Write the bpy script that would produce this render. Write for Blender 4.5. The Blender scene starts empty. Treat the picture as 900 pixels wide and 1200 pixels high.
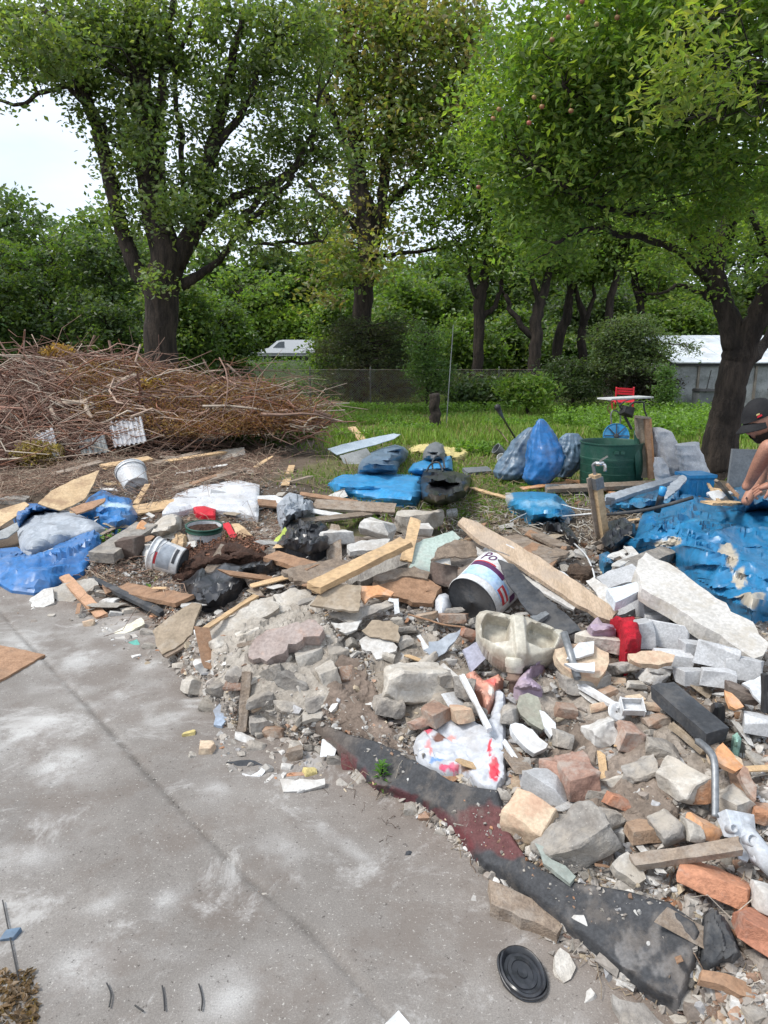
import bpy, bmesh, math, random
import numpy as np
from mathutils import Vector, Matrix
sc = bpy.context.scene
C = sc.collection
# ------------------------------------------------------------ camera
F = 832.0; CX = 450.0; CY = 600.0; CAMH = 1.6
PITCH = math.atan(182 / F)
cam_d = bpy.data.cameras.new('camera'); cam = bpy.data.objects.new('camera', cam_d); C.objects.link(cam)
cam.location = (0, 0, CAMH); cam.rotation_euler = (math.pi / 2 - PITCH, 0, 0)
cam_d.sensor_fit = 'VERTICAL'; cam_d.sensor_height = 36; cam_d.lens = F / 1200 * 36
cam_d.clip_start = 0.05; cam_d.clip_end = 2000
sc.camera = cam
# ------------------------------------------------------------ world, sun, exposure
SUN_EL = math.radians(55); SUN_AZ = math.radians(-105)      # azimuth measured from +Y towards +X
w = bpy.data.worlds.new("World"); sc.world = w; w.use_nodes = True
nt = w.node_tree; nt.nodes.clear()
out = nt.nodes.new('ShaderNodeOutputWorld'); bg = nt.nodes.new('ShaderNodeBackground')
sky = nt.nodes.new('ShaderNodeTexSky'); sky.sky_type = 'NISHITA'; sky.sun_disc = False
sky.sun_elevation = SUN_EL; sky.sun_rotation = SUN_AZ; sky.air_density = 1.0; sky.dust_density = 3.0
tc = nt.nodes.new('ShaderNodeTexCoord'); mp = nt.nodes.new('ShaderNodeMapping'); mp.inputs['Scale'].default_value = (1.2, 1.2, 3.0)
cn = nt.nodes.new('ShaderNodeTexNoise'); cn.inputs['Scale'].default_value = 2.2; cn.inputs['Detail'].default_value = 7
cr = nt.nodes.new('ShaderNodeValToRGB'); cr.color_ramp.elements[0].position = 0.28; cr.color_ramp.elements[1].position = 0.62
cr.color_ramp.elements[0].color = (0.45, 0.45, 0.45, 1)
cm = nt.nodes.new('ShaderNodeMixRGB'); cm.inputs[2].default_value = (5.3, 5.85, 6.6, 1)   # lit cloud layer
nt.links.new(tc.outputs['Generated'], mp.inputs[0]); nt.links.new(mp.outputs[0], cn.inputs['Vector'])
nt.links.new(cn.outputs['Fac'], cr.inputs[0]); nt.links.new(cr.outputs[0], cm.inputs[0]); nt.links.new(sky.outputs[0], cm.inputs[1])
nt.links.new(cm.outputs[0], bg.inputs[0]); bg.inputs[1].default_value = 0.13; nt.links.new(bg.outputs[0], out.inputs[0])
sd = bpy.data.lights.new('sun', 'SUN'); sun = bpy.data.objects.new('sun', sd); C.objects.link(sun)
sd.energy = 2.1; sd.angle = math.radians(14); sd.color = (1.0, 0.965, 0.9)
sdir = Vector((math.sin(SUN_AZ) * math.cos(SUN_EL), math.cos(SUN_AZ) * math.cos(SUN_EL), math.sin(SUN_EL)))
sun.rotation_euler = sdir.to_track_quat('Z', 'Y').to_euler()
sun.location = (0, 0, 30)
sc.view_settings.view_transform = 'Standard'; sc.view_settings.look = 'None'
sc.view_settings.exposure = 0.72; sc.view_settings.gamma = 1; sc.view_settings.use_curve_mapping = False
sc.render.engine = 'CYCLES'
sc.cycles.max_bounces = 8; sc.cycles.transparent_max_bounces = 8
# ------------------------------------------------------------ numpy noise
def _h(ix, iy, iz, seed):
 with np.errstate(over='ignore'):
  n = (ix.astype(np.int64) * 374761393 + iy.astype(np.int64) * 668265263 + iz.astype(np.int64) * 2147483647 // 7 + seed * 974634777) & 0xffffffff
  n = ((n ^ (n >> 13)) * 1274126177) & 0xffffffff
  n = ((n ^ (n >> 16)) * 2246822519) & 0xffffffff
  return ((n ^ (n >> 15)) & 0xffffff) / float(0xffffff)
def vn(x, y, z=0.0, seed=0):
 x = np.asarray(x, float); y = np.asarray(y, float); z = np.asarray(z, float) + 0 * x
 ix = np.floor(x); iy = np.floor(y); iz = np.floor(z)
 fx = x - ix; fy = y - iy; fz = z - iz
 fx = fx * fx * (3 - 2 * fx); fy = fy * fy * (3 - 2 * fy); fz = fz * fz * (3 - 2 * fz)
 r = 0
 for a in (0, 1):
  for b in (0, 1):
   for c in (0, 1):
    wt = (fx if a else 1 - fx) * (fy if b else 1 - fy) * (fz if c else 1 - fz)
    r = r + wt * _h(ix + a, iy + b, iz + c, seed)
 return r * 2 - 1
def fbm(x, y, z=0.0, o=4, seed=0, lac=2.03, gain=0.5):
 r = 0; a = 1; f = 1; t = 0
 for i in range(o):
  r = r + a * vn(np.asarray(x) * f, np.asarray(y) * f, np.asarray(z) * f, seed + i * 17); t += a; a *= gain; f *= lac
 return r / t
def ridge(x, y, z=0.0, o=3, seed=0):
 r = 0; a = 1; f = 1; t = 0
 for i in range(o):
  r = r + a * (1 - 2 * np.abs(vn(np.asarray(x) * f, np.asarray(y) * f, np.asarray(z) * f, seed + i * 31))); t += a; a *= .5; f *= 2.1
 return r / t
def crump(u, v, seed=0, o=2):
 """network of straight sharp creases (distance to the nearest of scattered points)"""
 r = 0; a = 1; t = 0
 for k in range(o):
  iu = np.floor(u); iv = np.floor(v); best = np.full(np.shape(u), 9.)
  for di in (-1, 0, 1):
   for dj in (-1, 0, 1):
    cx = iu + di; cy = iv + dj; z0 = np.zeros_like(cx); px = cx + _h(cx, cy, z0, seed + k * 13); py = cy + _h(cx, cy, z0 + 1, seed + k * 13)
    best = np.minimum(best, np.hypot(u - px, v - py) + .35 * _h(cx, cy, z0 + 2, seed))
  r = r + a * best; t += a; a *= .42; u = u * 2.3 + 5; v = v * 2.3 + 3
 return r / t
def smooth(t):
 t = np.clip(t, 0, 1); return t * t * (3 - 2 * t)
# ------------------------------------------------------------ pixel rays of the photograph -> points of the place
cp, sp_ = math.cos(PITCH), math.sin(PITCH)
def rays(px, py):
 px = np.asarray(px, float); py = np.asarray(py, float)
 a = (px - CX) / F; b = (CY - py) / F
 return np.stack([a, cp + b * sp_, -sp_ + b * cp], -1)
def at(px, py, Y):
 d = rays(px, py); t = Y / d[..., 1]
 return Vector((float(d[0] * t), Y, float(CAMH + d[2] * t)))
def onz(px, py, z=0.0):
 d = rays(px, py); t = (z - CAMH) / d[..., 2]
 return np.stack([d[..., 0] * t, d[..., 1] * t, z + 0 * t], -1)
def inpoly(x, y, poly):
 x = np.asarray(x, float); y = np.asarray(y, float); r = np.zeros(x.shape, bool); n = len(poly)
 for i in range(n):
  x0, y0 = poly[i][0], poly[i][1]; x1, y1 = poly[(i + 1) % n][0], poly[(i + 1) % n][1]
  if y0 == y1: continue
  c = ((y0 > y) != (y1 > y)) & (x < (x1 - x0) * (y - y0) / (y1 - y0) + x0)
  r ^= c
 return r
def pdist(x, y, poly, closed=True, near=False):
 x = np.asarray(x, float); y = np.asarray(y, float); best = np.full(x.shape, 1e9); nx = x.copy(); ny = y.copy(); n = len(poly)
 for i in range(n if closed else n - 1):
  x0, y0 = poly[i][0], poly[i][1]; x1, y1 = poly[(i + 1) % n][0], poly[(i + 1) % n][1]
  dx, dy = x1 - x0, y1 - y0; L = dx * dx + dy * dy + 1e-12
  t = np.clip(((x - x0) * dx + (y - y0) * dy) / L, 0, 1)
  qx = x0 + t * dx; qy = y0 + t * dy
  d = np.hypot(x - qx, y - qy); m = d < best
  best = np.where(m, d, best); nx = np.where(m, qx, nx); ny = np.where(m, qy, ny)
 return (best, nx, ny) if near else best
def sdist(x, y, poly):
 return pdist(x, y, poly) * np.where(inpoly(x, y, poly), 1, -1)
# ------------------------------------------------------------ terrain
def wpoly(px, z=0.0):
 return [tuple(onz(a, b, z)[:2]) for a, b in px]
MOUND = wpoly([(165, 705), (215, 800), (262, 850), (330, 862), (380, 880), (455, 925), (555, 1010), (625, 1090), (700, 1130), (790, 1190), (900, 1290), (1300, 1290), (1300, 600), (900, 580), (780, 600), (700, 632), (560, 640), (430, 645), (330, 622), (250, 655)])
MOUND2 = wpoly([(0, 560), (0, 690), (80, 700), (200, 690), (300, 650), (420, 590), (400, 560), (250, 540), (100, 530)])
BRUSH = wpoly([(-400, 570), (60, 560), (200, 540), (380, 520), (370, 490), (200, 485), (-400, 490)])
def mound_h(x, y):
 s = sdist(x, y, MOUND)
 h = 0.13 * smooth((s + 0.02) / 0.13) + 0.22 * smooth(s / 1.3)
 h = h + np.where(s > 0, 1, 0) * smooth(s / .25) * (0.07 * fbm(x * 2.1, y * 2.1, 0, 3, 5) + 0.035 * fbm(x * 7, y * 7, 0, 3, 9))
 c = onz(330, 745, .35)
 h = h + 0.10 * np.exp(-(((x - c[0]) / .42) ** 2 + ((y - c[1]) / .5) ** 2)) * (s > 0)
 return h, s
def base_h(x, y):
 x = np.asarray(x, float); y = np.asarray(y, float)
 s2 = sdist(x, y, MOUND2)
 h = 0.12 * smooth(s2 / 0.8) + np.where(s2 > 0, smooth(s2 / .3), 0) * 0.04 * fbm(x * 3, y * 3, 0, 3, 77)
 h = h + 0.04 * fbm(x * .7, y * .7, 0, 3, 3) * smooth((y - 6.2) / 2) * smooth((40 - y) / 10)
 h = h + 1.2 * smooth((y - 30) / 16) + 2.5 * smooth((y - 92) / 60)
 return h
def G_exact(x, y):
 m, s = mound_h(x, y)
 return base_h(x, y) + np.where(s > -.03, m, 0)
_gx0, _gy0, _gs = -9.0, .6, .025; _gnx, _gny = 761, 580
_GT = np.concatenate([G_exact(*np.meshgrid(_gx0 + np.arange(_gnx) * _gs, _gy0 + np.arange(j, min(j + 60, _gny)) * _gs)) for j in range(0, _gny, 60)])
def G(x, y):
 x = np.asarray(x, float); y = np.asarray(y, float); u = (x - _gx0) / _gs; v = (y - _gy0) / _gs
 inside = (u > 0) & (u < _gnx - 1.01) & (v > 0) & (v < _gny - 1.01); uc = np.clip(u, 0, _gnx - 1.01); vc = np.clip(v, 0, _gny - 1.01)
 i = uc.astype(int); j = vc.astype(int); fu = uc - i; fv = vc - j
 r = (_GT[j, i] * (1 - fu) + _GT[j, i + 1] * fu) * (1 - fv) + (_GT[j + 1, i] * (1 - fu) + _GT[j + 1, i + 1] * fu) * fv
 if not inside.all(): r = np.where(inside, r, base_h(x, y))
 return r
def on(px, py, dz=0.0):
 """points where the rays through these pixels meet the terrain raised by dz"""
 px = np.asarray(px, float); py = np.asarray(py, float)
 d = rays(px, py); dz = np.asarray(dz, float) + 0 * px
 t0 = np.full(px.shape, 0.9); hit = np.zeros(px.shape, bool); t1 = t0.copy(); t = t0.copy()
 for k in range(220):
  tn = t * 1.022
  z = CAMH + d[..., 2] * tn
  g = G(d[..., 0] * tn, d[..., 1] * tn) + dz
  new = (z < g) & ~hit
  t1 = np.where(new, tn, t1); t0 = np.where(new, t, t0); hit |= new
  t = np.where(hit, t, tn)
  if hit.all(): break
 t1 = np.where(hit, t1, t); t0 = np.where(hit, t0, t)
 for k in range(12):
  tm = (t0 + t1) / 2
  b = CAMH + d[..., 2] * tm < G(d[..., 0] * tm, d[..., 1] * tm) + dz
  t1 = np.where(b, tm, t1); t0 = np.where(b, t0, tm)
 return np.stack([d[..., 0] * t1, d[..., 1] * t1, CAMH + d[..., 2] * t1], -1)
def scale_at(p):
 """pixels of the photograph per metre at point p"""
 z = p[1] * cp - (p[2] - CAMH) * sp_
 return F / z
# ------------------------------------------------------------ meshes, objects, tags
def raw_mesh(name, V, Fc, col=None, smooth_=False):
 V = np.asarray(V, np.float32); me = bpy.data.meshes.new(name)
 if isinstance(Fc, np.ndarray):
  nf, k = Fc.shape; flat = Fc.ravel().astype(np.int32); st = np.arange(0, nf * k, k, dtype=np.int32); tot = np.full(nf, k, np.int32)
 else:
  nf = len(Fc); tot = np.array([len(f) for f in Fc], np.int32); st = np.concatenate([[0], np.cumsum(tot)[:-1]]).astype(np.int32)
  flat = np.array([i for f in Fc for i in f], np.int32)
 me.vertices.add(len(V)); me.vertices.foreach_set('co', V.ravel())
 me.loops.add(len(flat)); me.loops.foreach_set('vertex_index', flat)
 me.polygons.add(nf); me.polygons.foreach_set('loop_start', st); me.polygons.foreach_set('loop_total', tot)
 me.polygons.foreach_set('use_smooth', np.full(nf, bool(smooth_)))
 if col is not None:
  ca = me.color_attributes.new('Col', 'FLOAT_COLOR', 'POINT')
  cc = np.ones((len(V), 4), np.float32); cc[:, :3] = col; ca.data.foreach_set('color', cc.ravel())
 me.update(calc_edges=True); me.validate()
 return me
def tag(o, label=None, cat=None, group=None, kind=None):
 if label: o['label'] = label
 if cat: o['category'] = cat
 if group: o['group'] = group
 if kind: o['kind'] = kind
 return o
def wloc(o):
 p = Vector(o.location)
 while o.parent: o = o.parent; p = p + Vector(o.location)
 return p
def obj(name, V, Fc, mat, parent=None, col=None, sm=False, origin=None):
 """one mesh object from world-space vertices, its origin at its base"""
 V = np.array(V, dtype=float)
 if origin is None:
  lo = V.min(0); hi = V.max(0); origin = ((lo[0] + hi[0]) / 2, (lo[1] + hi[1]) / 2, lo[2])
 me = raw_mesh(name, V - np.array(origin), Fc, col, sm)
 me.materials.append(mat)
 o = bpy.data.objects.new(name, me); C.objects.link(o)
 if parent is not None:
  o.parent = parent; o.location = Vector(origin) - wloc(parent)
 else: o.location = origin
 return o
def thing(name, label, cat, loc=(0, 0, 0), group=None):
 o = bpy.data.objects.new(name, None); C.objects.link(o); o.location = loc; o.empty_display_size = .1
 return tag(o, label, cat, group)
def rotm(yaw=0, pitch=0, roll=0):
 return np.array(Matrix.Rotation(math.radians(yaw), 3, 'Z') @ Matrix.Rotation(math.radians(pitch), 3, 'X') @ Matrix.Rotation(math.radians(roll), 3, 'Y'))
class MB:
 def __init__(s): s.v = []; s.f = []; s.n = 0
 def add(s, V, Fs):
  V = np.asarray(V, float); s.v.append(V); s.f += [tuple(int(i) + s.n for i in f) for f in Fs]; s.n += len(V); return s
 def box(s, c, sz, R=None, taper=1.0):
  x, y, z = [a / 2 for a in sz]
  V = np.array([(-x, -y, -z), (x, -y, -z), (x, y, -z), (-x, y, -z), (-x * taper, -y * taper, z), (x * taper, -y * taper, z), (x * taper, y * taper, z), (-x * taper, y * taper, z)])
  if R is not None: V = V @ np.array(R).T
  return s.add(V + np.array(c), [(0, 3, 2, 1), (4, 5, 6, 7), (0, 1, 5, 4), (1, 2, 6, 5), (2, 3, 7, 6), (3, 0, 4, 7)])
 def bar(s, a, b, w_, h_, up=(0, 0, 1)):
  a = Vector(a); b = Vector(b); d = (b - a).normalized(); u = Vector(up); sx = d.cross(u).normalized(); u = sx.cross(d)
  R = np.array([sx, d, u]).T
  return s.box((a + b) / 2, (w_, (b - a).length, h_), R)
 def tube(s, pts, rad, n=8, cap=True):
  pts = [Vector(p) for p in pts]; m = len(pts)
  if not hasattr(rad, '__len__'): rad = [rad] * m
  u = None; V = []
  for i, p in enumerate(pts):
   d = (pts[min(i + 1, m - 1)] - pts[max(i - 1, 0)]).normalized()
   if u is None: u = d.orthogonal().normalized()
   else:
    u = u - d * u.dot(d); u = u.normalized() if u.length > 1e-6 else d.orthogonal().normalized()
   b = d.cross(u)
   for k in range(n):
    t = 2 * math.pi * k / n; V.append(p + (u * math.cos(t) + b * math.sin(t)) * rad[i])
  Fs = [(i * n + k, i * n + (k + 1) % n, (i + 1) * n + (k + 1) % n, (i + 1) * n + k) for i in range(m - 1) for k in range(n)]
  if cap: Fs += [tuple(reversed(range(n))), tuple((m - 1) * n + k for k in range(n))]
  return s.add(V, Fs)
 def lathe(s, prof, c=(0, 0, 0), R=None, n=32, capb=True, capt=True):
  V = [(r * math.cos(2 * math.pi * k / n), r * math.sin(2 * math.pi * k / n), z) for r, z in prof for k in range(n)]
  V = np.array(V)
  if R is not None: V = V @ np.array(R).T
  V = V + np.array(c); m = len(prof)
  Fs = [(i * n + k, i * n + (k + 1) % n, (i + 1) * n + (k + 1) % n, (i + 1) * n + k) for i in range(m - 1) for k in range(n)]
  if capb: Fs.append(tuple(reversed(range(n))))
  if capt: Fs.append(tuple((m - 1) * n + k for k in range(n)))
  return s.add(V, Fs)
 def build(s, name, mat, parent=None, sm=False, origin=None):
  return obj(name, np.concatenate(s.v), s.f, mat, parent, None, sm, origin)
def autosmooth(o, ang=40, _=0):
 me = o.data
 me.polygons.foreach_set('use_smooth', np.ones(len(me.polygons), bool))
 bm = bmesh.new(); bm.from_mesh(me)
 a = math.radians(ang)
 for e in bm.edges:
  if len(e.link_faces) == 2 and e.calc_face_angle(0) > a: e.smooth = False
 bm.to_mesh(me); bm.free(); return o
def frame_of(axis, hint=(0, 0, 1)):
 z = Vector(axis).normalized(); x = Vector(hint).cross(z)
 if x.length < 1e-4: x = Vector((1, 0, 0))
 x.normalize(); y = z.cross(x)
 return np.array([x, y, z]).T            # columns
# ------------------------------------------------------------ materials
def N(t, kind, **kw):
 n = t.nodes.new(kind)
 for k, v in kw.items():
  if k in n.inputs: n.inputs[k].default_value = v
  else: setattr(n, k, v)
 return n
def mixc(t, fac, a, b, mode='MIX'):
 n = t.nodes.new('ShaderNodeMixRGB'); n.blend_type = mode
 for i, v in enumerate((fac, a, b)):
  if hasattr(v, 'links') or isinstance(v, bpy.types.NodeSocket): t.links.new(v, n.inputs[i])
  elif i == 0: n.inputs[0].default_value = v
  else: n.inputs[i].default_value = (*v, 1) if len(v) == 3 else v
 return n.outputs[0]
def ramp(t, sock, lo, hi):
 n = t.nodes.new('ShaderNodeMapRange'); t.links.new(sock, n.inputs[0]); n.inputs[1].default_value = lo; n.inputs[2].default_value = hi; n.interpolation_type = 'SMOOTHSTEP'
 return n.outputs[0]
MATS = {}
def mat(name, c1, c2=None, scale=6.0, rough=0.85, bump=0.25, bs=60.0, attr=False, rnd=0.0, dirt=None, dirt_amt=0.4, ds=9.0, stretch=None,
  spec=0.3, metal=0.0, transl=0.0, speck=None, speck_amt=.25, alpha=None, coat=0.0, bd=0.01, hue=0.0, bloom=0):
 if name in MATS: return MATS[name]
 m = bpy.data.materials.new(name); m.use_nodes = True; t = m.node_tree; P = t.nodes['Principled BSDF']; L = t.links
 tcn = N(t, 'ShaderNodeTexCoord'); vec = tcn.outputs['Object']
 oi = N(t, 'ShaderNodeObjectInfo')
 add = t.nodes.new('ShaderNodeVectorMath'); add.operation = 'MULTIPLY_ADD'
 L.new(oi.outputs['Random'], add.inputs[0]); add.inputs[1].default_value = (13, 7, 5); L.new(vec, add.inputs[2]); vec = add.outputs[0]
 if stretch:
  mpn = N(t, 'ShaderNodeMapping'); mpn.inputs['Scale'].default_value = stretch; L.new(vec, mpn.inputs[0]); svec = mpn.outputs[0]
 else: svec = vec
 n1 = N(t, 'ShaderNodeTexNoise', Scale=scale, Detail=5.0, Roughness=.6); L.new(svec, n1.inputs['Vector'])
 c2 = c2 or tuple(a * .72 for a in c1)
 col = mixc(t, ramp(t, n1.outputs['Fac'], .35, .65), c1, c2)
 if attr:
  an = N(t, 'ShaderNodeAttribute'); an.attribute_name = 'Col'; col = mixc(t, 1.0, col, an.outputs['Color'], 'MULTIPLY')
 n2 = N(t, 'ShaderNodeTexNoise', Scale=bs, Detail=4.0, Roughness=.65); L.new(svec, n2.inputs['Vector'])
 g = mixc(t, ramp(t, n2.outputs['Fac'], .3, .7), (.8, .8, .8), (1.12, 1.12, 1.12)); col = mixc(t, 1.0, col, g, 'MULTIPLY')
 if dirt:
  n3 = N(t, 'ShaderNodeTexNoise', Scale=ds, Detail=8.0, Roughness=.7); L.new(vec, n3.inputs['Vector'])
  mm = t.nodes.new('ShaderNodeMath'); mm.operation = 'MULTIPLY'; L.new(ramp(t, n3.outputs['Fac'], .46, .62), mm.inputs[0]); mm.inputs[1].default_value = dirt_amt
  col = mixc(t, mm.outputs[0], col, dirt)
 if bloom:
  n5 = N(t, 'ShaderNodeTexNoise', Scale=95.0, Detail=3.0, Roughness=.8); L.new(vec, n5.inputs['Vector']); col = mixc(t, ramp(t, n5.outputs['Fac'], .60, .70), col, (.42, .40, .37))
  n6 = N(t, 'ShaderNodeTexNoise', Scale=60.0, Detail=4.0, Roughness=.8); L.new(vec, n6.inputs['Vector']); col = mixc(t, ramp(t, n6.outputs['Fac'], .40, .30), col, (.07, .06, .055))
  n4 = N(t, 'ShaderNodeTexNoise', Scale=2.6, Detail=13.0, Roughness=.78, Distortion=.6); L.new(vec, n4.inputs['Vector'])
  mm = t.nodes.new('ShaderNodeMath'); mm.operation = 'MULTIPLY'; L.new(ramp(t, n4.outputs['Fac'], .52, .66), mm.inputs[0]); mm.inputs[1].default_value = bloom
  col = mixc(t, mm.outputs[0], col, (.52, .51, .495))
 if speck:
  v = N(t, 'ShaderNodeTexVoronoi', Scale=bs * .8); L.new(vec, v.inputs['Vector'])
  mm = t.nodes.new('ShaderNodeMath'); mm.operation = 'LESS_THAN'; L.new(v.outputs['Distance'], mm.inputs[0]); mm.inputs[1].default_value = speck_amt
  col = mixc(t, mm.outputs[0], col, speck)
 if rnd or hue:
  hs = N(t, 'ShaderNodeHueSaturation'); L.new(col, hs.inputs['Color'])
  mr = t.nodes.new('ShaderNodeMapRange'); L.new(oi.outputs['Random'], mr.inputs[0]); mr.inputs[3].default_value = 1 - rnd; mr.inputs[4].default_value = 1 + rnd; L.new(mr.outputs[0], hs.inputs['Value'])
  if hue:
   mh = t.nodes.new('ShaderNodeMath'); mh.operation = 'MULTIPLY_ADD';
   fr = t.nodes.new('ShaderNodeMath'); fr.operation = 'FRACT'; f2 = t.nodes.new('ShaderNodeMath'); f2.operation = 'MULTIPLY'; L.new(oi.outputs['Random'], f2.inputs[0]); f2.inputs[1].default_value = 7.13; L.new(f2.outputs[0], fr.inputs[0])
   L.new(fr.outputs[0], mh.inputs[0]); mh.inputs[1].default_value = hue; mh.inputs[2].default_value = .5 - hue / 2; L.new(mh.outputs[0], hs.inputs['Hue'])
  col = hs.outputs[0]
 L.new(col, P.inputs['Base Color']); P.inputs['Roughness'].default_value = rough; P.inputs['Metallic'].default_value = metal
 P.inputs['Specular IOR Level'].default_value = spec; P.inputs['Coat Weight'].default_value = coat
 if bump:
  b = N(t, 'ShaderNodeBump', Strength=bump, Distance=bd); L.new(n2.outputs['Fac'], b.inputs['Height']); L.new(b.outputs[0], P.inputs['Normal'])
 if alpha is not None: P.inputs['Alpha'].default_value = alpha
 if transl:
  tr = N(t, 'ShaderNodeBsdfTranslucent'); L.new(mixc(t, 1.0, col, (1.4, 1.5, .5), 'MULTIPLY'), tr.inputs[0])
  mx = N(t, 'ShaderNodeMixShader'); mx.inputs[0].default_value = transl
  L.new(P.outputs[0], mx.inputs[1]); L.new(tr.outputs[0], mx.inputs[2]); L.new(mx.outputs[0], t.nodes['Material Output'].inputs[0])
 MATS[name] = m; return m
M = {}
M['leaf'] = mat('leaf', (1, 1, 1), (.8, .85, .7), scale=3, rough=.42, bump=0, attr=True, transl=.5, spec=.5)
M['bark'] = mat('bark', (.06, .046, .037), (.025, .02, .017), scale=9, rough=.95, bump=1.0, bs=30, stretch=(1, 1, .22), bd=.05)
M['bark_grey'] = mat('bark_grey', (.16, .14, .12), (.08, .065, .055), scale=9, rough=.95, bump=.8, bs=30, stretch=(1, 1, .25), bd=.03)
M['grass'] = mat('grass', (1, 1, 1), (.85, .9, .7), scale=1.5, rough=.6, bump=0, attr=True, transl=.3)
M['twig'] = mat('twig', (1, 1, 1), (.7, .7, .7), scale=5, rough=.9, bump=0, attr=True)
M['rubble'] = mat('rubble', (1, 1, 1), (.82, .8, .78), scale=14, rough=.92, bump=.6, bs=90, attr=True, bd=.004)
M['soil'] = mat('soil', (1, 1, 1), (.74, .72, .7), scale=5, rough=.95, bump=.9, bs=70, attr=True, bd=.012)
# ============================================================ ground
def tensor(xs, ys, zf):
 X, Y = np.meshgrid(xs, ys); Z = zf(X, Y)
 V = np.stack([X.ravel(), Y.ravel(), Z.ravel()], 1); nx = len(xs); ny = len(ys)
 i = np.arange(nx - 1)[None, :] + np.arange(ny - 1)[:, None] * nx
 Fq = np.stack([i, i + 1, i + nx + 1, i + nx], -1).reshape(-1, 4)
 return V, Fq, X.ravel(), Y.ravel()
def seg(*a):
 r = []
 for lo, hi, st in a: r += list(np.arange(lo, hi, st))
 return np.array(r + [a[-1][1]])
xs = seg((-600, -60, 20), (-60, -12, 1.0), (-12, -5, .14), (-5, 5, .05), (5, 12, .14), (12, 60, 1.0), (60, 600, 20))
ys = seg((-20, 0, 2), (0, 1, .2), (1, 9, .05), (9, 24, .11), (24, 80, .6), (80, 900, 20))
def ground_z(x, y):
 s = sdist(x, y, MOUND)
 return base_h(x, y) + 0.012 * fbm(x * 6, y * 6, 0, 3, 50) * smooth((y - 4.5) / 1.5) - np.where(s > .05, .03, 0) - .004
V, Fq, X, Y = tensor(xs, ys, ground_z)
LAWN = wpoly([(400, 640), (345, 560), (395, 512), (300, 505), (-3000, 470), (-3000, 432), (4000, 432), (4000, 478), (900, 520), (830, 560), (690, 590), (600, 600), (560, 640), (480, 600)])
ls = sdist(X, Y, LAWN)
k = smooth((ls + .9 * fbm(X * 1.3, Y * 1.3, 0, 4, 8) + .25) / .6)[:, None]
br = np.clip(.5 + .5 * fbm(X * .9, Y * .9, 0, 4, 21), 0, 1)[:, None]
dirt = (1 - br) * np.array((.085, .062, .045)) + br * np.array((.19, .15, .115))
green = (1 - br) * np.array((.07, .09, .03)) + br * np.array((.19, .17, .075))
col = dirt * (1 - k) + green * k
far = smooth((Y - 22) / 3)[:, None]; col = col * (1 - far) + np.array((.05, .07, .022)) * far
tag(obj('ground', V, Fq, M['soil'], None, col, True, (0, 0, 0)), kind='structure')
# concrete yard slab, cast in two bays with a gritty joint between them
JOINT = wpoly([(-60, 640), (20, 742), (105, 832), (170, 905), (232, 972), (300, 1040), (380, 1110), (470, 1215)])
SLAB = [(-9, .3), (3.5, .3), (3.5, 1.3)] + wpoly([(900, 1300), (760, 1130), (690, 1075), (600, 1010), (520, 945), (440, 890), (370, 850), (290, 800), (230, 760), (190, 728), (150, 708), (60, 688), (-60, 684), (-600, 690)]) + [(-9, 4.6)]
def slab_fields(x, y):
 jd = pdist(x, y, JOINT, False) + .006 * fbm(x * 9, y * 9, 0, 3, 4)
 es = sdist(x, y, SLAB) + .05 * fbm(x * 4, y * 4, 0, 4, 14)
 return jd, es
def slab_z(x, y):
 jd, es = slab_fields(x, y)
 return .012 + .004 * fbm(x * 3, y * 3, 0, 3, 60) + .0012 * fbm(x * 40, y * 40, 0, 2, 61) - .012 * np.exp(-(jd / .008) ** 2) * (y > .6) - .05 * smooth((.01 - es) / .04)
sx = seg((-9, -3, .06), (-3, 1.6, .0135), (1.6, 3.5, .08)); sy = seg((.3, 1.2, .06), (1.2, 4.9, .0135))
V, Fq, X, Y = tensor(sx, sy, slab_z)
jd, es = slab_fields(X, Y)
keep = (es > -.05); fm = keep[Fq].all(1); Fq = Fq[fm]
used = np.unique(Fq); remap = -np.ones(len(V), int); remap[used] = np.arange(len(used)); V = V[used]; Fq = remap[Fq]; X = X[used]; Y = Y[used]; jd = jd[used]; es = es[used]
b1 = np.clip(.5 + .9 * fbm(X * 1.1, Y * 1.1, 0, 5, 33), 0, 1)[:, None]; b2 = np.clip(.5 + .9 * fbm(X * 2.7 + 9, Y * 2.7, 0, 5, 39), 0, 1)[:, None]
col = np.array((.160, .146, .134)) * (1 - b1) + np.array((.285, .264, .243)) * b1
ed = smooth((.5 - es) / .5)[:, None] * (.35 + .65 * b2)                      # brown dust blown off the heap
col = col * (1 - .85 * ed) + np.array((.215, .165, .132)) * .85 * ed
wv = ridge(X * 1.5 + .7 * fbm(X * 2, Y * 2, 0, 3, 71), Y * 3.4, 0, 3, 70)      # lime bloom in curls and streaks
near_l = smooth((.6 - X - 0) / 1.2) * smooth((Y - 1.6) / .8)
bl = (smooth((wv - .42) / .35) * smooth((fbm(X * 1.7, Y * 1.7, 0, 3, 72) - .0) / .35) * (.25 + .75 * near_l))[:, None]
lp = wpoly([(362, 958), (400, 990), (448, 1030)]); bl = np.maximum(bl, (.75 * np.clip(.45 + 1.2 * fbm(X * 9, Y * 9, 0, 3, 78), 0, 1) * np.exp(-((pdist(X, Y, lp, False) + .02 * fbm(X * 14, Y * 14, 0, 3, 75)) / .022) ** 2))[:, None])
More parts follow.
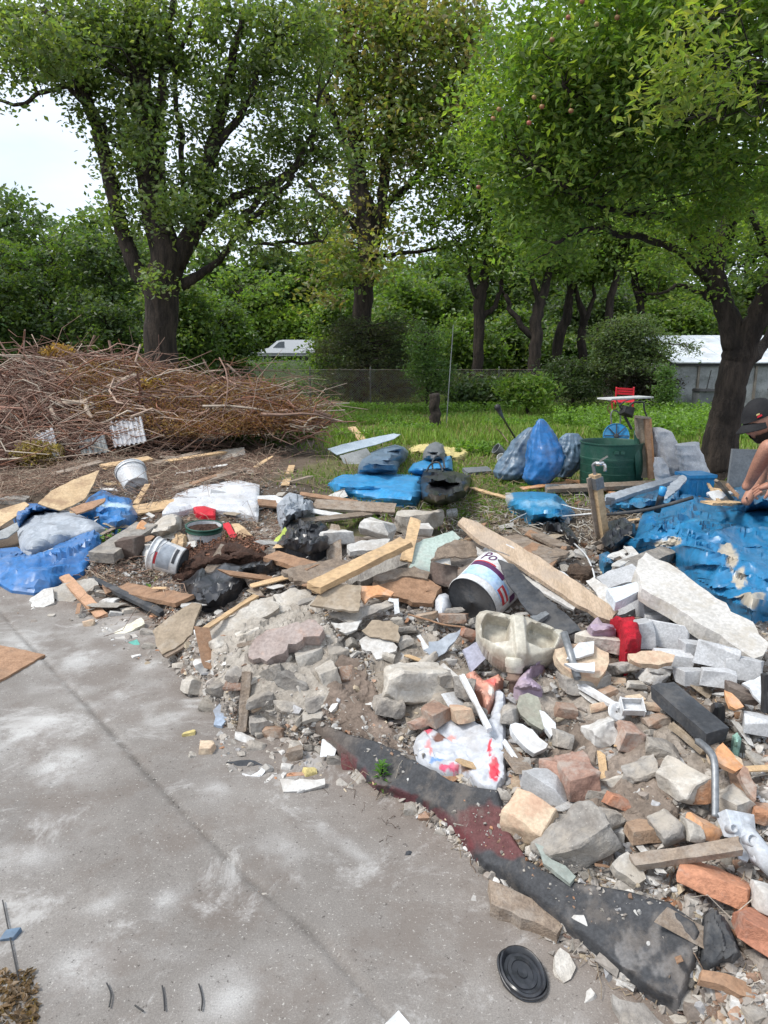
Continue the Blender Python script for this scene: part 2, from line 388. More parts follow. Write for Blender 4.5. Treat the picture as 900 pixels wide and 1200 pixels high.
for (ax, ay, rr) in [(90, 770, .22), (60, 850, .16), (150, 740, .2), (300, 775, .0), (180, 775, .16), (265, 1170, .07), (120, 1060, .05), (30, 760, .25), (70, 900, .14), (200, 840, .10), (40, 990, .12), (250, 930, .06), (330, 1000, .07), (100, 1140, .08), (200, 1060, .05), (140, 820, .18), (20, 860, .2)]:
 if rr:
  c = onz(ax, ay); bl = np.maximum(bl, (.75 * np.exp(-((X - c[0]) ** 2 + (Y - c[1]) ** 2) / rr ** 2) * np.clip(.5 + 1.3 * fbm(X * 8, Y * 8, 0, 4, 76), 0, 1))[:, None])
col = col * (1 - .8 * bl) + np.array((.62, .62, .61)) * .8 * bl
dj = np.exp(-(jd / .009) ** 2)[:, None] * np.clip(.55 + fbm(X * 5, Y * 5, 0, 3, 80), 0, 1)[:, None]; col = col * (1 - .75 * dj) + np.array((.05, .045, .04)) * .75 * dj
m_slab = mat('concrete_slab', (1, 1, 1), (.9, .89, .885), scale=9, rough=.9, bump=.35, bs=220, attr=True, bd=.003, dirt=(.15, .125, .108), dirt_amt=.55, ds=4, bloom=.5)
tag(obj('concrete_pavement', V, Fq, m_slab, None, col, True, (0, 0, 0)), kind='structure')
# heap the debris lies on
mx = seg((-2.4, 3.0, .018), (3.0, 9, .12)); my = seg((.9, 5.5, .018), (5.5, 8.2, .03))
def mound_z(x, y):
 return G(x, y) + .012 * fbm(x * 16, y * 16, 0, 3, 101) + .006 * ridge(x * 30, y * 30, 0, 2, 103)
V, Fq, X, Y = tensor(mx, my, mound_z)
s = sdist(X, Y, MOUND); fm = (s > -.03)[Fq].all(1); Fq = Fq[fm]
used = np.unique(Fq); remap = -np.ones(len(V), int); remap[used] = np.arange(len(used)); V = V[used]; Fq = remap[Fq]; X = X[used]; Y = Y[used]; s = s[used]
V[s < .0, 2] -= .05
a = np.clip(.5 + 1.0 * fbm(X * 1.6, Y * 1.6, 0, 4, 110), 0, 1)[:, None]; b = np.clip(.5 + 1.1 * fbm(X * 9, Y * 9, 0, 4, 111), 0, 1)[:, None]
col = np.array((.20, .158, .128)) * (1 - a) + np.array((.34, .30, .262)) * a
col = col * (.62 + .55 * b)
c = onz(330, 745, .35); gg = np.exp(-(((X - c[0]) / .5) ** 2 + ((Y - c[1]) / .6) ** 2))[:, None]; col = col * (1 - gg) + np.array((.42, .39, .355)) * (.7 + .45 * b) * gg
for (ax, ay, rr) in [(430, 800, .30), (640, 640, 1.0), (560, 605, .7)]:
 c = onz(ax, ay, .2); gg = np.exp(-(((X - c[0]) ** 2 + (Y - c[1]) ** 2) / rr ** 2))[:, None]; col = col * (1 - .8 * gg) + np.array((.135, .098, .076)) * (.7 + .5 * b) * .8 * gg
tag(obj('dirt_mound', V, Fq, M['soil'], None, col, True, (0, 0, 0)), kind='structure')
# far road on its bank
def strip(pts, w_, z, name, m_):
 V = [];
 for x, y in pts: V += [(x, y - w_ / 2, z), (x, y + w_ / 2, z)]
 V = np.array(V); Fs = [(2 * i, 2 * i + 2, 2 * i + 3, 2 * i + 1) for i in range(len(pts) - 1)]
 return tag(obj(name, V, Fs, m_), kind='structure')
m_asph = mat('asphalt', (.06, .06, .062), (.045, .045, .047), scale=2, rough=.9, bump=.3, bs=30)
strip([(x, 72) for x in range(-160, 161, 20)], 14, 1.212, 'road', m_asph)
# ============================================================ foliage
def leaf_mesh(P, size, rng, asp=.5, up=.5, fold=.25, tri=False):
 n = len(P)
 d = rng.normal(size=(n, 3)); d[:, 2] = d[:, 2] * .6 - .25; d /= np.linalg.norm(d, axis=1)[:, None]
 nn = rng.normal(size=(n, 3)) * (1 - up) + np.array((0, 0, up)); sd = np.cross(d, nn); sd /= np.linalg.norm(sd, axis=1)[:, None] + 1e-9
 nn = np.cross(sd, d); s = size * rng.uniform(.65, 1.3, n)[:, None]
 b = P - d * s * .5; t = P + d * s * .5; l = P - sd * s * asp * .5 + nn * s * fold * .4 - d * s * .05; r = P + sd * s * asp * .5 + nn * s * fold * .4 - d * s * .05
 V = np.stack([b, l, t, r], 1).reshape(-1, 3); i = np.arange(n)[:, None] * 4
 Fs = np.concatenate([i + np.array([[0, 1, 2]]), i + np.array([[0, 2, 3]])], 0)
 return V, Fs
def sph(rng, n, hollow=.35):
 u = rng.normal(size=(n, 3)); u /= np.linalg.norm(u, axis=1)[:, None] + 1e-9
 return u * (hollow + (1 - hollow) * rng.uniform(0, 1, n) ** .5)[:, None]
def blob_pts(rng, blobs, Y0, clump_r, clumps, per, flat=.6):
 """blobs: (px, py, rx_px, ry_px[, Y, depth_m, density]) -> clump centres, leaf points, clump ids"""
 cs = []
 tot = sum(b[2] * b[3] * (b[6] if len(b) > 6 else 1) for b in blobs)
 for b in blobs:
  Yb = b[4] if len(b) > 4 and b[4] else Y0; c = at(b[0], b[1], Yb); m = Yb / F
  rx = b[2] * m; rz = b[3] * m; ry = b[5] if len(b) > 5 and b[5] else (rx + rz) / 2
  n = max(3, int(clumps * b[2] * b[3] * (b[6] if len(b) > 6 else 1) / tot))
  cs.append(np.array(c) + sph(rng, n) * np.array((rx, ry, rz)))
 cs = np.concatenate(cs); k = len(cs)
 cnt = rng.poisson(per * rng.uniform(.5, 1.5, k)); idx = np.repeat(np.arange(k), cnt)
 off = rng.normal(size=(len(idx), 3)) * clump_r * rng.uniform(.6, 1.25, k)[idx][:, None] * np.array((1, 1, flat)); off[:, 2] -= np.abs(off[:, 0]) * .15
 return cs, cs[idx] + off, idx
def leaf_cols(rng, idx, k, cols, jit=.22):
 cols = np.array(cols); ci = rng.integers(0, len(cols), k); cj = rng.uniform(1 - jit, 1 + jit, k)
 c = cols[ci] * cj[:, None]; c = c[idx] * rng.uniform(.75, 1.25, len(idx))[:, None]
 c[:, 0] *= rng.uniform(.85, 1.2, len(idx))
 return np.repeat(np.clip(c * .98 + np.array((.026, .024, .022)), 0, 1), 4, axis=0)
def twig_mesh(A, B, r0, r1, rng, bend=.15, rings=3, n=3):
 """many thin bent sticks at once: start points A, end points B"""
 A = np.asarray(A, float); B = np.asarray(B, float); m = len(A); d = B - A; Ln = np.linalg.norm(d, axis=1)[:, None] + 1e-9; d = d / Ln
 ref = np.where(np.abs(d[:, 2:3]) > .9, np.array([[1., 0, 0]]), np.array([[0, 0, 1.]])); u = np.cross(d, ref); u /= np.linalg.norm(u, axis=1)[:, None]; v = np.cross(d, u)
 bd = (u * rng.normal(size=(m, 1)) + v * rng.normal(size=(m, 1))) * Ln * bend; bd2 = (u * rng.normal(size=(m, 1)) + v * rng.normal(size=(m, 1))) * Ln * bend * .4
 Vs = []
 for i in range(rings):
  t = i / (rings - 1); c = A + (B - A) * t + bd * (4 * t * (1 - t)) * .5 + bd2 * math.sin(t * 9) * (t * (1 - t) * 4); r = (np.asarray(r0) * (1 - t) + np.asarray(r1) * t); r = r.reshape(-1, 1) if np.ndim(r) else r
  for k in range(n):
   a = 2 * math.pi * k / n; Vs.append(c + (u * math.cos(a) + v * math.sin(a)) * r)
 V = np.stack(Vs, 1).reshape(-1, 3); R = rings * n; base = np.arange(m)[:, None] * R; Fs = []
 for i in range(rings - 1):
  for k in range(n): Fs.append(base + np.array([[i * n + k, i * n + (k + 1) % n, (i + 1) * n + (k + 1) % n, (i + 1) * n + k]]))
 return V, np.concatenate(Fs, 0), R
def spline(pts, sub=5, wob=0.0, rng=None):
 P = np.array(pts, float); out = []
 for i in range(len(P) - 1):
  p0 = P[max(i - 1, 0)]; p1 = P[i]; p2 = P[i + 1]; p3 = P[min(i + 2, len(P) - 1)]
  for t in np.arange(0, 1, 1 / sub): out.append(.5 * ((2 * p1) + (-p0 + p2) * t + (2 * p0 - 5 * p1 + 4 * p2 - p3) * t * t + (-p0 + 3 * p1 - 3 * p2 + p3) * t ** 3))
 out.append(P[-1]); out = np.array(out)
 if wob and rng is not None: out[1:-1, :3] += rng.normal(size=(len(out) - 2, 3)) * wob
 return out
def limb_mb(mb, pts, Y, dY=0, n=9, wob=.0, rng=None, flare=0):
 """pts: (px, py, width_px[, Y offset])"""
 Q = []
 for i, p in enumerate(pts):
  yy = Y + (p[3] if len(p) > 3 else dY * i / max(1, len(pts) - 1)); q = at(p[0], p[1], yy); Q.append((q[0], q[1], q[2], p[2] / 2 * yy / F))
 S = spline(Q, 5, wob, rng); S[:, 3] = np.maximum(S[:, 3], .004)
 mb.tube(S[:, :3], list(S[:, 3]), n); return S
def tree(name, label, cat, Y, limbs, blobs, cols, clumps, per, leaf, clump_r, seed, group=None, bark='bark', asp=.5, twr=.012, flat=.6, up=.5, foot=None, parts=True):
 rng = np.random.default_rng(seed)
 fx = foot if foot is not None else at(limbs[0][0][0], limbs[0][0][1], Y)
 z0 = float(G(fx[0], fx[1] if foot is not None else Y))
 t = thing(name, label, cat, (fx[0], Y, z0), group)
 mb = MB(); nodes = []
 for i, l in enumerate(limbs):
  if i == 0:
   gy = 418 + (CAMH - z0) * 832 / Y + 4; q = l[0]
   if gy > q[1] + 4: l = [(q[0], gy, q[2] * 1.1)] + l
   S = limb_mb(mb, l, Y, 0, 14, .01 * Y / 10, rng)
  else:
   S = limb_mb(mb, l, Y, 0, 8, .012 * Y / 10, rng)
  nodes.append(S[len(S) // 3 if i == 0 else 0:])
 nodes = np.concatenate(nodes)
 mb.build('trunk', M[bark], t, True)
 if blobs:
  cs, P, idx = blob_pts(rng, blobs, Y, clump_r, clumps, per, flat)
  V, Fs = leaf_mesh(P, leaf, rng, asp, up)
  obj('crown', V, Fs, M['leaf'], t, leaf_cols(rng, idx, len(cs), cols))
  # twigs from the nearest limb point to a share of the clumps
  pick = rng.permutation(len(cs))[:min(len(cs), 260)]; T = cs[pick]
  D = ((T[:, None, :] - nodes[None, :, :3]) ** 2).sum(-1) ** .5 + np.maximum(0, nodes[None, :, 2] - T[:, None, 2]) * 1.2
  j = D.argmin(1); A = nodes[j, :3]; ln = np.linalg.norm(T - A, axis=1)
  ok = ln < 6; A = A[ok]; T = T[ok]; ln = ln[ok]
  V, Fs, R = twig_mesh(A, T, np.minimum(twr * (1 + ln * .7), nodes[j[ok], 3] * .8 + .002), .003 * Y / 10, rng, .12, 5, 5)
  tag(obj('twigs', V, Fs, M[bark], t, np.ones((len(V), 3)), True), kind='stuff')
 return t
# ---- backdrop woods, every tree its own
GREEN = [(.09, .16, .035), (.115, .19, .04), (.145, .22, .05), (.09, .16, .055)]
DARK = [(.055, .10, .034), (.072, .125, .038), (.09, .15, .05)]
LIME = [(.19, .30, .04), (.24, .34, .05), (.15, .25, .04)]
MID = [(.14, .23, .045), (.17, .26, .055), (.11, .19, .045)]
def gpx(px, Y):
 z = float(G(at(px, 418, Y)[0], Y)); return 418 + (CAMH - z) * 832 / Y
bw = 'trees standing beyond the road'
bt = [  # px, base py, top py, half width px, Y, cols, label
 (40, 405, 232, 62, 36, DARK, 'dark broadleaf tree at the far left beyond the brush heap, lowest under the sky gap'),
 (112, 405, 226, 52, 34, GREEN, 'bushy green tree between the left edge and the forked oak'),
 (-30, 405, 180, 60, 30, DARK, 'dark tree cut by the left edge of the picture'),
 (165, 405, 268, 48, 40, DARK, 'dark tree directly behind the forked oak trunk'),
 (245, 405, 268, 50, 88, GREEN, 'round green tree beyond the guardrail, right of the forked oak'),
 (300, 405, 292, 44, 92, DARK, 'dark green tree beyond the road above the white van'),
 (355, 405, 285, 46, 95, MID, 'fresh green tree beyond the road, right of the white van'),
 (410, 405, 262, 50, 90, GREEN, 'tall green tree beyond the road behind the middle trunk'),
 (468, 405, 300, 44, 86, MID, 'mid green tree beyond the road, right of the middle trunk'),
 (520, 405, 285, 46, 52, GREEN, 'green tree far beyond the fence behind the lone stump'),
 (590, 405, 270, 52, 54, GREEN, 'green tree far beyond the fence behind the thin forked trunks'),
 (660, 405, 262, 50, 50, DARK, 'dark green tree far beyond the fence behind the bright shrub'),
 (725, 405, 255, 52, 48, MID, 'fresh green tree far behind the red chair'),
 (800, 400, 240, 60, 38, GREEN, 'green tree rising behind the white shed roof'),
 (880, 400, 200, 60, 42, DARK, 'dark green tree rising behind the right edge of the shed'),
 (950, 400, 150, 60, 38, GREEN, 'green tree cut by the right edge of the picture'),
]
for i, (px, by, ty, hw, Yb, cols, lab) in enumerate(bt):
 hgt = by - ty; r = random.Random(i)
 lim = [[(px, by, 9 * 40 / Yb), (px + r.uniform(-6, 6), by - hgt * .45, 6 * 40 / Yb), (px, ty + hgt * .2, 2)]]
 bl = [(px, by - hgt * .42, hw, hgt * .40), (px + r.uniform(-.4, .4) * hw, by - hgt * .7, hw * .72, hgt * .27), (px + r.uniform(-.7, .7) * hw, by - hgt * .2, hw * .8, hgt * .22)]
 yg = gpx(px, Yb); bl += [(px - hw * .4, (by + yg) / 2 - 12, hw * .7, (yg - by) / 2 + 22), (px + hw * .5, (by + yg) / 2 - 8, hw * .6, (yg - by) / 2 + 16)]
 tree('broadleaf_tree', lab, 'tree', Yb, lim, bl, cols, 150, 48, .0078 * Yb, .012 * Yb, 100 + i, bw if i > 3 else None, asp=.7, parts=False)
# ---- big oak left
tree('forked_oak_tree', 'big dark forked oak with many rising limbs behind the brush heap', 'tree', 18,
 [[(190, 440, 38), (189, 385, 36), (190, 335, 38), (196, 300, 36), (182, 255, 29), (173, 200, 25), (168, 130, 23), (160, 60, 22), (157, -10, 18)],
 [(180, 345, 22), (158, 310, 19), (143, 270, 17), (132, 225, 17), (117, 160, 15), (100, 110, 13), (80, 60, 10), (50, 10, 6)],
 [(205, 310, 26), (222, 270, 17), (238, 210, 15), (250, 165, 14), (262, 120, 12), (272, 70, 9), (285, 10, 6)],
 [(196, 290, 16), (187, 200, 11), (188, 120, 10), (197, 40, 8), (205, -10, 6)],
 [(238, 205, 12), (262, 160, 9), (285, 130, 8), (300, 90, 6), (320, 40, 4)],
 [(212, 305, 18), (238, 262, 11), (268, 236, 9), (312, 218, 8), (345, 196, 6), (368, 150, 4)],
 [(212, 335, 14), (240, 318, 9), (262, 300, 7), (285, 268, 7), (318, 235, 6), (345, 205, 5)],
 [(280, 262, 8), (308, 230, 7), (340, 205, 6), (365, 175, 4), (372, 120, 3)],
 [(290, 285, 4), (330, 284, 4), (378, 283, 3)],
 [(132, 165, 8), (88, 108, 6), (50, 108, 5), (22, 122, 4), (-8, 118, 3)],
 [(100, 125, 5), (60, 60, 4), (10, 40, 3)],
 [(182, 225, 8), (158, 190, 6), (120, 150, 5), (90, 90, 5)],
 [(215, 260, 6), (212, 160, 6), (205, 90, 5), (225, 20, 4)]],
 [(60, 25, 70, 30), (20, 70, 40, 22), (110, 68, 62, 36), (150, 40, 55, 40), (62, 55, 40, 28, 16, 0, .8), (210, 40, 60, 36, 0, 0, .6), (280, 60, 60, 45, 0, 0, .75), (345, 45, 52, 52, 0, 0, .8), (170, 130, 28, 40, 0, 0, .8), (165, 175, 20, 20, 17, 0, .9),
 (230, 120, 50, 35, 0, 0, .4), (310, 140, 58, 30, 0, 0, .6), (360, 160, 34, 26, 0, 0, .6), (245, 225, 40, 22, 0, 0, .6), (200, 248, 32, 18, 16.5, 0, .9), (250, 280, 36, 16, 16.5, 0, .6), (300, 200, 40, 20, 0, 0, .5), (350, 195, 40, 16, 0, 0, .7), (180, 330, 22, 14, 16.8, 0, .5), (330, 290, 40, 12, 0, 0, .4), (118, 130, 22, 22, 0, 0, .7), (148, 185, 26, 42, 0, 0, .7), (152, 245, 28, 26, 0, 0, .6), (215, 190, 36, 50, 0, 0, .45), (285, 235, 56, 36, 0, 0, .6), (350, 245, 44, 28, 0, 0, .6), (395, 190, 30, 18, 0, 0, .5), (8, 110, 18, 14, 0, 0, .35)],
 [(.10, .15, .045), (.135, .20, .055), (.165, .235, .07), (.11, .16, .05), (.2, .27, .1)], 700, 56, .13, .27, 11, asp=.6, twr=.012, foot=(float(at(190, 440, 18)[0]), 18))
# ---- second tree, middle
tree('seeding_tree', 'tall middle tree with a thick dark trunk and brownish seed clusters', 'tree', 25,
 [[(424, 400, 20), (425, 360, 22), (430, 300, 22), (430, 255, 25), (420, 215, 20), (415, 150, 16), (413, 80, 15), (405, -10, 10)],
 [(434, 290, 18), (446, 250, 13), (452, 190, 11), (458, 120, 9), (470, 30, 6)],
 [(425, 270, 12), (392, 240, 8), (372, 225, 6), (350, 205, 4)],
 [(416, 200, 10), (385, 120, 7), (365, 40, 5)],
 [(438, 250, 9), (480, 215, 7), (520, 160, 5), (545, 90, 4)],
 [(430, 300, 5), (480, 296, 4), (530, 290, 3)]],
 [(420, 40, 62, 44), (480, 60, 60, 60), (540, 70, 50, 60), (400, 110, 46, 40, 0, 0, .7), (450, 140, 55, 40), (500, 160, 45, 45), (430, 195, 50, 25, 0, 0, .7), (540, 150, 34, 40, 0, 0, .7), (400, 235, 36, 22, 0, 0, .5), (480, 225, 30, 20, 0, 0, .4), (405, 300, 46, 26, 23, 0, .8), (390, 340, 30, 16, 23, 0, .6), (480, 10, 80, 20), (380, 20, 34, 30, 0, 0, .7), (350, 255, 30, 10, 0, 0, .35), (470, 265, 40, 28, 0, 0, .6), (398, 268, 36, 24, 0, 0, .6), (450, 305, 34, 16, 0, 0, .5)],
 [(.19, .26, .07), (.22, .30, .075), (.26, .22, .11), (.28, .31, .09), (.17, .24, .065), (.27, .24, .12)], 560, 46, .19, .42, 12, asp=.6)
# ---- right hand group beyond the fence
kg = 'thin dark trunks beyond the fence'
kk = [
 (560, 442, [[(560, 442, 13), (561, 400, 12), (562, 350, 13), (568, 325, 11), (572, 290, 8), (566, 240, 6), (560, 180, 4)], [(563, 375, 8), (578, 360, 6), (586, 340, 5), (590, 300, 4)], [(560, 350, 7), (553, 330, 5), (545, 290, 4)]],
 [(565, 200, 50, 40), (540, 260, 40, 32), (590, 255, 44, 34), (570, 310, 36, 20, 0, 0, .6), (545, 300, 34, 22, 0, 0, .6), (520, 210, 34, 40, 0, 0, .7)], 'thin forked tree left of the bright shrub', 24),
 (626, 440, [[(626, 440, 14), (628, 400, 14), (631, 360, 13), (640, 330, 9), (650, 270, 6)], [(628, 395, 8), (612, 385, 7), (600, 365, 6), (592, 345, 5)], [(632, 355, 7), (622, 320, 5), (612, 280, 4)]],
 [(620, 250, 50, 36), (660, 290, 44, 30), (600, 300, 34, 24, 0, 0, .6), (640, 200, 44, 40, 0, 0, .7)], 'dark trunk with a long low limb to the left behind the bright shrub', 23),
 (655, 436, [[(650, 436, 10), (655, 400, 12), (664, 372, 11), (668, 340, 8), (680, 290, 5)]], [(670, 300, 40, 22, 0, 0, .7), (690, 250, 40, 34, 0, 0, .7)], 'leaning dark trunk just right of the long-limbed one', 26),
 (685, 432, [[(682, 432, 10), (682, 400, 10), (684, 372, 9), (676, 345, 5), (670, 320, 4)], [(684, 380, 7), (694, 355, 5), (697, 320, 4)]], [(690, 310, 40, 22, 0, 0, .5), (720, 270, 40, 28, 0, 0, .5)], 'small forked dark trunk left of the grey-green bush', 26),
 (715, 430, [[(712, 430, 10), (712, 390, 10), (718, 340, 8), (726, 300, 6), (740, 240, 4)]], [(740, 280, 44, 30, 0, 0, .5), (730, 230, 40, 30, 0, 0, .6)], 'straight dark trunk rising from the grey-green bush', 25),
 (752, 420, [[(755, 420, 9), (752, 370, 9), (745, 320, 8), (750, 270, 6), (758, 220, 4)], [(748, 340, 5), (738, 310, 4), (730, 280, 3)]], [(760, 250, 44, 34, 0, 0, .6), (775, 330, 30, 18, 0, 0, .5)], 'dark trunk left of the shed, rising behind the grey-green bush', 27),
]
for i, (a, b, lim, bl, lab, Yk) in enumerate(kk):
 tree('slender_tree', lab, 'tree', Yk, lim, bl, [(.12, .20, .04), (.15, .235, .045), (.18, .27, .055)], 140, 50, .17, .36, 200 + i, kg, asp=.6)
# ---- apple tree in front right
M['fruit'] = mat('fruit', (.30, .09, .06), (.2, .17, .06), scale=8, rough=.4, bump=0, rnd=.2)
APY = 9.6
ap = tree('apple_tree', 'spreading apple tree with a leaning forked trunk behind the man in the cap', 'tree', APY,
 [[(841, 548, 46), (845, 515, 39), (852, 480, 35), (858, 445, 33), (865, 415, 35), (858, 385, 27), (848, 355, 22), (840, 320, 19), (846, 280, 16), (850, 240, 15), (845, 190, 10), (850, 120, 6)],
 [(868, 425, 30), (880, 390, 27, -.1), (900, 345, 24, -.3), (925, 290, 20, -.5), (950, 200, 16, -.8), (955, 100, 8, -1)],
 [(842, 345, 22), (828, 315, 17), (822, 270, 14), (815, 230, 10), (800, 170, 7)],
 [(832, 330, 12), (805, 302, 9, -.6), (770, 283, 8, -1.2), (725, 272, 7, -1.8), (690, 268, 5, -2.4), (650, 285, 4, -2.8)],
 [(826, 300, 10), (790, 258, 8, -1), (740, 250, 7, -2), (690, 235, 5, -2.6), (620, 190, 4, -3)],
 [(850, 290, 12), (862, 240, 10, -.8), (880, 180, 8, -1.8), (890, 110, 6, -3)],
 [(824, 280, 9), (835, 200, 8, -1.2), (820, 130, 6, -2.6), (790, 60, 4, -4)],
 [(815, 290, 7), (780, 220, 6, -1.5), (720, 150, 5, -2.8), (660, 100, 4, -3.4)],
 [(832, 350, 8), (800, 335, 5), (770, 345, 3, -.4), (745, 342, 2, -.6)],
 [(872, 430, 14), (895, 405, 12, .4), (915, 360, 10, .6)],
 [(905, 300, 10, -.5), (850, 200, 6, -2), (760, 110, 4, -3.6)]],
 [(700, 60, 100, 60, 6.6, 1.0), (790, 50, 90, 60, 6.4, 1.2), (870, 60, 60, 60, 6.2, 1.2), (650, 130, 80, 50, 7, 1), (730, 150, 90, 60, 7, 1.2), (820, 150, 80, 60, 7, 1.4), (890, 170, 50, 70, 7, 1.4), (600, 110, 50, 60, 7, .8, .8), (590, 175, 40, 36, 7.2, .8, .7),
 (640, 210, 60, 42, 7.2, .9), (700, 220, 70, 40, 7.4, 1), (790, 225, 70, 40, 8, 1.4), (860, 250, 50, 40, 8.6, 1.2, .8), (640, 265, 46, 34, 7.4, .8, .8), (632, 300, 28, 18, 7.2, .5, .5), (810, 290, 40, 22, 9, 1, .6), (770, 300, 40, 16, 8.6, 1, .4), (840, 335, 30, 14, 9.2, .8, .4), (905, 290, 28, 44, 9, .8, .6), (790, 345, 36, 10, 9, .6, .35), (900, 230, 40, 50, 10, 1.2, .8),
 (690, 15, 110, 24, 6.5, 1), (860, 10, 60, 24, 6, 1), (760, 200, 120, 60, 10.5, .8, .3), (720, 100, 130, 90, 10, .8, .35)],
 [(.15, .25, .045), (.19, .30, .055), (.25, .36, .06), (.13, .215, .045)], 1800, 36, .072, .14, 31, bark='bark', asp=.46, twr=.006, up=.55)
rng = np.random.default_rng(5)
# shoot close to the lens, its sunlit paleness put into the leaf colour
cs, P, idx = blob_pts(rng, [(815, 60, 60, 34, 4.4, .3), (840, 90, 46, 30, 4.4, .3), (780, 110, 34, 26, 4.5, .3), (770, 130, 20, 14, 4.5, .2)], 4.4, .085, 60, 17, .8)
V, Fs = leaf_mesh(P, .07, rng, .36, .6); o = obj('pale_shoots', V, Fs, M['leaf'], ap, leaf_cols(rng, idx, len(cs), [(.2, .27, .05), (.26, .31, .07), (.16, .24, .05)])); o['label'] = 'yellow-green sunlit shoots at the top of the crown'
T = cs[::2]; A = np.tile(np.array(at(890, 110, 6.6)), (len(T), 1)); V, Fs, R = twig_mesh(A, T, .008, .002, rng, .1, 5, 5); o = tag(obj('shoot_stems', V, Fs, M['bark'], ap, None, True), kind='stuff')
for (ax, ay, ay_) in [(577, 142, 6.5), (584, 131, 6.5), (625, 117, 6.4), (634, 128, 6.3), (668, 133, 6.2), (646, 50, 6), (681, 5, 6), (698, 32, 6), (722, 24, 6), (619, 147, 6.4), (560, 222, 6.8), (665, 24, 6)]:
 p = at(ax, ay, ay_ - .35); mb = MB(); mb.lathe([(.003, 0), (.012, .003), (.019, .012), (.02, .02), (.016, .03), (.008, .034), (.002, .03)], p, rotm(0, 20, 15), 12); mb.tube([(p.x, p.y, p.z + .04), (p.x + .004, p.y, p.z + .07)], .0015, 4); mb.build('apple', M['fruit'], ap, True)
# ---- shrubs and small trees at the fence
tree('conifer_shrub', 'dark evergreen bush at the foot of the middle trunk, behind the fence', 'shrub', 23.5, [[(425, 478, 8), (425, 420, 5), (425, 385, 2)]],
 [(395, 435, 36, 44), (440, 430, 44, 50), (425, 395, 34, 24), (470, 400, 22, 34), (475, 450, 26, 30), (405, 385, 20, 16)], [(.03, .055, .02), (.045, .075, .028), (.06, .08, .03), (.07, .07, .04)], 300, 75, .1, .2, 41, asp=.3)
tree('young_robinia_tree', 'slim light green young tree left of the lone stump', 'tree', 21, [[(500, 478, 3), (500, 430, 3), (498, 390, 2)]],
 [(500, 400, 22, 22), (508, 432, 24, 24), (492, 425, 18, 22), (505, 455, 22, 14, 0, 0, .6)], [(.08, .16, .035), (.1, .19, .04), (.06, .13, .03)], 120, 50, .09, .16, 42, asp=.4)
tree('leafy_shrub', 'bright yellow-green shrub with long leaves on the lawn below the thin trunks', 'shrub', 19, [[(618, 480, 4), (618, 465, 3), (616, 452, 2)]],
 [(618, 462, 27, 14), (605, 452, 16, 10), (630, 450, 14, 10), (618, 444, 10, 5)], [(.16, .27, .04), (.2, .3, .05), (.12, .22, .035)], 80, 36, .16, .16, 43, asp=.35)
tree('leafy_shrub', 'rounded mid green shrub right of the bright yellow-green one', 'shrub', 20.5, [[(672, 470, 4), (672, 450, 3), (670, 425, 2)]],
 [(668, 445, 34, 22), (690, 450, 26, 20), (655, 432, 18, 12)], [(.045, .085, .028), (.06, .105, .032)], 150, 55, .09, .18, 44, asp=.4)
tree('leafy_shrub', 'grey-green spreading bush with arching sprays left of the white shed', 'shrub', 20, [[(728, 478, 5), (738, 430, 4), (745, 400, 2)], [(738, 430, 3), (770, 405, 2), (800, 402, 1)], [(738, 430, 3), (715, 400, 2), (700, 385, 1)]],
 [(745, 400, 44, 18), (720, 392, 30, 16), (782, 408, 32, 10), (740, 425, 46, 16), (745, 378, 26, 12), (715, 420, 24, 14)], [(.10, .15, .06), (.12, .17, .075), (.08, .125, .045)], 200, 50, .11, .17, 45, asp=.35)
tree('leafy_shrub', 'reddish dark bush behind the red chair', 'shrub', 20.6, [[(750, 478, 4), (750, 455, 3)]], [(750, 450, 36, 18), (770, 455, 22, 14)], [(.04, .028, .022), (.055, .04, .028), (.03, .04, .02)], 120, 55, .1, .18, 46, asp=.35)
tree('leafy_shrub', 'feathery light green sapling in front of the grey shed wall', 'shrub', 18.5, [[(781, 482, 2), (781, 432, 1)]], [(781, 445, 10, 14), (781, 462, 12, 12), (779, 432, 5, 6)], [(.10, .19, .05), (.08, .16, .04)], 60, 30, .09, .12, 47, asp=.35)
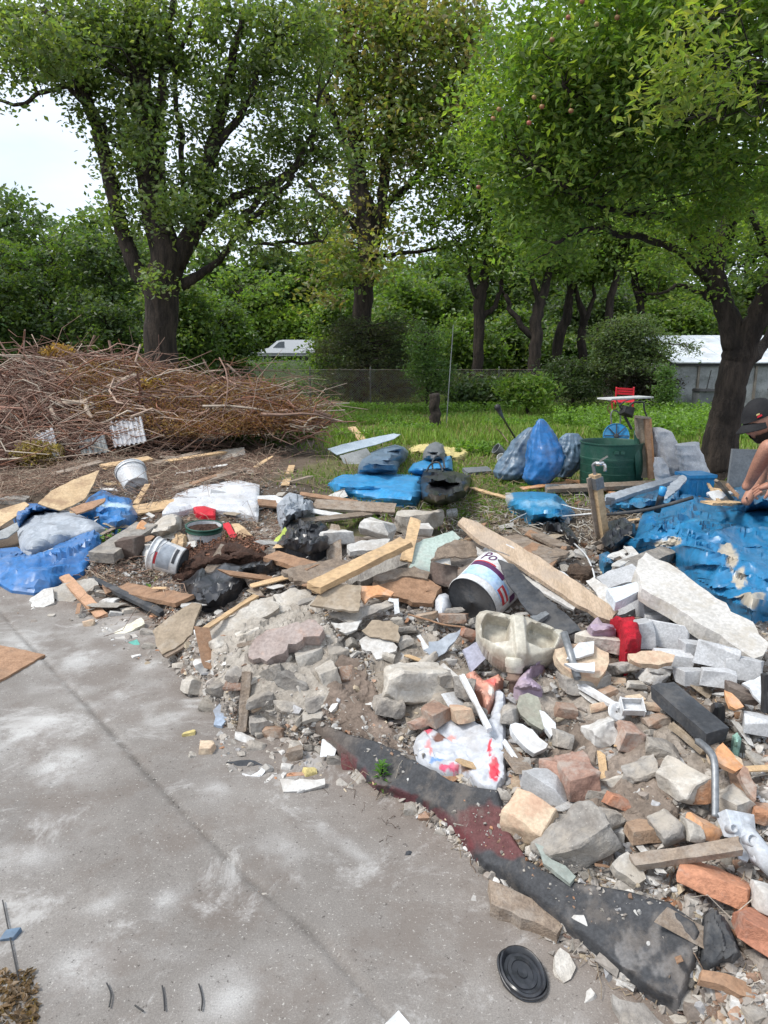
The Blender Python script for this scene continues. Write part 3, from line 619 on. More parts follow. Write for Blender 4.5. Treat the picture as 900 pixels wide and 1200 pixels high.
for i, (px, py, rx, ry, Yb, cl, lab) in enumerate([
 (60, 370, 70, 50, 27, DARK, 'dark undergrowth bush at the left edge above the brush heap'), (130, 385, 40, 40, 26, DARK, 'dark undergrowth bush left of the forked oak trunk'), (-20, 330, 50, 70, 26, GREEN, 'tall green bush cut by the left edge'), (60, 300, 60, 50, 29, GREEN, 'high green bush under the left sky gap'), (130, 300, 40, 50, 28, DARK, 'dark green bush touching the left stem of the forked oak'), (225, 392, 28, 36, 22, GREEN, 'green bush right of the forked oak trunk'), (262, 385, 30, 40, 24, GREEN, 'green bush left of the white van'),
 (210, 350, 34, 30, 22, GREEN, 'leafy bush hanging beside the lower limb of the forked oak'), (330, 372, 28, 16, 84, LIME, 'bright lime green bush beyond the white van'), (365, 382, 30, 18, 85, LIME, 'bright lime green bush right of the white van'), (395, 365, 22, 26, 34, MID, 'fresh green bush left of the middle trunk'), (475, 350, 36, 34, 32, MID, 'fresh green bush right of the middle trunk'), (455, 385, 30, 30, 30, GREEN, 'green bush behind the dark evergreen bush'), (545, 400, 40, 34, 30, MID, 'fresh green bush behind the thin forked tree'), (600, 395, 34, 32, 32, GREEN, 'green bush between the thin dark trunks'), (650, 405, 30, 24, 31, GREEN, 'green bush behind the rounded shrub'), (800, 365, 40, 22, 34, MID, 'fresh green bush above the shed roof'), (515, 350, 30, 30, 34, GREEN, 'green bush above the young slim tree'), (575, 455, 44, 14, 22, DARK, 'dark low hedge behind the fence right of the stump'), (700, 350, 50, 30, 34, DARK, 'dark green bush behind the grey-green one'), (280, 335, 60, 30, 84, MID, 'fresh green bush far right of the forked oak')]):
 yg = gpx(px, Yb); hh = max(4, (yg - py - ry * .5) / 2)
 tree('undergrowth_bush', lab, 'bush', Yb, [[(px, py + ry, 3), (px, py, 2)]], [(px, py, rx, ry * .8), (px - rx * .5, py + ry * .4, rx * .6, ry * .6), (px + rx * .5, py + ry * .35, rx * .6, ry * .6), (px - rx * .3, yg - hh, rx * .8, hh), (px + rx * .45, yg - hh * .8, rx * .7, hh * .8)], cl, 150 if Yb < 50 else 70, 55, .0065 * Yb, .010 * Yb, 300 + i, 'bushes of the undergrowth behind the fence', asp=.6)
# far wood that closes the horizon
rng = np.random.default_rng(900)
P = np.stack([rng.uniform(-120, 120, 26000), rng.uniform(100, 112, 26000), np.zeros(26000)], 1)
P[:, 2] = 1.5 + rng.uniform(0, 1, 26000) ** .8 * (10 + 4 * fbm(P[:, 0] * .08, P[:, 1] * .1, 0, 3, 2))
V, Fs = leaf_mesh(P, 1.5, rng, .8, .4); cl = np.array(GREEN)[rng.integers(0, 4, 26000)] * rng.uniform(.6, 1.2, 26000)[:, None]
tag(obj('distant_wood', V, Fs, M['leaf'], None, np.repeat(cl, 4, 0)), 'pale green distant wood closing the view beyond the road', 'wood', kind='stuff')
# ---- guardrail along the road, with posts
M['galv'] = mat('galv', (.3, .31, .32), (.22, .23, .24), scale=3, rough=.5, bump=.1, metal=.6)
M['post'] = mat('post', (.16, .17, .16), (.09, .1, .09), scale=6, rough=.6, bump=.1, metal=.3)
gr = thing('guardrail', 'grey steel guardrail running along the road in front of the white van', 'guardrail', (-12, 60, 1.2))
mb = MB(); prof = [(0, 0), (.05, .05), (.05, .1), (0, .15), (0, .18), (.05, .23), (.05, .28), (0, .33)]
V = []; Fs = []
for x in (-40, 8): V += [(x, 60 - a, 1.62 + b) for a, b in prof] + [(x, 60.02 - a, 1.62 + b) for a, b in reversed(prof)]
n = len(prof) * 2; Fs = [(k, (k + 1) % n, n + (k + 1) % n, n + k) for k in range(n)] + [tuple(range(n)), tuple(range(2 * n - 1, n - 1, -1))]
obj('rail', V, Fs, M['galv'], gr)
for x in range(-38, 8, 4): MB().box((x, 60.09, 1.55), (.12, .08, .8)).build('post', M['galv'], gr)
# ---- white van
def car_van():
 M['vanpaint'] = mat('vanpaint', (.75, .76, .77), (.72, .73, .74), rough=.25, bump=0, coat=.5)
 M['glass'] = mat('glass', (.03, .04, .045), (.05, .06, .06), rough=.08, bump=0, spec=.8)
 M['rubber'] = mat('rubber', (.02, .02, .02), (.03, .03, .03), rough=.8, bump=.1)
 x0 = at(305, 410, 70).x; Y = 70; zg = 1.215
 t = thing('white_van', 'white van with a sloping windscreen driving behind the guardrail', 'van', (x0 + 2.6, Y, zg))
 pr = [(0, .45), (0, .85), (.25, 1.05), (.95, 1.2), (1.75, 1.85), (2.3, 1.95), (5.1, 1.95), (5.25, 1.8), (5.3, .45)]
 V = []; n = len(pr)
 for s, k in ((-1, 1), (1, 1)):
  for a, b in pr: V.append((x0 + a, Y + s * (.92 - .12 * max(0, b - 1) / .95), zg + b))
 Fs = [tuple(range(n)), tuple(range(2 * n - 1, n - 1, -1))] + [(k, n + k, n + (k + 1) % n, (k + 1) % n) for k in range(n)]
 autosmooth(obj('body', V, Fs, M['vanpaint'], t), 30)
 def pane(name, q):
  V = [(x0 + a, Y - (.932 - .12 * max(0, b - 1) / .95), zg + b) for a, b in q] + [(x0 + a, Y - (.90 - .12 * max(0, b - 1) / .95), zg + b) for a, b in q]; n = len(q)
  obj(name, V, [tuple(range(n)), tuple(range(2 * n - 1, n - 1, -1))] + [(k, n + k, n + (k + 1) % n, (k + 1) % n) for k in range(n)], M['glass'], t)
 pane('window', [(1.35, 1.22), (1.95, 1.75), (2.45, 1.8), (2.45, 1.22)])
 V = [(x0 + 1.0, Y + s * .78, zg + 1.27) for s in (-1, 1)] + [(x0 + 1.7, Y + s * .72, zg + 1.86) for s in (1, -1)]; V += [(a - .03, b, c + .03) for a, b, c in V]
 obj('windscreen', V, [(0, 1, 2, 3), (7, 6, 5, 4), (0, 4, 5, 1), (1, 5, 6, 2), (2, 6, 7, 3), (3, 7, 4, 0)], M['glass'], t)
 for a in (.9, 4.3):
  for s in (-1, 1): MB().lathe([(.2, -.1), (.33, -.1), (.35, -.06), (.35, .06), (.33, .1), (.2, .1)], (x0 + a, Y + s * .85, zg + .35), frame_of((0, 1, 0)), 20).build('wheel', M['rubber'], t)
 MB().box((x0 + .06, Y - .7, zg + .8), (.12, .3, .18)).build('headlight', M['galv'], t)
car_van()
# ---- houses glimpsed far off between the trunks
M['render_w'] = mat('render_w', (.7, .7, .68), (.6, .6, .58), rough=.9, bump=.1)
M['tile_red'] = mat('tile_red', (.42, .13, .09), (.3, .09, .06), rough=.8, bump=.3, bs=10)
def house(px, Y, wpx, ytop, yeave, label, zb):
 a = at(px - wpx / 2, yeave, Y); b = at(px + wpx / 2, yeave, Y); top = at(px, ytop, Y).z
 t = thing('distant_house', label, 'house', ((a.x + b.x) / 2, Y + 3, zb))
 MB().box(((a.x + b.x) / 2, Y + 3, (a.z + zb) / 2), (b.x - a.x, 6, a.z - zb)).build('wall', M['render_w'], t)
 x0, x1 = a.x - .3, b.x + .3; V = [(x0, Y - .4, a.z), (x1, Y - .4, a.z), (x1, Y + 6.4, a.z), (x0, Y + 6.4, a.z), (x0, Y + 3, top), (x1, Y + 3, top)]
 obj('roof', V, [(0, 1, 5, 4), (2, 3, 4, 5), (1, 2, 5), (3, 0, 4), (3, 2, 1, 0)], M['tile_red'], t)
 n = max(1, int((b.x - a.x) / 2))
 for k in range(n):
  x = a.x + (k + .5) * (b.x - a.x) / n; MB().box((x, Y - .02, a.z - 1.0), (.9, .06, 1.1)).build('window', M['glass'], t)
house(590, 56, 26, 366, 372, 'small white house wall glimpsed between the thin dark trunks', 1.2)
house(768, 44, 60, 380, 392, 'red tiled house roof showing above the white shed', 1.0)
# ---- chain link fence
FY = 22.2
fe = thing('chain_link_fence', 'rusty chain-link fence on thin grey posts across the back of the lawn', 'fence', (-1, FY, 0))
fx0 = at(-60, 433, FY).x; fx1 = at(778, 433, FY).x; p = .075; h = 1.22
k = np.arange(fx0 - h, fx1, p); A = []; B = []
for d in (1, -1):
 a = k if d > 0 else k + h
 A.append(np.stack([a, np.full(len(k), FY + .004 * d), np.full(len(k), .03)], 1)); B.append(np.stack([a + d * h, np.full(len(k), FY + .004 * d), np.full(len(k), h)], 1))
A = np.concatenate(A); B = np.concatenate(B); ok = (np.minimum(A[:, 0], B[:, 0]) > fx0) & (np.maximum(A[:, 0], B[:, 0]) < fx1); A = A[ok]; B = B[ok]
V, Fs, R = twig_mesh(A, B, .0032, .0032, np.random.default_rng(1), 0, 2, 3)
M['wire'] = mat('wire', (.2, .2, .19), (.16, .11, .08), rough=.6, bump=0, metal=.4)
tag(obj('wire_mesh', V, Fs, M['wire'], fe), kind='stuff')
MB().tube([(fx0, FY, h), ((fx0 + fx1) / 2, FY, h - .012), (fx1, FY, h)], .008, 5).build('top_wire', M['wire'], fe)
for px in (-60, 8, 79, 150, 221, 292, 363, 434, 505, 585, 650, 715, 778):
 x = at(px, 433, FY).x; MB().tube([(x, FY + .03, -.1), (x, FY + .03, h + .06)], .022, 8).lathe([(.026, 0), (.02, .02), (.004, .026)], (x, FY + .03, h + .06), None, 8).build('post', M['post'], fe)
# lone stump, dead vine poles
tree('tree_stump', 'lone dark cut trunk standing on the lawn before the fence', 'stump', 16.2, [[(509, 502, 15), (510, 480, 12), (509, 462, 12)]], [], GREEN, 0, 0, 0, 0, 5, bark='bark')
mb = MB(); a = at(508, 470, 16.4); mb.tube([(a.x + .3, 16.4, 0), (a.x + .36, 16.4, 1.2), (a.x + .42, 16.42, 2.3)], [.012, .01, .008], 6); o = mb.build('garden_stake', M['galv'], None); tag(o, 'tall thin grey stake rising right beside the lone stump', 'stake')
# ---- white roofed shed and bins behind the apple tree
M['pale_panel'] = mat('pale_panel', (.62, .66, .7), (.5, .54, .58), scale=2, rough=.6, bump=.1, dirt=(.3, .31, .3), dirt_amt=.5, ds=2.5)
M['grey_panel'] = mat('grey_panel', (.36, .37, .37), (.25, .26, .26), scale=2.5, rough=.8, bump=.2, dirt=(.12, .13, .12), dirt_amt=.6, ds=3)
M['steel_dark'] = mat('steel_dark', (.03, .03, .032), (.05, .05, .05), rough=.5, bump=.05)
M['wood_grey'] = mat('wood_grey', (.27, .24, .2), (.18, .155, .13), scale=5, rough=.9, bump=.5, bs=40, stretch=(1, .15, 1))
def shed():
 Y = 20.6; x0 = at(784, 440, Y).x; x1 = at(985, 440, Y).x; he = at(800, 426, Y).z; Yb = 23.6; top = at(800, 394, Yb).z
 t = thing('garden_shed', 'low grey panel shed with a pale sloping sheet roof behind the apple tree', 'shed', ((x0 + x1) / 2, 22, 0))
 n = 6; wdt = (x1 - x0) / n
 for k in range(n): MB().box((x0 + (k + .5) * wdt, Y, he / 2), (wdt - .02, .05, he)).build('wall_panel', M['grey_panel'], t)
 for k in range(n + 1): MB().box((x0 + k * wdt, Y - .05, he / 2), (.06, .06, he)).build('wall_post', M['wood_grey'], t)
 MB().box(((x0 + x1) / 2, Y - .09, he - .03), (x1 - x0 + .2, .05, .07)).build('eaves_rail', M['steel_dark'], t)
 MB().box((x0, (Y + Yb) / 2 + .06, he / 2), (.05, Yb - Y - .1, he)).build('side_wall', M['grey_panel'], t)
 for k in range(n):
  a = x0 + k * wdt; b = a + wdt - .02; V = [(a, Y - .2, he + .01), (b, Y - .2, he + .01), (b, Yb, top), (a, Yb, top)]; V += [(x, y, z + .03) for x, y, z in V]
  obj('roof_sheet', V, [(3, 2, 1, 0), (4, 5, 6, 7), (0, 1, 5, 4), (1, 2, 6, 5), (2, 3, 7, 6), (3, 0, 4, 7)], M['pale_panel'], t)
shed()
M['plastic_grey'] = mat('plastic_grey', (.17, .18, .19), (.13, .14, .15), rough=.6, bump=.05)
for i, (px, py, s, lb) in enumerate([(823, 473, 1.0, 'grey bin with a black lid standing against the shed wall, left of the apple trunk'), (843, 463, .95, 'dark lidded bin half hidden by the left side of the apple trunk'), (912, 470, 1, 'dark lidded bin at the right edge behind the second apple stem')]):
 Y = 19.6 + .2 * i; b = at(px, py, Y); t = thing('lidded_bin', lb, 'bin', (b.x, Y, 0), 'bins in front of the shed'); z0 = 0
 MB().box((b.x, Y, .36 * s), (.36 * s, .4 * s, .66 * s), None, 1.15).build('bin_body', M['plastic_grey'] if i != 1 else M['steel_dark'], t)
 MB().box((b.x, Y - .05, .72 * s), (.48 * s, .5 * s, .06), None, .92).build('lid', M['steel_dark'], t)
 MB().tube([(b.x - .05, Y - .26, .66 * s), (b.x + .02, Y - .3, 1.25)], .014, 6).build('handle_pole', M['steel_dark'], t)
# ============================================================ brush heap
def brush_Y(px, py): return 10.9 + (530 - np.asarray(py, float)) / 110 * 2.2
BR = [(-70, 452), (0, 438), (28, 428), (60, 412), (92, 424), (135, 420), (165, 428), (235, 446), (300, 452), (345, 470), (384, 490), (372, 502), (330, 500), (280, 492), (215, 508), (150, 520), (60, 540), (0, 556), (-70, 570)]
def br_pts(rng, n, poly, inset=0):
 out = []
 lo = np.min(poly, 0); hi = np.max(poly, 0)
 while sum(len(o) for o in out) < n:
  q = np.stack([rng.uniform(lo[0], hi[0], n), rng.uniform(lo[1], hi[1], n)], 1); m = sdist(q[:, 0], q[:, 1], poly) > inset; out.append(q[m])
 q = np.concatenate(out)[:n]; Y = brush_Y(q[:, 0], q[:, 1]) + rng.normal(0, .12, n); d = rays(q[:, 0], q[:, 1]); t = Y / d[:, 1]
 return np.stack([d[:, 0] * t, Y, CAMH + d[:, 2] * t], 1), q
bh = thing('brush_heap', 'long heap of cut branches and dead reddish brown conifer sprays', 'brush heap', (-5, 12, 0))
rng = np.random.default_rng(77)
# dark inner mass
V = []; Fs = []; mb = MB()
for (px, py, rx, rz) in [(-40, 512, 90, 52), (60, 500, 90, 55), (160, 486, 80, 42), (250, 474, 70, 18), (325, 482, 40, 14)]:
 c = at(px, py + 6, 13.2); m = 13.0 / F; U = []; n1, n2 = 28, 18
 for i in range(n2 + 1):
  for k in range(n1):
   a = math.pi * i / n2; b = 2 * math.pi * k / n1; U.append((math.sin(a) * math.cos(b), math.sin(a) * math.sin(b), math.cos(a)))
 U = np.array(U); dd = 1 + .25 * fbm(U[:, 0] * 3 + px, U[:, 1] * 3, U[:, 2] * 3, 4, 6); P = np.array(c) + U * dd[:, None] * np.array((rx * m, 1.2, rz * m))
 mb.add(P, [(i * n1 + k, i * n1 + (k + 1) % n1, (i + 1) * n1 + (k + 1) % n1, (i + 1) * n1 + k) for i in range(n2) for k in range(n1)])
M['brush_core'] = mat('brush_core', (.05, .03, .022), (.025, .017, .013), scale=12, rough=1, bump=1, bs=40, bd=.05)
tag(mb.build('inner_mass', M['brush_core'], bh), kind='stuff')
A, q = br_pts(rng, 8500, BR); ln = rng.gamma(2.2, .3, len(A)); ang = rng.normal(0, .38, len(A)) + np.where(rng.uniform(size=len(A)) < .18, rng.normal(0, .9, len(A)), 0)
ang += np.where(q[:, 0] < 90, rng.normal(0, .5, len(A)), 0)
D = np.stack([np.cos(ang), rng.normal(-.05, .28, len(A)), np.sin(ang) * .85], 1); B = A + D * ln[:, None] * .5; A2 = A - D * ln[:, None] * .5
for X_ in (A2, B): X_[:, 2] = np.maximum(X_[:, 2], .03)
r = rng.gamma(1.6, .0042, len(A)) + .002
V, Fs, R = twig_mesh(A2, B, r, r * .4, rng, .22, 6, 4)
tc_ = np.array([(.27, .15, .11), (.34, .22, .17), (.2, .115, .09), (.44, .33, .26), (.3, .14, .09), (.52, .44, .35)])[rng.choice(6, len(A), p=[.25, .22, .2, .12, .15, .06])] * rng.uniform(.7, 1.2, len(A))[:, None]
tag(obj('sticks', V, Fs, M['twig'], bh, np.repeat(tc_, R, 0)), kind='stuff')
A, q = br_pts(rng, 260, BR, 6); ln = rng.uniform(.9, 2.6, 260); ang = rng.normal(0, .2, 260); D = np.stack([np.cos(ang), rng.normal(0, .15, 260), np.sin(ang)], 1) * ln[:, None] * .5; A[:, 1] -= .1; B = A + D; A = A - D; B[:, 2] = np.maximum(B[:, 2], .05); A[:, 2] = np.maximum(A[:, 2], .05); r = rng.uniform(.008, .022, 260)
V, Fs, R = twig_mesh(A, B, r, r * .4, rng, .1, 7, 6); tag(obj('long_branches', V, Fs, M['twig'], bh, np.repeat(np.array([(.42, .34, .27), (.3, .2, .15), (.5, .42, .34), (.24, .15, .11)])[rng.integers(0, 4, 260)], R, 0), True), kind='stuff')
# dead conifer sprays
NB = [(85, 430), (150, 425), (240, 445), (310, 452), (352, 472), (380, 492), (300, 500), (230, 506), (170, 500), (100, 490)]
Cc, q = br_pts(rng, 1300, NB); Cc[:, 1] -= .12; idx = np.repeat(np.arange(1300), 46); P = Cc[idx] + rng.normal(size=(len(idx), 3)) * np.array((.17, .14, .07))
V, Fs = leaf_mesh(P, .06, rng, .22, .3); cl = np.array([(.30, .14, .085), (.36, .19, .11), (.23, .11, .07), (.44, .28, .17)])[rng.integers(0, 4, 1300)][idx] * rng.uniform(.6, 1.3, len(idx))[:, None]
tag(obj('dead_sprays', V, Fs, M['leaf'], bh, np.repeat(cl, 4, 0)), kind='stuff')
# dry leaf tufts
for i, (px, py, rx, ry, cc, lb) in enumerate([(68, 413, 22, 10, (.5, .3, .14), 'tan dry leaf tuft on the crest of the heap'), (178, 453, 20, 10, (.55, .36, .12), 'golden dry leaf tuft on the right of the heap'), (45, 535, 34, 20, (.48, .36, .2), 'straw coloured dry leaves low on the left of the heap'), (250, 458, 9, 8, (.6, .42, .3), 'pale dry leaf tuft in the middle of the red sprays'), (268, 470, 8, 6, (.5, .32, .2), 'small tan leaf tuft in the red sprays')]):
 Y = float(brush_Y(px, py)) - .25; c = at(px, py, Y); m = Y / F; n = int(rx * ry * 1.6)
 P = np.array(c) + sph(rng, n, .2) * np.array((rx * m, .22, ry * m)); V, Fs = leaf_mesh(P, .085, rng, .5, .3, .5); cl = np.array(cc) * rng.uniform(.5, 1.25, n)[:, None]
 o = obj('dry_leaf_tuft', V, Fs, M['leaf'], bh, np.repeat(cl, 4, 0)); o['label'] = lb; o['kind'] = 'stuff'
M['pale_bark'] = mat('pale_bark', (.5, .42, .34), (.34, .27, .21), scale=7, rough=.85, bump=.3, stretch=(.3, 1, 1), dirt=(.2, .14, .1), dirt_amt=.5)
M['brown_bark'] = mat('brown_bark', (.24, .17, .13), (.15, .1, .08), scale=8, rough=.9, bump=.6, bs=40)
def pole(name, label, cat, pts, m_, group=None, dY=-.2, n=8, Ys=None):
 Q = []
 for i, p in enumerate(pts):
  Y = Ys[i] if Ys else float(brush_Y(p[0], p[1])) + dY; c = at(p[0], p[1], Y); Q.append((c.x, c.y, c.z, p[2] / 2 * Y / F))
 S = spline(Q, 5, .004, rng); mb = MB(); mb.tube(S[:, :3], list(S[:, 3]), n); return tag(mb.build(name, m_, None, True), label, cat, group)
pole('pale_log', 'pale peeled log with a ragged end lying across the heap crest', 'log', [(62, 474, 7), (85, 468, 9), (118, 455, 10), (146, 443, 9)], M['pale_bark'])
pole('pale_log', 'short pale split log above the golden leaves, right of the longer peeled one', 'log', [(122, 458, 7), (142, 448, 9), (161, 441, 8)], M['pale_bark'], None, -.35)
pole('bare_pole', 'long straight tan pole along the right half of the brush heap', 'pole', [(205, 481, 5), (250, 480, 6), (296, 483, 6)], M['pale_bark'])
pole('bare_pole', 'thin pale pole sloping down to the right end of the brush heap', 'pole', [(198, 443, 3), (250, 449, 4), (300, 455, 3)], M['pale_bark'])
pole('bare_pole', 'grey pole with splayed twigs poking out of the right end of the brush heap', 'pole', [(328, 463, 7), (345, 474, 6), (388, 488, 4)], M['brown_bark'])
pole('bare_pole', 'brown pole sloping from the left edge across the front of the heap', 'pole', [(-10, 486, 6), (35, 478, 6), (100, 486, 4), (150, 490, 3)], M['brown_bark'])
pole('bare_pole', 'thin tan branch rising from the left end of the heap', 'pole', [(-10, 434, 2), (40, 438, 3), (110, 448, 4), (160, 468, 3)], M['pale_bark'])
pole('bare_pole', 'upright twig sticking out of the crest at the forked oak', 'pole', [(130, 425, 3), (145, 412, 2), (158, 402, 1)], M['brown_bark'])
ped = [((60, 478, 5), (64, 488, 6), (70, 492, 3)), ((100, 470, 6), (102, 480, 6), (108, 490, 3)), ((66, 474, 6), (90, 472, 7), (110, 474, 4))]
for i, p in enumerate(ped): pole('torn_bark_strip', ['curved strip of orange torn bark hanging at the left end of the peeled log', 'hanging strip of pale torn wood under the peeled log', 'flat strip of torn yellow wood between two hanging strips'][i], 'bark strip', p, M['pale_bark'], None, -.45)
# sheets of corrugated board leaning on the heap
# ============================================================ lawn
rng = np.random.default_rng(61)
def scatter(rng, n, poly, soft=.3):
 out = []; lo = np.min(poly, 0); hi = np.max(poly, 0); got = 0
 while got < n:
  q = np.stack([rng.uniform(max(lo[0], -16), min(hi[0], 18), n), rng.uniform(lo[1], min(hi[1], 30), n)], 1)
  m = sdist(q[:, 0], q[:, 1], poly) > soft * rng.normal(0, 1, n); m &= rng.uniform(0, 1, n) < np.clip(9 / q[:, 1], 0, 1) ** 1.1; out.append(q[m]); got += m.sum()
 return np.concatenate(out)[:n]
LW = wpoly([(415, 612), (350, 560), (395, 515), (290, 500), (-500, 474), (-500, 466), (4000, 466), (2500, 478), (900, 520), (835, 562), (690, 585), (600, 600), (540, 622), (480, 610)])
Q = scatter(rng, 150000, LW, .25)
pn = fbm(Q[:, 0] * .8, Q[:, 1] * .8, 0, 4, 44); keepm = rng.uniform(0, 1, len(Q)) < .55 + .9 * pn; Q = Q[keepm]; pn = pn[keepm]
z = base_h(Q[:, 0], Q[:, 1]) - .005; tall = smooth((Q[:, 1] - 10) / 5); hgt = (.03 + .05 * rng.uniform(0, 1, len(Q)) + tall * (.05 + .16 * rng.uniform(0, 1, len(Q)) * np.clip(.5 + pn, 0, 1.2)))
a = rng.uniform(0, 6.283, len(Q)); dx = np.cos(a); dy = np.sin(a); wd = (.006 + .006 * tall) * (1 + Q[:, 1] / 14); ln = rng.uniform(.1, .7, len(Q)) * hgt; b = rng.uniform(0, 6.283, len(Q))
b0 = np.stack([Q[:, 0] - dx * wd, Q[:, 1] - dy * wd, z], 1); b1 = np.stack([Q[:, 0] + dx * wd, Q[:, 1] + dy * wd, z], 1); tp = np.stack([Q[:, 0] + np.cos(b) * ln, Q[:, 1] + np.sin(b) * ln, z + hgt], 1)
V = np.stack([b0, b1, tp], 1).reshape(-1, 3); Fs = np.arange(len(V)).reshape(-1, 3)
straw = (rng.uniform(0, 1, len(Q)) < .10 + .25 * np.clip(-fbm(Q[:, 0] * 1.1, Q[:, 1] * 1.1, 0, 3, 45) , 0, 1))[:, None]
cl = np.where(straw, np.array((.38, .32, .17)), np.array((.19, .28, .06)) * (1 + .35 * pn)[:, None]) * rng.uniform(.65, 1.3, len(Q))[:, None]
tag(obj('grass', V, Fs, M['grass'], None, np.repeat(cl, 3, 0)), 'rough green lawn grass with straw patches in front of the fence', 'grass', kind='stuff')
def weeds(label, pxs, n, leafs, cols, hmax, seed, name='weeds', asp=.5):
 rng = np.random.default_rng(seed); P = []
 for (px, py, rx_m, ry_m) in pxs:
  c = onz(px, py); k = int(n / len(pxs)); q = rng.normal(size=(k, 2)) * .5
  st = rng.uniform(-1, 1, (max(3, k // 14), 2)); st = st[rng.integers(0, len(st), k)] + q * .06
  x = c[0] + st[:, 0] * rx_m; y = c[1] + st[:, 1] * ry_m; P.append(np.stack([x, y, base_h(x, y) + rng.uniform(0, 1, k) ** .8 * hmax * rng.uniform(.5, 1, k)], 1))
 P = np.concatenate(P); V, Fs = leaf_mesh(P, leafs, rng, asp, .6); cl = np.array(cols)[rng.integers(0, len(cols), len(P))] * rng.uniform(.7, 1.3, len(P))[:, None]
 return tag(obj(name, V, Fs, M['leaf'], None, np.repeat(cl, 4, 0)), label, 'weeds', kind='stuff')
WG = [(.19, .32, .065), (.23, .37, .08), (.15, .26, .055)]
weeds('tall bright green nettles between the green barrel and the apple trunk', [(730, 508, .9, 1.2), (775, 505, .9, 1.4), (810, 510, .7, 1.4), (690, 500, .8, .8), (790, 492, 1.4, 1.2), (720, 495, .8, .8), (820, 495, .8, 1)], 15000, .085, WG, .5, 70)
weeds('low leafy weeds along the foot of the fence', [(x, 482 + (x % 3) * 3, .9, .5) for x in range(400, 800, 36)], 12000, .09, WG + [(.2, .3, .09)], .34, 71)
weeds('patchy broad leaved weeds over the middle of the lawn', [(450, 495, 1.0, .8), (480, 505, .7, .6), (560, 492, 1.0, .8), (600, 500, .8, .6), (655, 495, .9, .6), (430, 515, .6, .5), (560, 530, .4, .4)], 9000, .07, WG, .2, 72)
weeds('low green plants at the foot of the right end of the brush heap', [(315, 522, .6, .4), (290, 522, .4, .3), (345, 516, .5, .3), (360, 508, .4, .3)], 3600, .06, [(.1, .19, .04), (.13, .22, .05)], .22, 73)
weeds('undergrowth in the shade of the bank beyond the fence', [(x, 463, 1.6, 1.4) for x in range(-40, 800, 45)] + [(x, 452, 3, 3) for x in range(-40, 900, 60)], 26000, .16, GREEN + MID, .75, 74, 'undergrowth')
# ============================================================ debris tools
OCC = []
def resub(poly, step):
 P = [np.array(p, float) for p in poly]; out = []
 for i in range(len(P)):
  a = P[i]; b = P[(i + 1) % len(P)]; n = max(1, int(round(np.linalg.norm(b - a) / step)))
  for k in range(n): out.append(a + (b - a) * k / n)
 return np.array(out)
def nrm(v):
 v = np.array(v, float); return v / np.linalg.norm(v)
def onplane(P, p0, n):
 d = rays(P[:, 0], P[:, 1]); o = np.array((0, 0, CAMH)); t = ((np.array(p0) - o) @ n) / (d @ n); return o + d * t[:, None]
def plate(name, label, cat, poly, mt, thick=.02, lift=.04, n=(0, -.3, 1), rough=.004, group=None, parent=None, step=.03, bevel=None, occ=True, seed=0, anchor=None, bump=0.0):
 """a flat broken piece: its outline lies on a tilted plane over the heap, then gets its own thickness"""
 rng = np.random.default_rng(abs(hash((round(poly[0][0]), round(poly[0][1]), seed))) % 99991)
 pa = np.array(poly, float); c = pa.mean(0) if anchor is None else np.array(anchor, float); p0 = on(c[0], c[1], lift); n = nrm(n)
 if occ and parent is None: OCC.append(pa)
 W = onplane(pa, p0, n); W = resub(W, step)
 if len(W) > 400: W = resub(onplane(pa, p0, n), step * 3)
 F_ = frame_of(n); L = (W - p0) @ F_; L[:, :2] += rng.normal(0, rough, (len(L), 2)) if rough else 0
 bm = bmesh.new(); vs = [bm.verts.new((x, y, 0)) for x, y in L[:, :2]]
 f = bm.faces.new(vs)
 if f.normal.z < 0: f.normal_flip()
 ex = bmesh.ops.extrude_face_region(bm, geom=[f]); low = [g for g in ex['geom'] if isinstance(g, bmesh.types.BMVert)]
 # the original face becomes the bottom after swapping
 for v in low: v.co.z = 0
 for v in vs: v.co.z = -thick; v.co.x += rng.normal(0, rough * .6) if rough else 0; v.co.y += rng.normal(0, rough * .6) if rough else 0
 bmesh.ops.recalc_face_normals(bm, faces=bm.faces)
 bmesh.ops.triangulate(bm, faces=[f for f in bm.faces if len(f.verts) > 4])
 if bump:
  bmesh.ops.subdivide_edges(bm, edges=[e for e in bm.edges if e.calc_length() > .05], cuts=1, use_grid_fill=False)
  bmesh.ops.triangulate(bm, faces=bm.faces)
  bmesh.ops.subdivide_edges(bm, edges=[e for e in bm.edges if e.calc_length() > .04], cuts=1); bmesh.ops.triangulate(bm, faces=bm.faces)
  for v in bm.verts: v.co.z += bump * float(fbm(v.co.x * 14 + p0[0] * 9, v.co.y * 14, 0, 3, 12))
 V = np.array([v.co for v in bm.verts]) @ F_.T + p0; bm.verts.index_update(); Fs = [tuple(v.index for v in f.verts) for f in bm.faces]; bm.free()
 o = obj(name, V, Fs, mt, parent)
 if parent is None: tag(o, label, cat, group)
 elif label: o['label'] = label
 return o
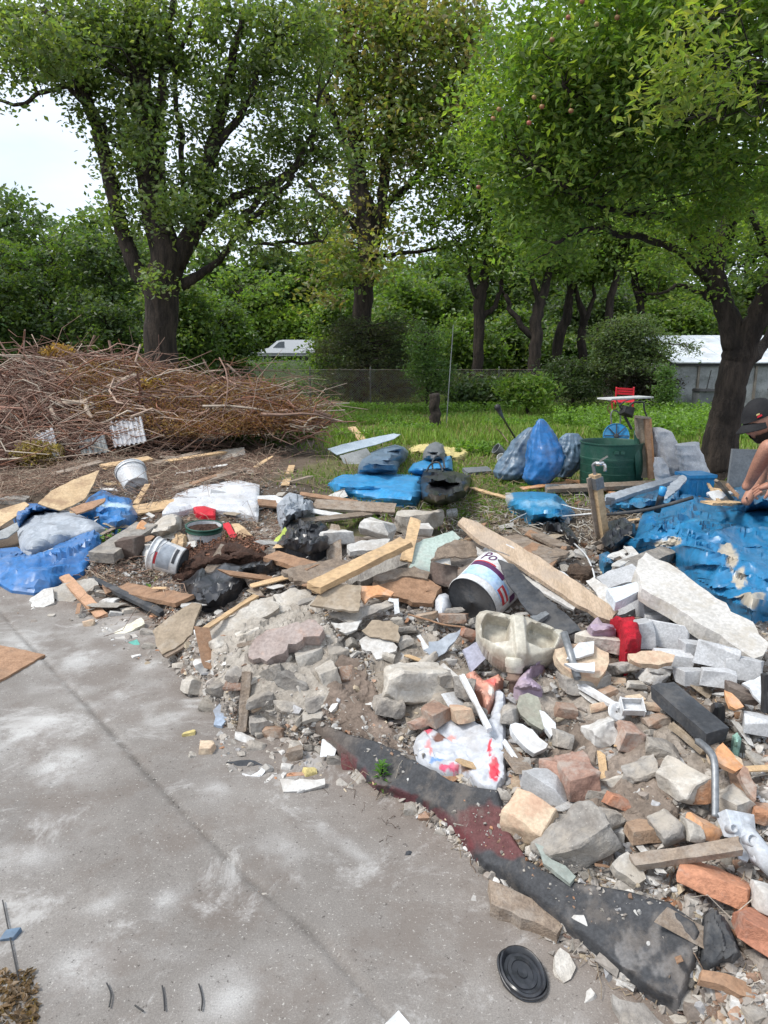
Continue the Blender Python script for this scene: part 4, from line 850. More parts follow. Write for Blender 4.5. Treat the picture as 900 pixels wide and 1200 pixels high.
def rough_block(seed, sx, sy, sz, cuts=5, rough=.05, sub=2, keep=.5, tap=.22):
 """broken masonry: a box with knocked-off corners and a gritty surface; returns verts, faces"""
 r = random.Random(seed); bm = bmesh.new(); bmesh.ops.create_cube(bm, size=1)
 ks = r.uniform(-tap, tap); kt = r.uniform(-tap, tap)
 for v in bm.verts: v.co += Vector((r.uniform(-.1, .1) + ks * v.co.y, r.uniform(-.1, .1) + kt * v.co.x * v.co.z, r.uniform(-.1, .1) + kt * v.co.x * .8))
 for k in range(cuts):
  d = Vector((r.uniform(-1, 1), r.uniform(-1, 1), r.uniform(-1, 1)))
  if r.random() < .5: d[r.randrange(3)] *= .15
  d.normalize(); off = (abs(d.x) + abs(d.y) + abs(d.z)) * .5 * r.uniform(keep + .12, .93)
  g = bmesh.ops.bisect_plane(bm, geom=bm.verts[:] + bm.edges[:] + bm.faces[:], plane_co=d * off, plane_no=d, clear_outer=True)
  ed = [e for e in g['geom_cut'] if isinstance(e, bmesh.types.BMEdge)]
  if ed: bmesh.ops.edgeloop_fill(bm, edges=ed)
 bmesh.ops.remove_doubles(bm, verts=bm.verts, dist=.012)
 for v in bm.verts: v.co = Vector((v.co.x * sx, v.co.y * sy, v.co.z * sz))
 m = min(sx, sy, sz)
 try: bmesh.ops.bevel(bm, geom=bm.edges[:], offset=m * .035, segments=1, affect='EDGES', clamp_overlap=True)
 except Exception: pass
 bmesh.ops.triangulate(bm, faces=bm.faces)
 L = max(sx, sy, sz)
 for k in range(sub):
  bmesh.ops.subdivide_edges(bm, edges=[e for e in bm.edges if e.calc_length() > L / (4.5 * (k + 1) ** 1.2)], cuts=1); bmesh.ops.triangulate(bm, faces=bm.faces)
 V = np.array([v.co for v in bm.verts]); bm.verts.index_update(); bm.normal_update()
 Nn = np.array([v.normal for v in bm.verts]); Fs = [tuple(v.index for v in f.verts) for f in bm.faces]; bm.free()
 q = V / m; rough = rough * 1.6; V = V + Nn * (m * rough * (fbm(q[:, 0] * 1.6 + seed, q[:, 1] * 1.6, q[:, 2] * 1.6, 4, seed % 97)))[:, None]
 return V, Fs
def chunk(name, label, cat, px, py, w_, h_, mt, seed=0, yaw=0, pitch=-8, roll=None, cuts=5, rough=.06, lift=0.0, group=None, dep=None, sub=2, zf=.58, keep=.42, parent=None, occ=True):
 """a lump w_ x h_ pixels large in the photograph, resting on the heap"""
 b = on(px, py + h_ * .25, lift); s = scale_at(b); r = random.Random(seed + int(px * 7 + py))
 sx = w_ / s * .92; hh = h_ / s * .94; sz = hh * zf; sy = dep if dep else hh * .95
 if roll is None: roll = r.uniform(-22, 22); yaw += r.uniform(-25, 25); pitch += r.uniform(-14, 14)
 V, Fs = rough_block(seed + int(px * 3 + py * 5), sx, sy, sz, cuts, rough, max(sub, 3 if w_ > 26 else 2), keep); V = V @ rotm(yaw, pitch, roll).T
 c = on(px, py, lift + sz * .38); V = V + c
 if occ: OCC.append(np.array([(px - w_ * .42, py - h_ * .4), (px + w_ * .42, py - h_ * .4), (px + w_ * .42, py + h_ * .4), (px - w_ * .42, py + h_ * .4)]))
 o = autosmooth(obj(name, V, Fs, mt, parent), 24)
 if parent is None: tag(o, label, cat, group)
 elif label: o['label'] = label
 return o
def board(name, label, cat, a, b, w_, t, mt, la=.05, lb=.05, group=None, up=(0, -.25, 1), parent=None, rough=.0015, seed=0, wb=None, occ=True):
 """a plank between two pixels, w_ pixels wide in the photograph at its middle, t metres thick"""
 A = on(a[0], a[1], la); B = on(b[0], b[1], lb); s = scale_at((A + B) / 2); dpx = np.array((b[0] - a[0], b[1] - a[1]), float); dpx /= np.linalg.norm(dpx)
 d = Vector(B - A); L_ = d.length; d.normalize(); u = Vector(up); sx = d.cross(u).normalized(); u = sx.cross(d)
 # metres of width so that the projected width is w_
 v0 = rays(*[0, 0]); wm = w_ / s
 vert = abs(dpx[0]); dep_ang = math.atan2(CAMH - A[2], math.hypot(A[0], A[1])); fore = math.sqrt((abs(dpx[1])) ** 2 + (vert * max(.35, math.sin(dep_ang + .25))) ** 2)
 wm = wm / fore
 rng = np.random.default_rng(seed + int(a[0] * 3 + b[1])); bm = bmesh.new()
 nL = max(2, int(L_ / .05)); V = []; Fs = []
 sec = [(-.5, 0), (-.5, -1), (.5, -1), (.5, 0), (.2, 0.0), (-.2, 0.0)]
 for i in range(nL + 1):
  f = i / nL; ww = wm * (1 + (wb - 1) * f if wb else 1)
  for j, (x, z) in enumerate(sec):
   e = rng.normal(0, rough, 3); ext = rng.normal(0, rough * 3) if i in (0, nL) else 0
   V.append(np.array(A) + np.array(d) * (L_ * f + ext) + np.array(sx) * (x * ww) + np.array(u) * (z * t + (0 if j else 0)) + e)
 k = len(sec)
 for i in range(nL):
  for j in range(k): Fs.append((i * k + j, (i + 1) * k + j, (i + 1) * k + (j + 1) % k, i * k + (j + 1) % k))
 Fs.append(tuple(range(k))); Fs.append(tuple(reversed(range(nL * k, nL * k + k))))
 if occ:
  nn = np.array((-dpx[1], dpx[0])) * w_ / 2; OCC.append(np.array([np.array(a) + nn, np.array(b) + nn, np.array(b) - nn, np.array(a) - nn]))
 o = obj(name, V, Fs, mt, parent)
 if parent is None: tag(o, label, cat, group)
 return o
def drape(name, label, cat, poly, mt, H=.06, fold=.02, fs=6, aniso=(1, 1), ang=0, step=2.0, edge=18, base=.008, colf=None, group=None, parent=None, seed=0, occ=True, puff=1.0, crease=.35, dyn=None, kind=None):
 """crumpled sheet, bag or spread of soil: a fine skin with folds that closes down to what it lies on"""
 pa = np.array(poly, float); lo = pa.min(0) - step; hi = pa.max(0) + step
 if occ and parent is None: OCC.append(pa)
 gx = np.arange(lo[0], hi[0] + step, step); gy = np.arange(lo[1], hi[1] + step, step); X, Yp = np.meshgrid(gx, gy)
 ins = inpoly(X, Yp, pa); nx = len(gx); ny = len(gy)
 i = np.arange(nx - 1)[None, :] + np.arange(ny - 1)[:, None] * nx; Q = np.stack([i, i + nx, i + nx + 1, i + 1], -1).reshape(-1, 4)
 fl = ins.ravel(); cnt = fl[Q].sum(1); Q = Q[cnt >= 2]
 used = np.unique(Q); mp_ = -np.ones(nx * ny, int); mp_[used] = np.arange(len(used)); Q = mp_[Q]
 x = X.ravel()[used]; y = Yp.ravel()[used]; f = fl[used]
 d, qx, qy = pdist(x, y, pa, True, True); e1 = np.concatenate([Q[:, [0, 1]], Q[:, [1, 2]], Q[:, [2, 3]], Q[:, [3, 0]]]); _, inv, cn_ = np.unique(np.sort(e1, 1), axis=0, return_inverse=True, return_counts=True); be = e1[cn_[inv.ravel()] == 1]; bv = np.unique(be); f = f.copy(); f[bv] = False
 x = np.where(f, x, qx); y = np.where(f, y, qy); d = np.where(f, d, 0)
 prof = 1 - (1 - np.clip(d / edge, 0, 1)) ** 2.2
 G0 = on(x, y, base); wx, wy = G0[:, 0], G0[:, 1]; ca, sa = math.cos(math.radians(ang)), math.sin(math.radians(ang))
 u = (wx * ca + wy * sa) * fs * aniso[0]; v = (-wx * sa + wy * ca) * fs * aniso[1]
 wu = u + .9 * fbm(u * .6, v * .6, 0, 2, seed + 5); wv_ = v + .9 * fbm(u * .6 + 7, v * .6, 0, 2, seed + 6)
 rd = ridge(wu, wv_, 0, 3, seed); cr_ = ridge(wu * 3.1, wv_ * 2.3, 0, 2, seed + 9)
 rd = crump(wu * .8, wv_ * .8, seed) * 2 - .9; cr_ = crump(wu * 2.4 + 3, wv_ * 1.9, seed + 9) * 2 - .9
 h = base + H * prof * puff * (.8 + .3 * fbm(u * .5, v * .5, 0, 2, seed + 3)) + fold * .35
 h = np.maximum(h, .004); P = on(x, y, h); P[:, 2] += fold * (rd + crease * cr_) * np.clip(d / (edge * .35), .05, 1) * .8
 P[:, :2] += (fold * .35 * cr_ * np.clip(d / 6, 0, 1))[:, None]
 # closing skirt
 n0 = len(P); low = P[bv].copy(); gl = G(low[:, 0], low[:, 1]); low[:, 2] = np.maximum(np.minimum(gl - .01, low[:, 2] - .004), low[:, 2] - base - fold * .3 - .03)
 mm = -np.ones(n0, int); mm[bv] = n0 + np.arange(len(bv)); V = np.concatenate([P, low]); SK = np.stack([be[:, 1], be[:, 0], mm[be[:, 0]], mm[be[:, 1]]], 1)
 Fq = np.concatenate([Q, SK]); col = None
 if colf is not None: col = colf(x, y, rd); col = np.concatenate([col, col[bv]])
 o = autosmooth(obj(name, V, Fq, mt, parent, col, True), 26)
 if parent is None: tag(o, label, cat, group, kind)
 else:
  if label: o['label'] = label
 return o
def cord(name, label, cat, pts, r, mt, lift=.03, parent=None, n=6, group=None):
 P = [on(p[0], p[1], p[2] if len(p) > 2 else lift) for p in pts]; S = spline(P, 7); mb = MB(); mb.tube(S, r, n); o = mb.build(name, mt, parent, True)
 return o if parent else tag(o, label, cat, group)
def blend(x, y, base, spots, seed=0, fq=.12, soft=.35):
 """print and stains of a surface: list of (px, py, rx, ry, rgb)"""
 col = np.tile(np.array(base, float), (len(x), 1)); w_ = fbm(x * fq, y * fq, 0, 3, seed)
 for (cx_, cy_, rx, ry, c) in spots:
  k = smooth((1 - np.sqrt(((x - cx_) / rx) ** 2 + ((y - cy_) / ry) ** 2) + .5 * w_) / soft)[:, None]; col = col * (1 - k) + np.array(c) * k
 return col
# materials of the debris
D_ = (.24, .2, .165)
M['plaster'] = mat('plaster', (.50, .47, .425), (.37, .335, .29), scale=9, rough=.95, bump=.9, bs=70, rnd=.18, dirt=(.43, .385, .325), dirt_amt=.7, ds=10, bd=.006, speck=(.54, .52, .48), speck_amt=.08)
M['concrete'] = mat('concrete', (.33, .31, .285), (.225, .205, .185), scale=10, rough=.95, bump=1, bs=65, rnd=.18, dirt=(.40, .355, .30), dirt_amt=.7, ds=8, bd=.007, speck=(.42, .39, .35), speck_amt=.09)
M['white_plaster'] = mat('white_plaster', (.58, .57, .55), (.48, .465, .44), scale=8, rough=.9, bump=.5, bs=60, rnd=.08, dirt=(.33, .29, .25), dirt_amt=.5, ds=9, bd=.004)
M['aerated'] = mat('aerated', (.50, .505, .515), (.41, .415, .425), scale=8, rough=.95, bump=.6, bs=120, rnd=.1, dirt=(.28, .27, .26), dirt_amt=.4, ds=9, bd=.003)
M['brick'] = mat('brick', (.46, .235, .135), (.36, .17, .10), scale=9, rough=.95, bump=.9, bs=75, rnd=.14, hue=.03, dirt=(.42, .34, .27), dirt_amt=.6, ds=9, bd=.006)
M['brick_dusty'] = mat('brick_dusty', (.36, .235, .17), (.29, .19, .14), scale=9, rough=.95, bump=.9, bs=75, rnd=.16, hue=.03, dirt=(.4, .35, .3), dirt_amt=.8, ds=8, bd=.006)
M['brick_pale'] = mat('brick_pale', (.55, .45, .33), (.47, .35, .25), scale=9, rough=.95, bump=.8, bs=70, rnd=.1, dirt=(.45, .25, .17), dirt_amt=.5, ds=7, bd=.005)
M['dark_stone'] = mat('dark_stone', (.13, .095, .08), (.09, .07, .06), scale=9, rough=.85, bump=.6, bs=60, rnd=.15, dirt=(.24, .2, .17), dirt_amt=.5)
M['pine'] = mat('pine', (.60, .42, .24), (.50, .34, .19), scale=10, rough=.75, bump=.3, bs=30, rnd=.1, stretch=(1.2, 1.2, 4), dirt=(.34, .25, .17), dirt_amt=.4, ds=6)
M['old_wood'] = mat('old_wood', (.30, .235, .18), (.20, .155, .12), scale=8, rough=.9, bump=.7, bs=40, rnd=.15, stretch=(3, 3, 3), dirt=(.36, .32, .28), dirt_amt=.5, ds=7)
M['brown_wood'] = mat('brown_wood', (.37, .225, .14), (.28, .165, .10), scale=8, rough=.85, bump=.5, bs=40, rnd=.12, stretch=(2, 2, 3), dirt=(.2, .14, .1), dirt_amt=.4, ds=6)
M['ply'] = mat('ply', (.56, .42, .26), (.48, .34, .2), scale=6, rough=.8, bump=.3, bs=50, rnd=.1, dirt=(.28, .18, .11), dirt_amt=.75, ds=5)
M['hardboard'] = mat('hardboard', (.33, .265, .195), (.27, .215, .155), scale=7, rough=.85, bump=.4, bs=50, rnd=.1, dirt=(.42, .37, .31), dirt_amt=.5, ds=6)
M['white_plastic'] = mat('white_plastic', (.64, .65, .66), (.57, .58, .59), scale=5, rough=.4, bump=.06, dirt=(.4, .36, .32), dirt_amt=.45, ds=9)
M['white_film'] = mat('white_film', (.60, .61, .63), (.52, .53, .56), scale=4, rough=.5, bump=.1, dirt=(.42, .39, .36), dirt_amt=.4, ds=5)
M['blue_tarp'] = mat('blue_tarp', (.022, .15, .40), (.016, .115, .33), scale=5, rough=.38, bump=.06, bs=25, spec=.5, dirt=(.22, .28, .36), dirt_amt=.22, ds=5, rnd=.08)
M['blue_sack'] = mat('blue_sack', (.035, .20, .37), (.025, .15, .30), scale=5, rough=.32, bump=.06, bs=25, spec=.55, dirt=(.2, .26, .3), dirt_amt=.3, ds=5, rnd=.1)
M['light_blue'] = mat('light_blue', (.03, .27, .55), (.022, .22, .48), scale=4, rough=.4, bump=.05, bs=25, spec=.5, dirt=(.2, .33, .45), dirt_amt=.2, ds=6)
M['greyblue_sack'] = mat('greyblue_sack', (.12, .19, .27), (.09, .145, .215), scale=5, rough=.4, bump=.06, bs=25, spec=.5, dirt=(.2, .22, .25), dirt_amt=.3, ds=6, rnd=.1)
M['grey_film'] = mat('grey_film', (.36, .39, .43), (.28, .31, .35), scale=4, rough=.5, bump=.06, bs=25, dirt=(.2, .21, .23), dirt_amt=.5, ds=6)
M['black_film'] = mat('black_film', (.022, .024, .03), (.014, .015, .018), scale=5, rough=.33, bump=.06, bs=30, spec=.6, dirt=(.12, .11, .105), dirt_amt=.25, ds=8)
M['sack_white'] = mat('sack_white', (.56, .56, .575), (.47, .47, .49), scale=4, rough=.75, bump=.3, bs=90, dirt=(.25, .24, .24), dirt_amt=.35, ds=5, rnd=.06)
M['print'] = mat('print', (1, 1, 1), (.9, .9, .9), scale=6, rough=.5, bump=.06, bs=30, attr=True, dirt=(.36, .32, .28), dirt_amt=.3, ds=9)
M['print_blue'] = mat('print_blue', (1, 1, 1), (.82, .84, .86), scale=5, rough=.36, bump=.06, bs=25, attr=True, spec=.5)
M['felt'] = mat('felt', (1, 1, 1), (.8, .8, .8), scale=8, rough=.95, bump=.8, bs=120, attr=True, bd=.004, dirt=(.2, .175, .155), dirt_amt=.45, ds=8)
M['ceramic'] = mat('ceramic', (.52, .50, .43), (.45, .42, .35), scale=6, rough=.45, bump=.15, bs=50, dirt=(.30, .25, .19), dirt_amt=.6, ds=8, spec=.5)
M['green_plastic'] = mat('green_plastic', (.022, .085, .06), (.018, .07, .05), scale=4, rough=.45, bump=.08, dirt=(.08, .13, .11), dirt_amt=.3, ds=6)
M['red_plastic'] = mat('red_plastic', (.55, .02, .035), (.45, .015, .03), scale=5, rough=.5, bump=.1)
M['red_net'] = mat('red_net', (.55, .012, .03), (.36, .008, .02), scale=40, rough=.7, bump=.8, bs=200)
M['chrome'] = mat('chrome', (.7, .7, .7), (.6, .6, .6), rough=.2, bump=0, metal=.9)
M['glass_green'] = mat('glass_green', (.42, .50, .45), (.35, .43, .38), scale=5, rough=.25, bump=.1, dirt=(.42, .41, .37), dirt_amt=.6, ds=8, spec=.6)
M['pale_blue_tile'] = mat('pale_blue_tile', (.60, .66, .72), (.56, .62, .68), scale=5, rough=.3, bump=.03)
M['yellow_wool'] = mat('yellow_wool', (.62, .52, .23), (.5, .41, .18), scale=9, rough=1, bump=.9, bs=50)
M['charcoal'] = mat('charcoal', (.055, .06, .068), (.04, .043, .048), scale=6, rough=.8, bump=.3, bs=60, dirt=(.16, .15, .14), dirt_amt=.35, ds=7)
M['compost'] = mat('compost', (.085, .045, .032), (.045, .025, .018), scale=30, rough=1, bump=1, bs=60, bd=.02)
M['skin'] = mat('skin', (.42, .215, .15), (.36, .175, .12), scale=8, rough=.5, bump=.06, bs=90)
M['hair'] = mat('hair', (.02, .015, .012), (.035, .025, .02), scale=60, rough=.8, bump=.6, bs=150)
M['shirt'] = mat('shirt', (.075, .08, .085), (.055, .058, .062), scale=12, rough=.95, bump=.4, bs=70)
M['trousers'] = mat('trousers', (.05, .055, .07), (.04, .043, .055), scale=12, rough=.95, bump=.4, bs=70)
M['cap'] = mat('cap', (.012, .012, .014), (.018, .018, .02), scale=12, rough=.85, bump=.3, bs=120)
M['orange'] = mat('orange', (.62, .33, .17), (.54, .27, .13), scale=6, rough=.85, bump=.3, dirt=(.5, .42, .35), dirt_amt=.4)
M['maroon'] = mat('maroon', (.17, .035, .04), (.10, .03, .032), scale=12, rough=.95, bump=.8, bs=80, dirt=(.14, .12, .11), dirt_amt=.5)
M['paint_purple'] = mat('paint_purple', (.10, .03, .10), (.08, .025, .08), rough=.4, bump=0)
M['paint_sky'] = mat('paint_sky', (.38, .55, .74), (.3, .45, .68), scale=20, rough=.4, bump=0, dirt=(.6, .65, .7), dirt_amt=.4)
M['paint_red'] = mat('paint_red', (.5, .04, .05), (.4, .03, .04), rough=.4, bump=0)
M['lilac'] = mat('lilac', (.42, .34, .42), (.34, .26, .35), scale=6, rough=.5, bump=.15, dirt=(.35, .28, .26), dirt_amt=.4)
# ============================================================ containers
def bucket(name, label, cat, c, axis, r, h, mt, hint=(0, 0, 1), closed=True, taper=.86, fill=None, rim='white_plastic', group=None, bottom=None, n=36):
 """c: centre of the open rim end is c + axis*h; the closed end sits at c"""
 a = Vector(axis).normalized(); R = frame_of(a, hint); t = thing(name, label, cat, c, group)
 th = .004; rb = r * taper
 mb = MB().lathe([(0.0, 0), (rb * .9, 0), (rb, .006), (rb + (r - rb) * .5, h * .5), (r, h), (r - th, h), (rb + (r - rb) * .5 - th, h * .5), (rb - th, .012), (0.0, .012)], c, R, n, False, False); autosmooth(mb.build('body', M[mt] if isinstance(mt, str) else mt, t), 50)
 MB().lathe([(r + .001, h - .04), (r + .007, h - .038), (r + .003, h - .034), (r + .003, h - .006), (r + .009, h - .004), (r + .009, h + .004), (r - .005, h + .004), (r - .005, h - .001)], c, R, n, False, False).build('rim', M[rim], t, True)
 if bottom: MB().lathe([(rb * .995, -.003), (rb * .995, .001), (rb * .9, -.0015), (rb * .86, .0005), (0.001, .0005), (0.001, -.003)][::-1], np.array(c) - np.array(a) * .001, R, n, False, False).build('base', M[bottom], t, True)
 if fill:
  f = MB(); k = 24; V = [(0, 0, h * .92)] + [((r - .01) * q / 4 * math.cos(2 * math.pi * j / k), (r - .01) * q / 4 * math.sin(2 * math.pi * j / k), h * (.92 - .02 * q) + random.Random(q * 31 + j).uniform(-.008, .012)) for q in range(1, 5) for j in range(k)]
  Fs = [(0, 1 + j, 1 + (j + 1) % k) for j in range(k)] + [(1 + (q - 1) * k + j, 1 + q * k + j, 1 + q * k + (j + 1) % k, 1 + (q - 1) * k + (j + 1) % k) for q in range(1, 4) for j in range(k)]
  f.add(np.array(V) @ R.T + np.array(c), Fs); f.build('contents', M[fill], t)
 # wire bail lying against the side
 P = [Vector(R @ np.array((math.cos(q) * (r + .012), math.sin(q) * (r + .012) , h - .02 - .06 * math.sin((q - .2) / 2.74 * math.pi)))) + Vector(c) for q in np.linspace(.2, 2.94, 14)]
 MB().tube(P, .0022, 5).build('wire_handle', M['galv'], t, True)
 return t, R
def band(t, R, c, r, taper, h, a0, a1, z0, z1, name, mt, off=.0012, n=16, skew=0.0):
 rb = r * taper; V = []
 for i in range(n + 1):
  a = a0 + (a1 - a0) * i / n
  for z in (z0 + skew * (a - a0), z1 + skew * (a - a0)):
   rr = rb + (r - rb) * z / h + off; V.append((rr * math.cos(a), rr * math.sin(a), z))
 V2 = [(x * (1 - .0008 / r), y * (1 - .0008 / r), z) for x, y, z in V]; m = len(V)
 Fs = [(2 * i, 2 * i + 2, 2 * i + 3, 2 * i + 1) for i in range(n)] + [(m + 2 * i + 1, m + 2 * i + 3, m + 2 * i + 2, m + 2 * i) for i in range(n)]
 return obj(name, np.array(V + V2) @ R.T + np.array(c), Fs, M[mt], t, None, True)
def lettering(t, R, c, r, taper, h, text, a0, z0, size, mt, off=.0022, name='lettering', shear=.25):
 cu = bpy.data.curves.new('lettering', 'FONT'); cu.body = text; cu.size = size; cu.shear = shear; to = bpy.data.objects.new('lettering_source', cu); C.objects.link(to)
 dg = bpy.context.evaluated_depsgraph_get(); me = bpy.data.meshes.new_from_object(to.evaluated_get(dg)); C.objects.unlink(to); bpy.data.objects.remove(to)
 bm = bmesh.new(); bm.from_mesh(me); bmesh.ops.triangulate(bm, faces=bm.faces); bmesh.ops.subdivide_edges(bm, edges=[e for e in bm.edges if e.calc_length() > size * .3], cuts=1); V = []; rb = r * taper
 for v in bm.verts:
  z = z0 + v.co.y; rr = rb + (r - rb) * z / h + off; a = a0 + v.co.x / rr; V.append((rr * math.cos(a), rr * math.sin(a), z))
 bm.verts.index_update(); Fs = [tuple(v.index for v in f.verts) for f in bm.faces]; bm.free(); bpy.data.meshes.remove(me)
 return obj(name, np.array(V) @ R.T + np.array(c), Fs, M[mt], t)
# the big printed paint bucket under the planks
c = on(553, 706, .12); ax = nrm((.60, .68, .30)); R_ = .150; H_ = .33
t, R = bucket('paint_bucket', 'large printed paint bucket lying under the pale plank above the upturned washbasin', 'bucket', c, ax, R_, H_, 'white_plastic', (0, 0, 1), True, .94, None, 'white_plastic', None, 'charcoal')
OCC.append(np.array([(520, 655), (575, 650), (620, 690), (590, 728), (530, 715)]))
MB().lathe([(R_ * .94 + .001, .001), (R_ * .945 + .003, .004), (R_ * .945 + .002, .012), (R_ * .94, .014)], c, R, 36, False, False).build('base_ring', M['white_plastic'], t, True)
cam_dir = (np.array((0, 0, CAMH)) - (c + ax * .15)) @ R; a_c = math.atan2(cam_dir[1], cam_dir[0])     # side of the bucket the label is on
band(t, R, c, R_, .94, H_, a_c - 1.25, a_c + .75, .045, .125, 'label_band', 'paint_sky')
band(t, R, c, R_, .94, H_, a_c - 1.3, a_c + .2, .135, .165, 'label_swash', 'paint_purple', .0014, 16, -.012)
band(t, R, c, R_, .94, H_, a_c - 1.28, a_c - .3, .166, .174, 'label_line', 'paint_red', .0016, 12, -.012)
band(t, R, c, R_, .94, H_, a_c + .30, a_c + .95, .055, .105, 'label_panel', 'paint_red', .002)
band(t, R, c, R_, .94, H_, a_c + .34, a_c + .9, .073, .088, 'label_stripe', 'white_plastic', .0028)
band(t, R, c, R_, .94, H_, a_c + .85, a_c + 1.15, .12, .165, 'label_patch', 'paint_purple', .002)
lettering(t, R, c, R_, .94, H_, 'Po', a_c - 1.1, .185, .085, 'paint_purple')
# white bucket upside on the twigs
c = np.array(on(160, 570, .10)); ax = nrm((-.36, .55, .42)); OCC.append(np.array([(133, 540), (160, 538), (175, 570), (160, 580), (140, 570)]))
bucket('white_bucket', 'white bucket tipped over below the brush heap, its base towards the viewer', 'bucket', c, ax, .165, .27, 'white_plastic', closed=True, taper=.8, bottom='white_plastic')
# scratched bucket on its side
c = np.array(on(214, 659, .09)); ax = nrm((-.95, .1, .3)); OCC.append(np.array([(176, 632), (200, 630), (225, 655), (215, 672), (180, 660)]))
t, R = bucket('paint_bucket', 'dirty white paint bucket with red print lying on its side beside the dark mulch', 'bucket', c, ax, .105, .20, 'white_plastic', taper=.88, bottom='charcoal')
cam_dir = (np.array((0, 0, CAMH)) - c) @ R; a_c = math.atan2(cam_dir[1], cam_dir[0])
band(t, R, c, .105, .88, .20, a_c - .9, a_c + .9, .055, .14, 'label_band', 'grey_film'); band(t, R, c, .105, .88, .20, a_c - .7, a_c + .1, .145, .16, 'label_line', 'paint_red', .002); band(t, R, c, .105, .88, .20, a_c - .3, a_c + .8, .025, .045, 'label_stripe', 'black_film', .002)
# green rimmed tub with soil
c = np.array(on(240, 640, .0)); OCC.append(np.array([(218, 610), (262, 610), (258, 645), (224, 645)]))
t, R = bucket('soil_bucket', 'white tub with a green rim, full of brown soil, behind the scratched bucket', 'bucket', c, (.05, -.08, 1), .145, .18, 'white_plastic', (0, 1, 0), taper=.88, fill='compost', rim='green_plastic')
cam_dir = (np.array((0, 0, CAMH)) - c) @ R; a_c = math.atan2(cam_dir[1], cam_dir[0]); band(t, R, c, .145, .88, .18, a_c - .45, a_c - .1, .08, .1, 'label_patch', 'charcoal', .002)
# small grey pots on the lawn
c = np.array(on(590, 532, .06)); bucket('plant_pot', 'small grey plastic pot lying on the grass left of the sacks', 'pot', c, (-.7, -.2, .5), .085, .17, 'plastic_grey', taper=.75, rim='plastic_grey')
c = np.array(on(588, 538, .03)); mb = MB().lathe([(.0, 0), (.07, 0), (.085, .012), (.09, .03), (.082, .03), (.075, .012), (0, .008)], c, frame_of((.1, -.8, .5)), 24, False, False); tag(mb.build('jar_lid', M['white_plastic'], None, True), 'pale round lid lying against the small grey pot', 'lid')
# ---- green rain barrel with lid
Yb = 8.75; cb = at(713, 575, Yb); rB = 34 / (832 / (Yb / cp)) * 1.02; hB = float(at(713, 517, Yb).z)
t = thing('rain_barrel', 'dark green plastic rain barrel, open on top, between blue sacks and wooden frame', 'barrel', (cb.x, Yb, 0)); OCC.append(np.array([(679, 505), (758, 505), (758, 572), (679, 572)]))
z1 = hB * .63
autosmooth(MB().lathe([(0.001, 0), (rB * .93, 0), (rB * .95, .02), (rB * .97, z1 - .02), (rB * .99, z1), (rB * 1.0, z1 + .015), (rB * 1.0, z1 + .03), (rB * .985, z1 + .035), (rB, hB - .02), (rB * 1.03, hB - .015), (rB * 1.03, hB), (rB * .99, hB), (rB * .96, hB - .02), (rB * .93, .03), (.001, .03)], (cb.x, Yb, 0), None, 56, False, False).build('body', M['green_plastic'], t), 35)
for s in (-1, 1): MB().box((cb.x - .02 + s * .035, Yb - rB - .004, z1 + .12), (.055, .04, .035), None, .8).build('lug', M['green_plastic'], t)
for k in range(3): MB().lathe([(rB * (.956 + .004 * k), .1 + .1 * k), (rB * (.967 + .004 * k), .108 + .1 * k), (rB * (.958 + .004 * k), .118 + .1 * k)], (cb.x, Yb, 0), None, 56, False, False).build('moulded_ring', M['green_plastic'], t, True)
cl_ = at(748, 537, Yb - .02); R = frame_of((.93, -.34, .13)); mb = MB().lathe([(0.001, .07), (.12, .066), (.25, .045), (.315, .02), (.335, -.005), (.345, -.03), (.335, -.03), (.32, -.005), (.3, .01), (.24, .032), (.12, .052), (.001, .056)][::-1], cl_, R, 44, False, False)
tag(autosmooth(mb.build('barrel_lid', M['green_plastic']), 40), 'round green lid standing on edge against the right side of the green barrel', 'lid')
# blue hose reel behind
c = at(722, 511, 9.35); R = frame_of((-.15, -1, .25)); t = thing('hose_reel', 'round blue plastic reel with dark spokes behind the green barrel', 'reel', c)
MB().lathe([(0.02, 0), (.15, .012), (.165, .02), (.17, .0), (.165, -.02), (.02, -.01)], c, R, 32).build('disc', M['light_blue'], t)
for k in range(8): a = k * math.pi / 4; MB().bar(np.array(c) + R @ np.array((.03 * math.cos(a), .03 * math.sin(a), .022)), np.array(c) + R @ np.array((.155 * math.cos(a), .155 * math.sin(a), .026)), .012, .008, R @ np.array((0, 0, 1))).build('spoke', M['charcoal'], t)
MB().lathe([(.03, -.03), (.03, .03), (.02, .035), (0.001, .035)], c, R, 16).build('hub', M['charcoal'], t)
# blue crate
c = at(813, 580, 7.6); t = thing('blue_tub', 'small bright blue ribbed tub beside the white sacks', 'tub', (c.x, 7.6, 0)); zt = at(813, 558, 7.5).z; OCC.append(np.array([(799, 556), (828, 556), (828, 582), (799, 582)]))
wB = 30 / (832 / 7.6); MB().box((c.x, 7.6, zt / 2), (wB, .24, zt), rotm(8), 1.08).build('body', M['light_blue'], t); MB().box((c.x, 7.6, zt), (wB * 1.16, .30, .035), rotm(8)).build('rim', M['light_blue'], t)
for k in range(4): MB().box((c.x + (k - 1.5) * wB * .22, 7.468 + (k - 1.5) * wB * .03, zt * .5), (.014, .012, zt * .7), rotm(8)).build('rib', M['light_blue'], t)
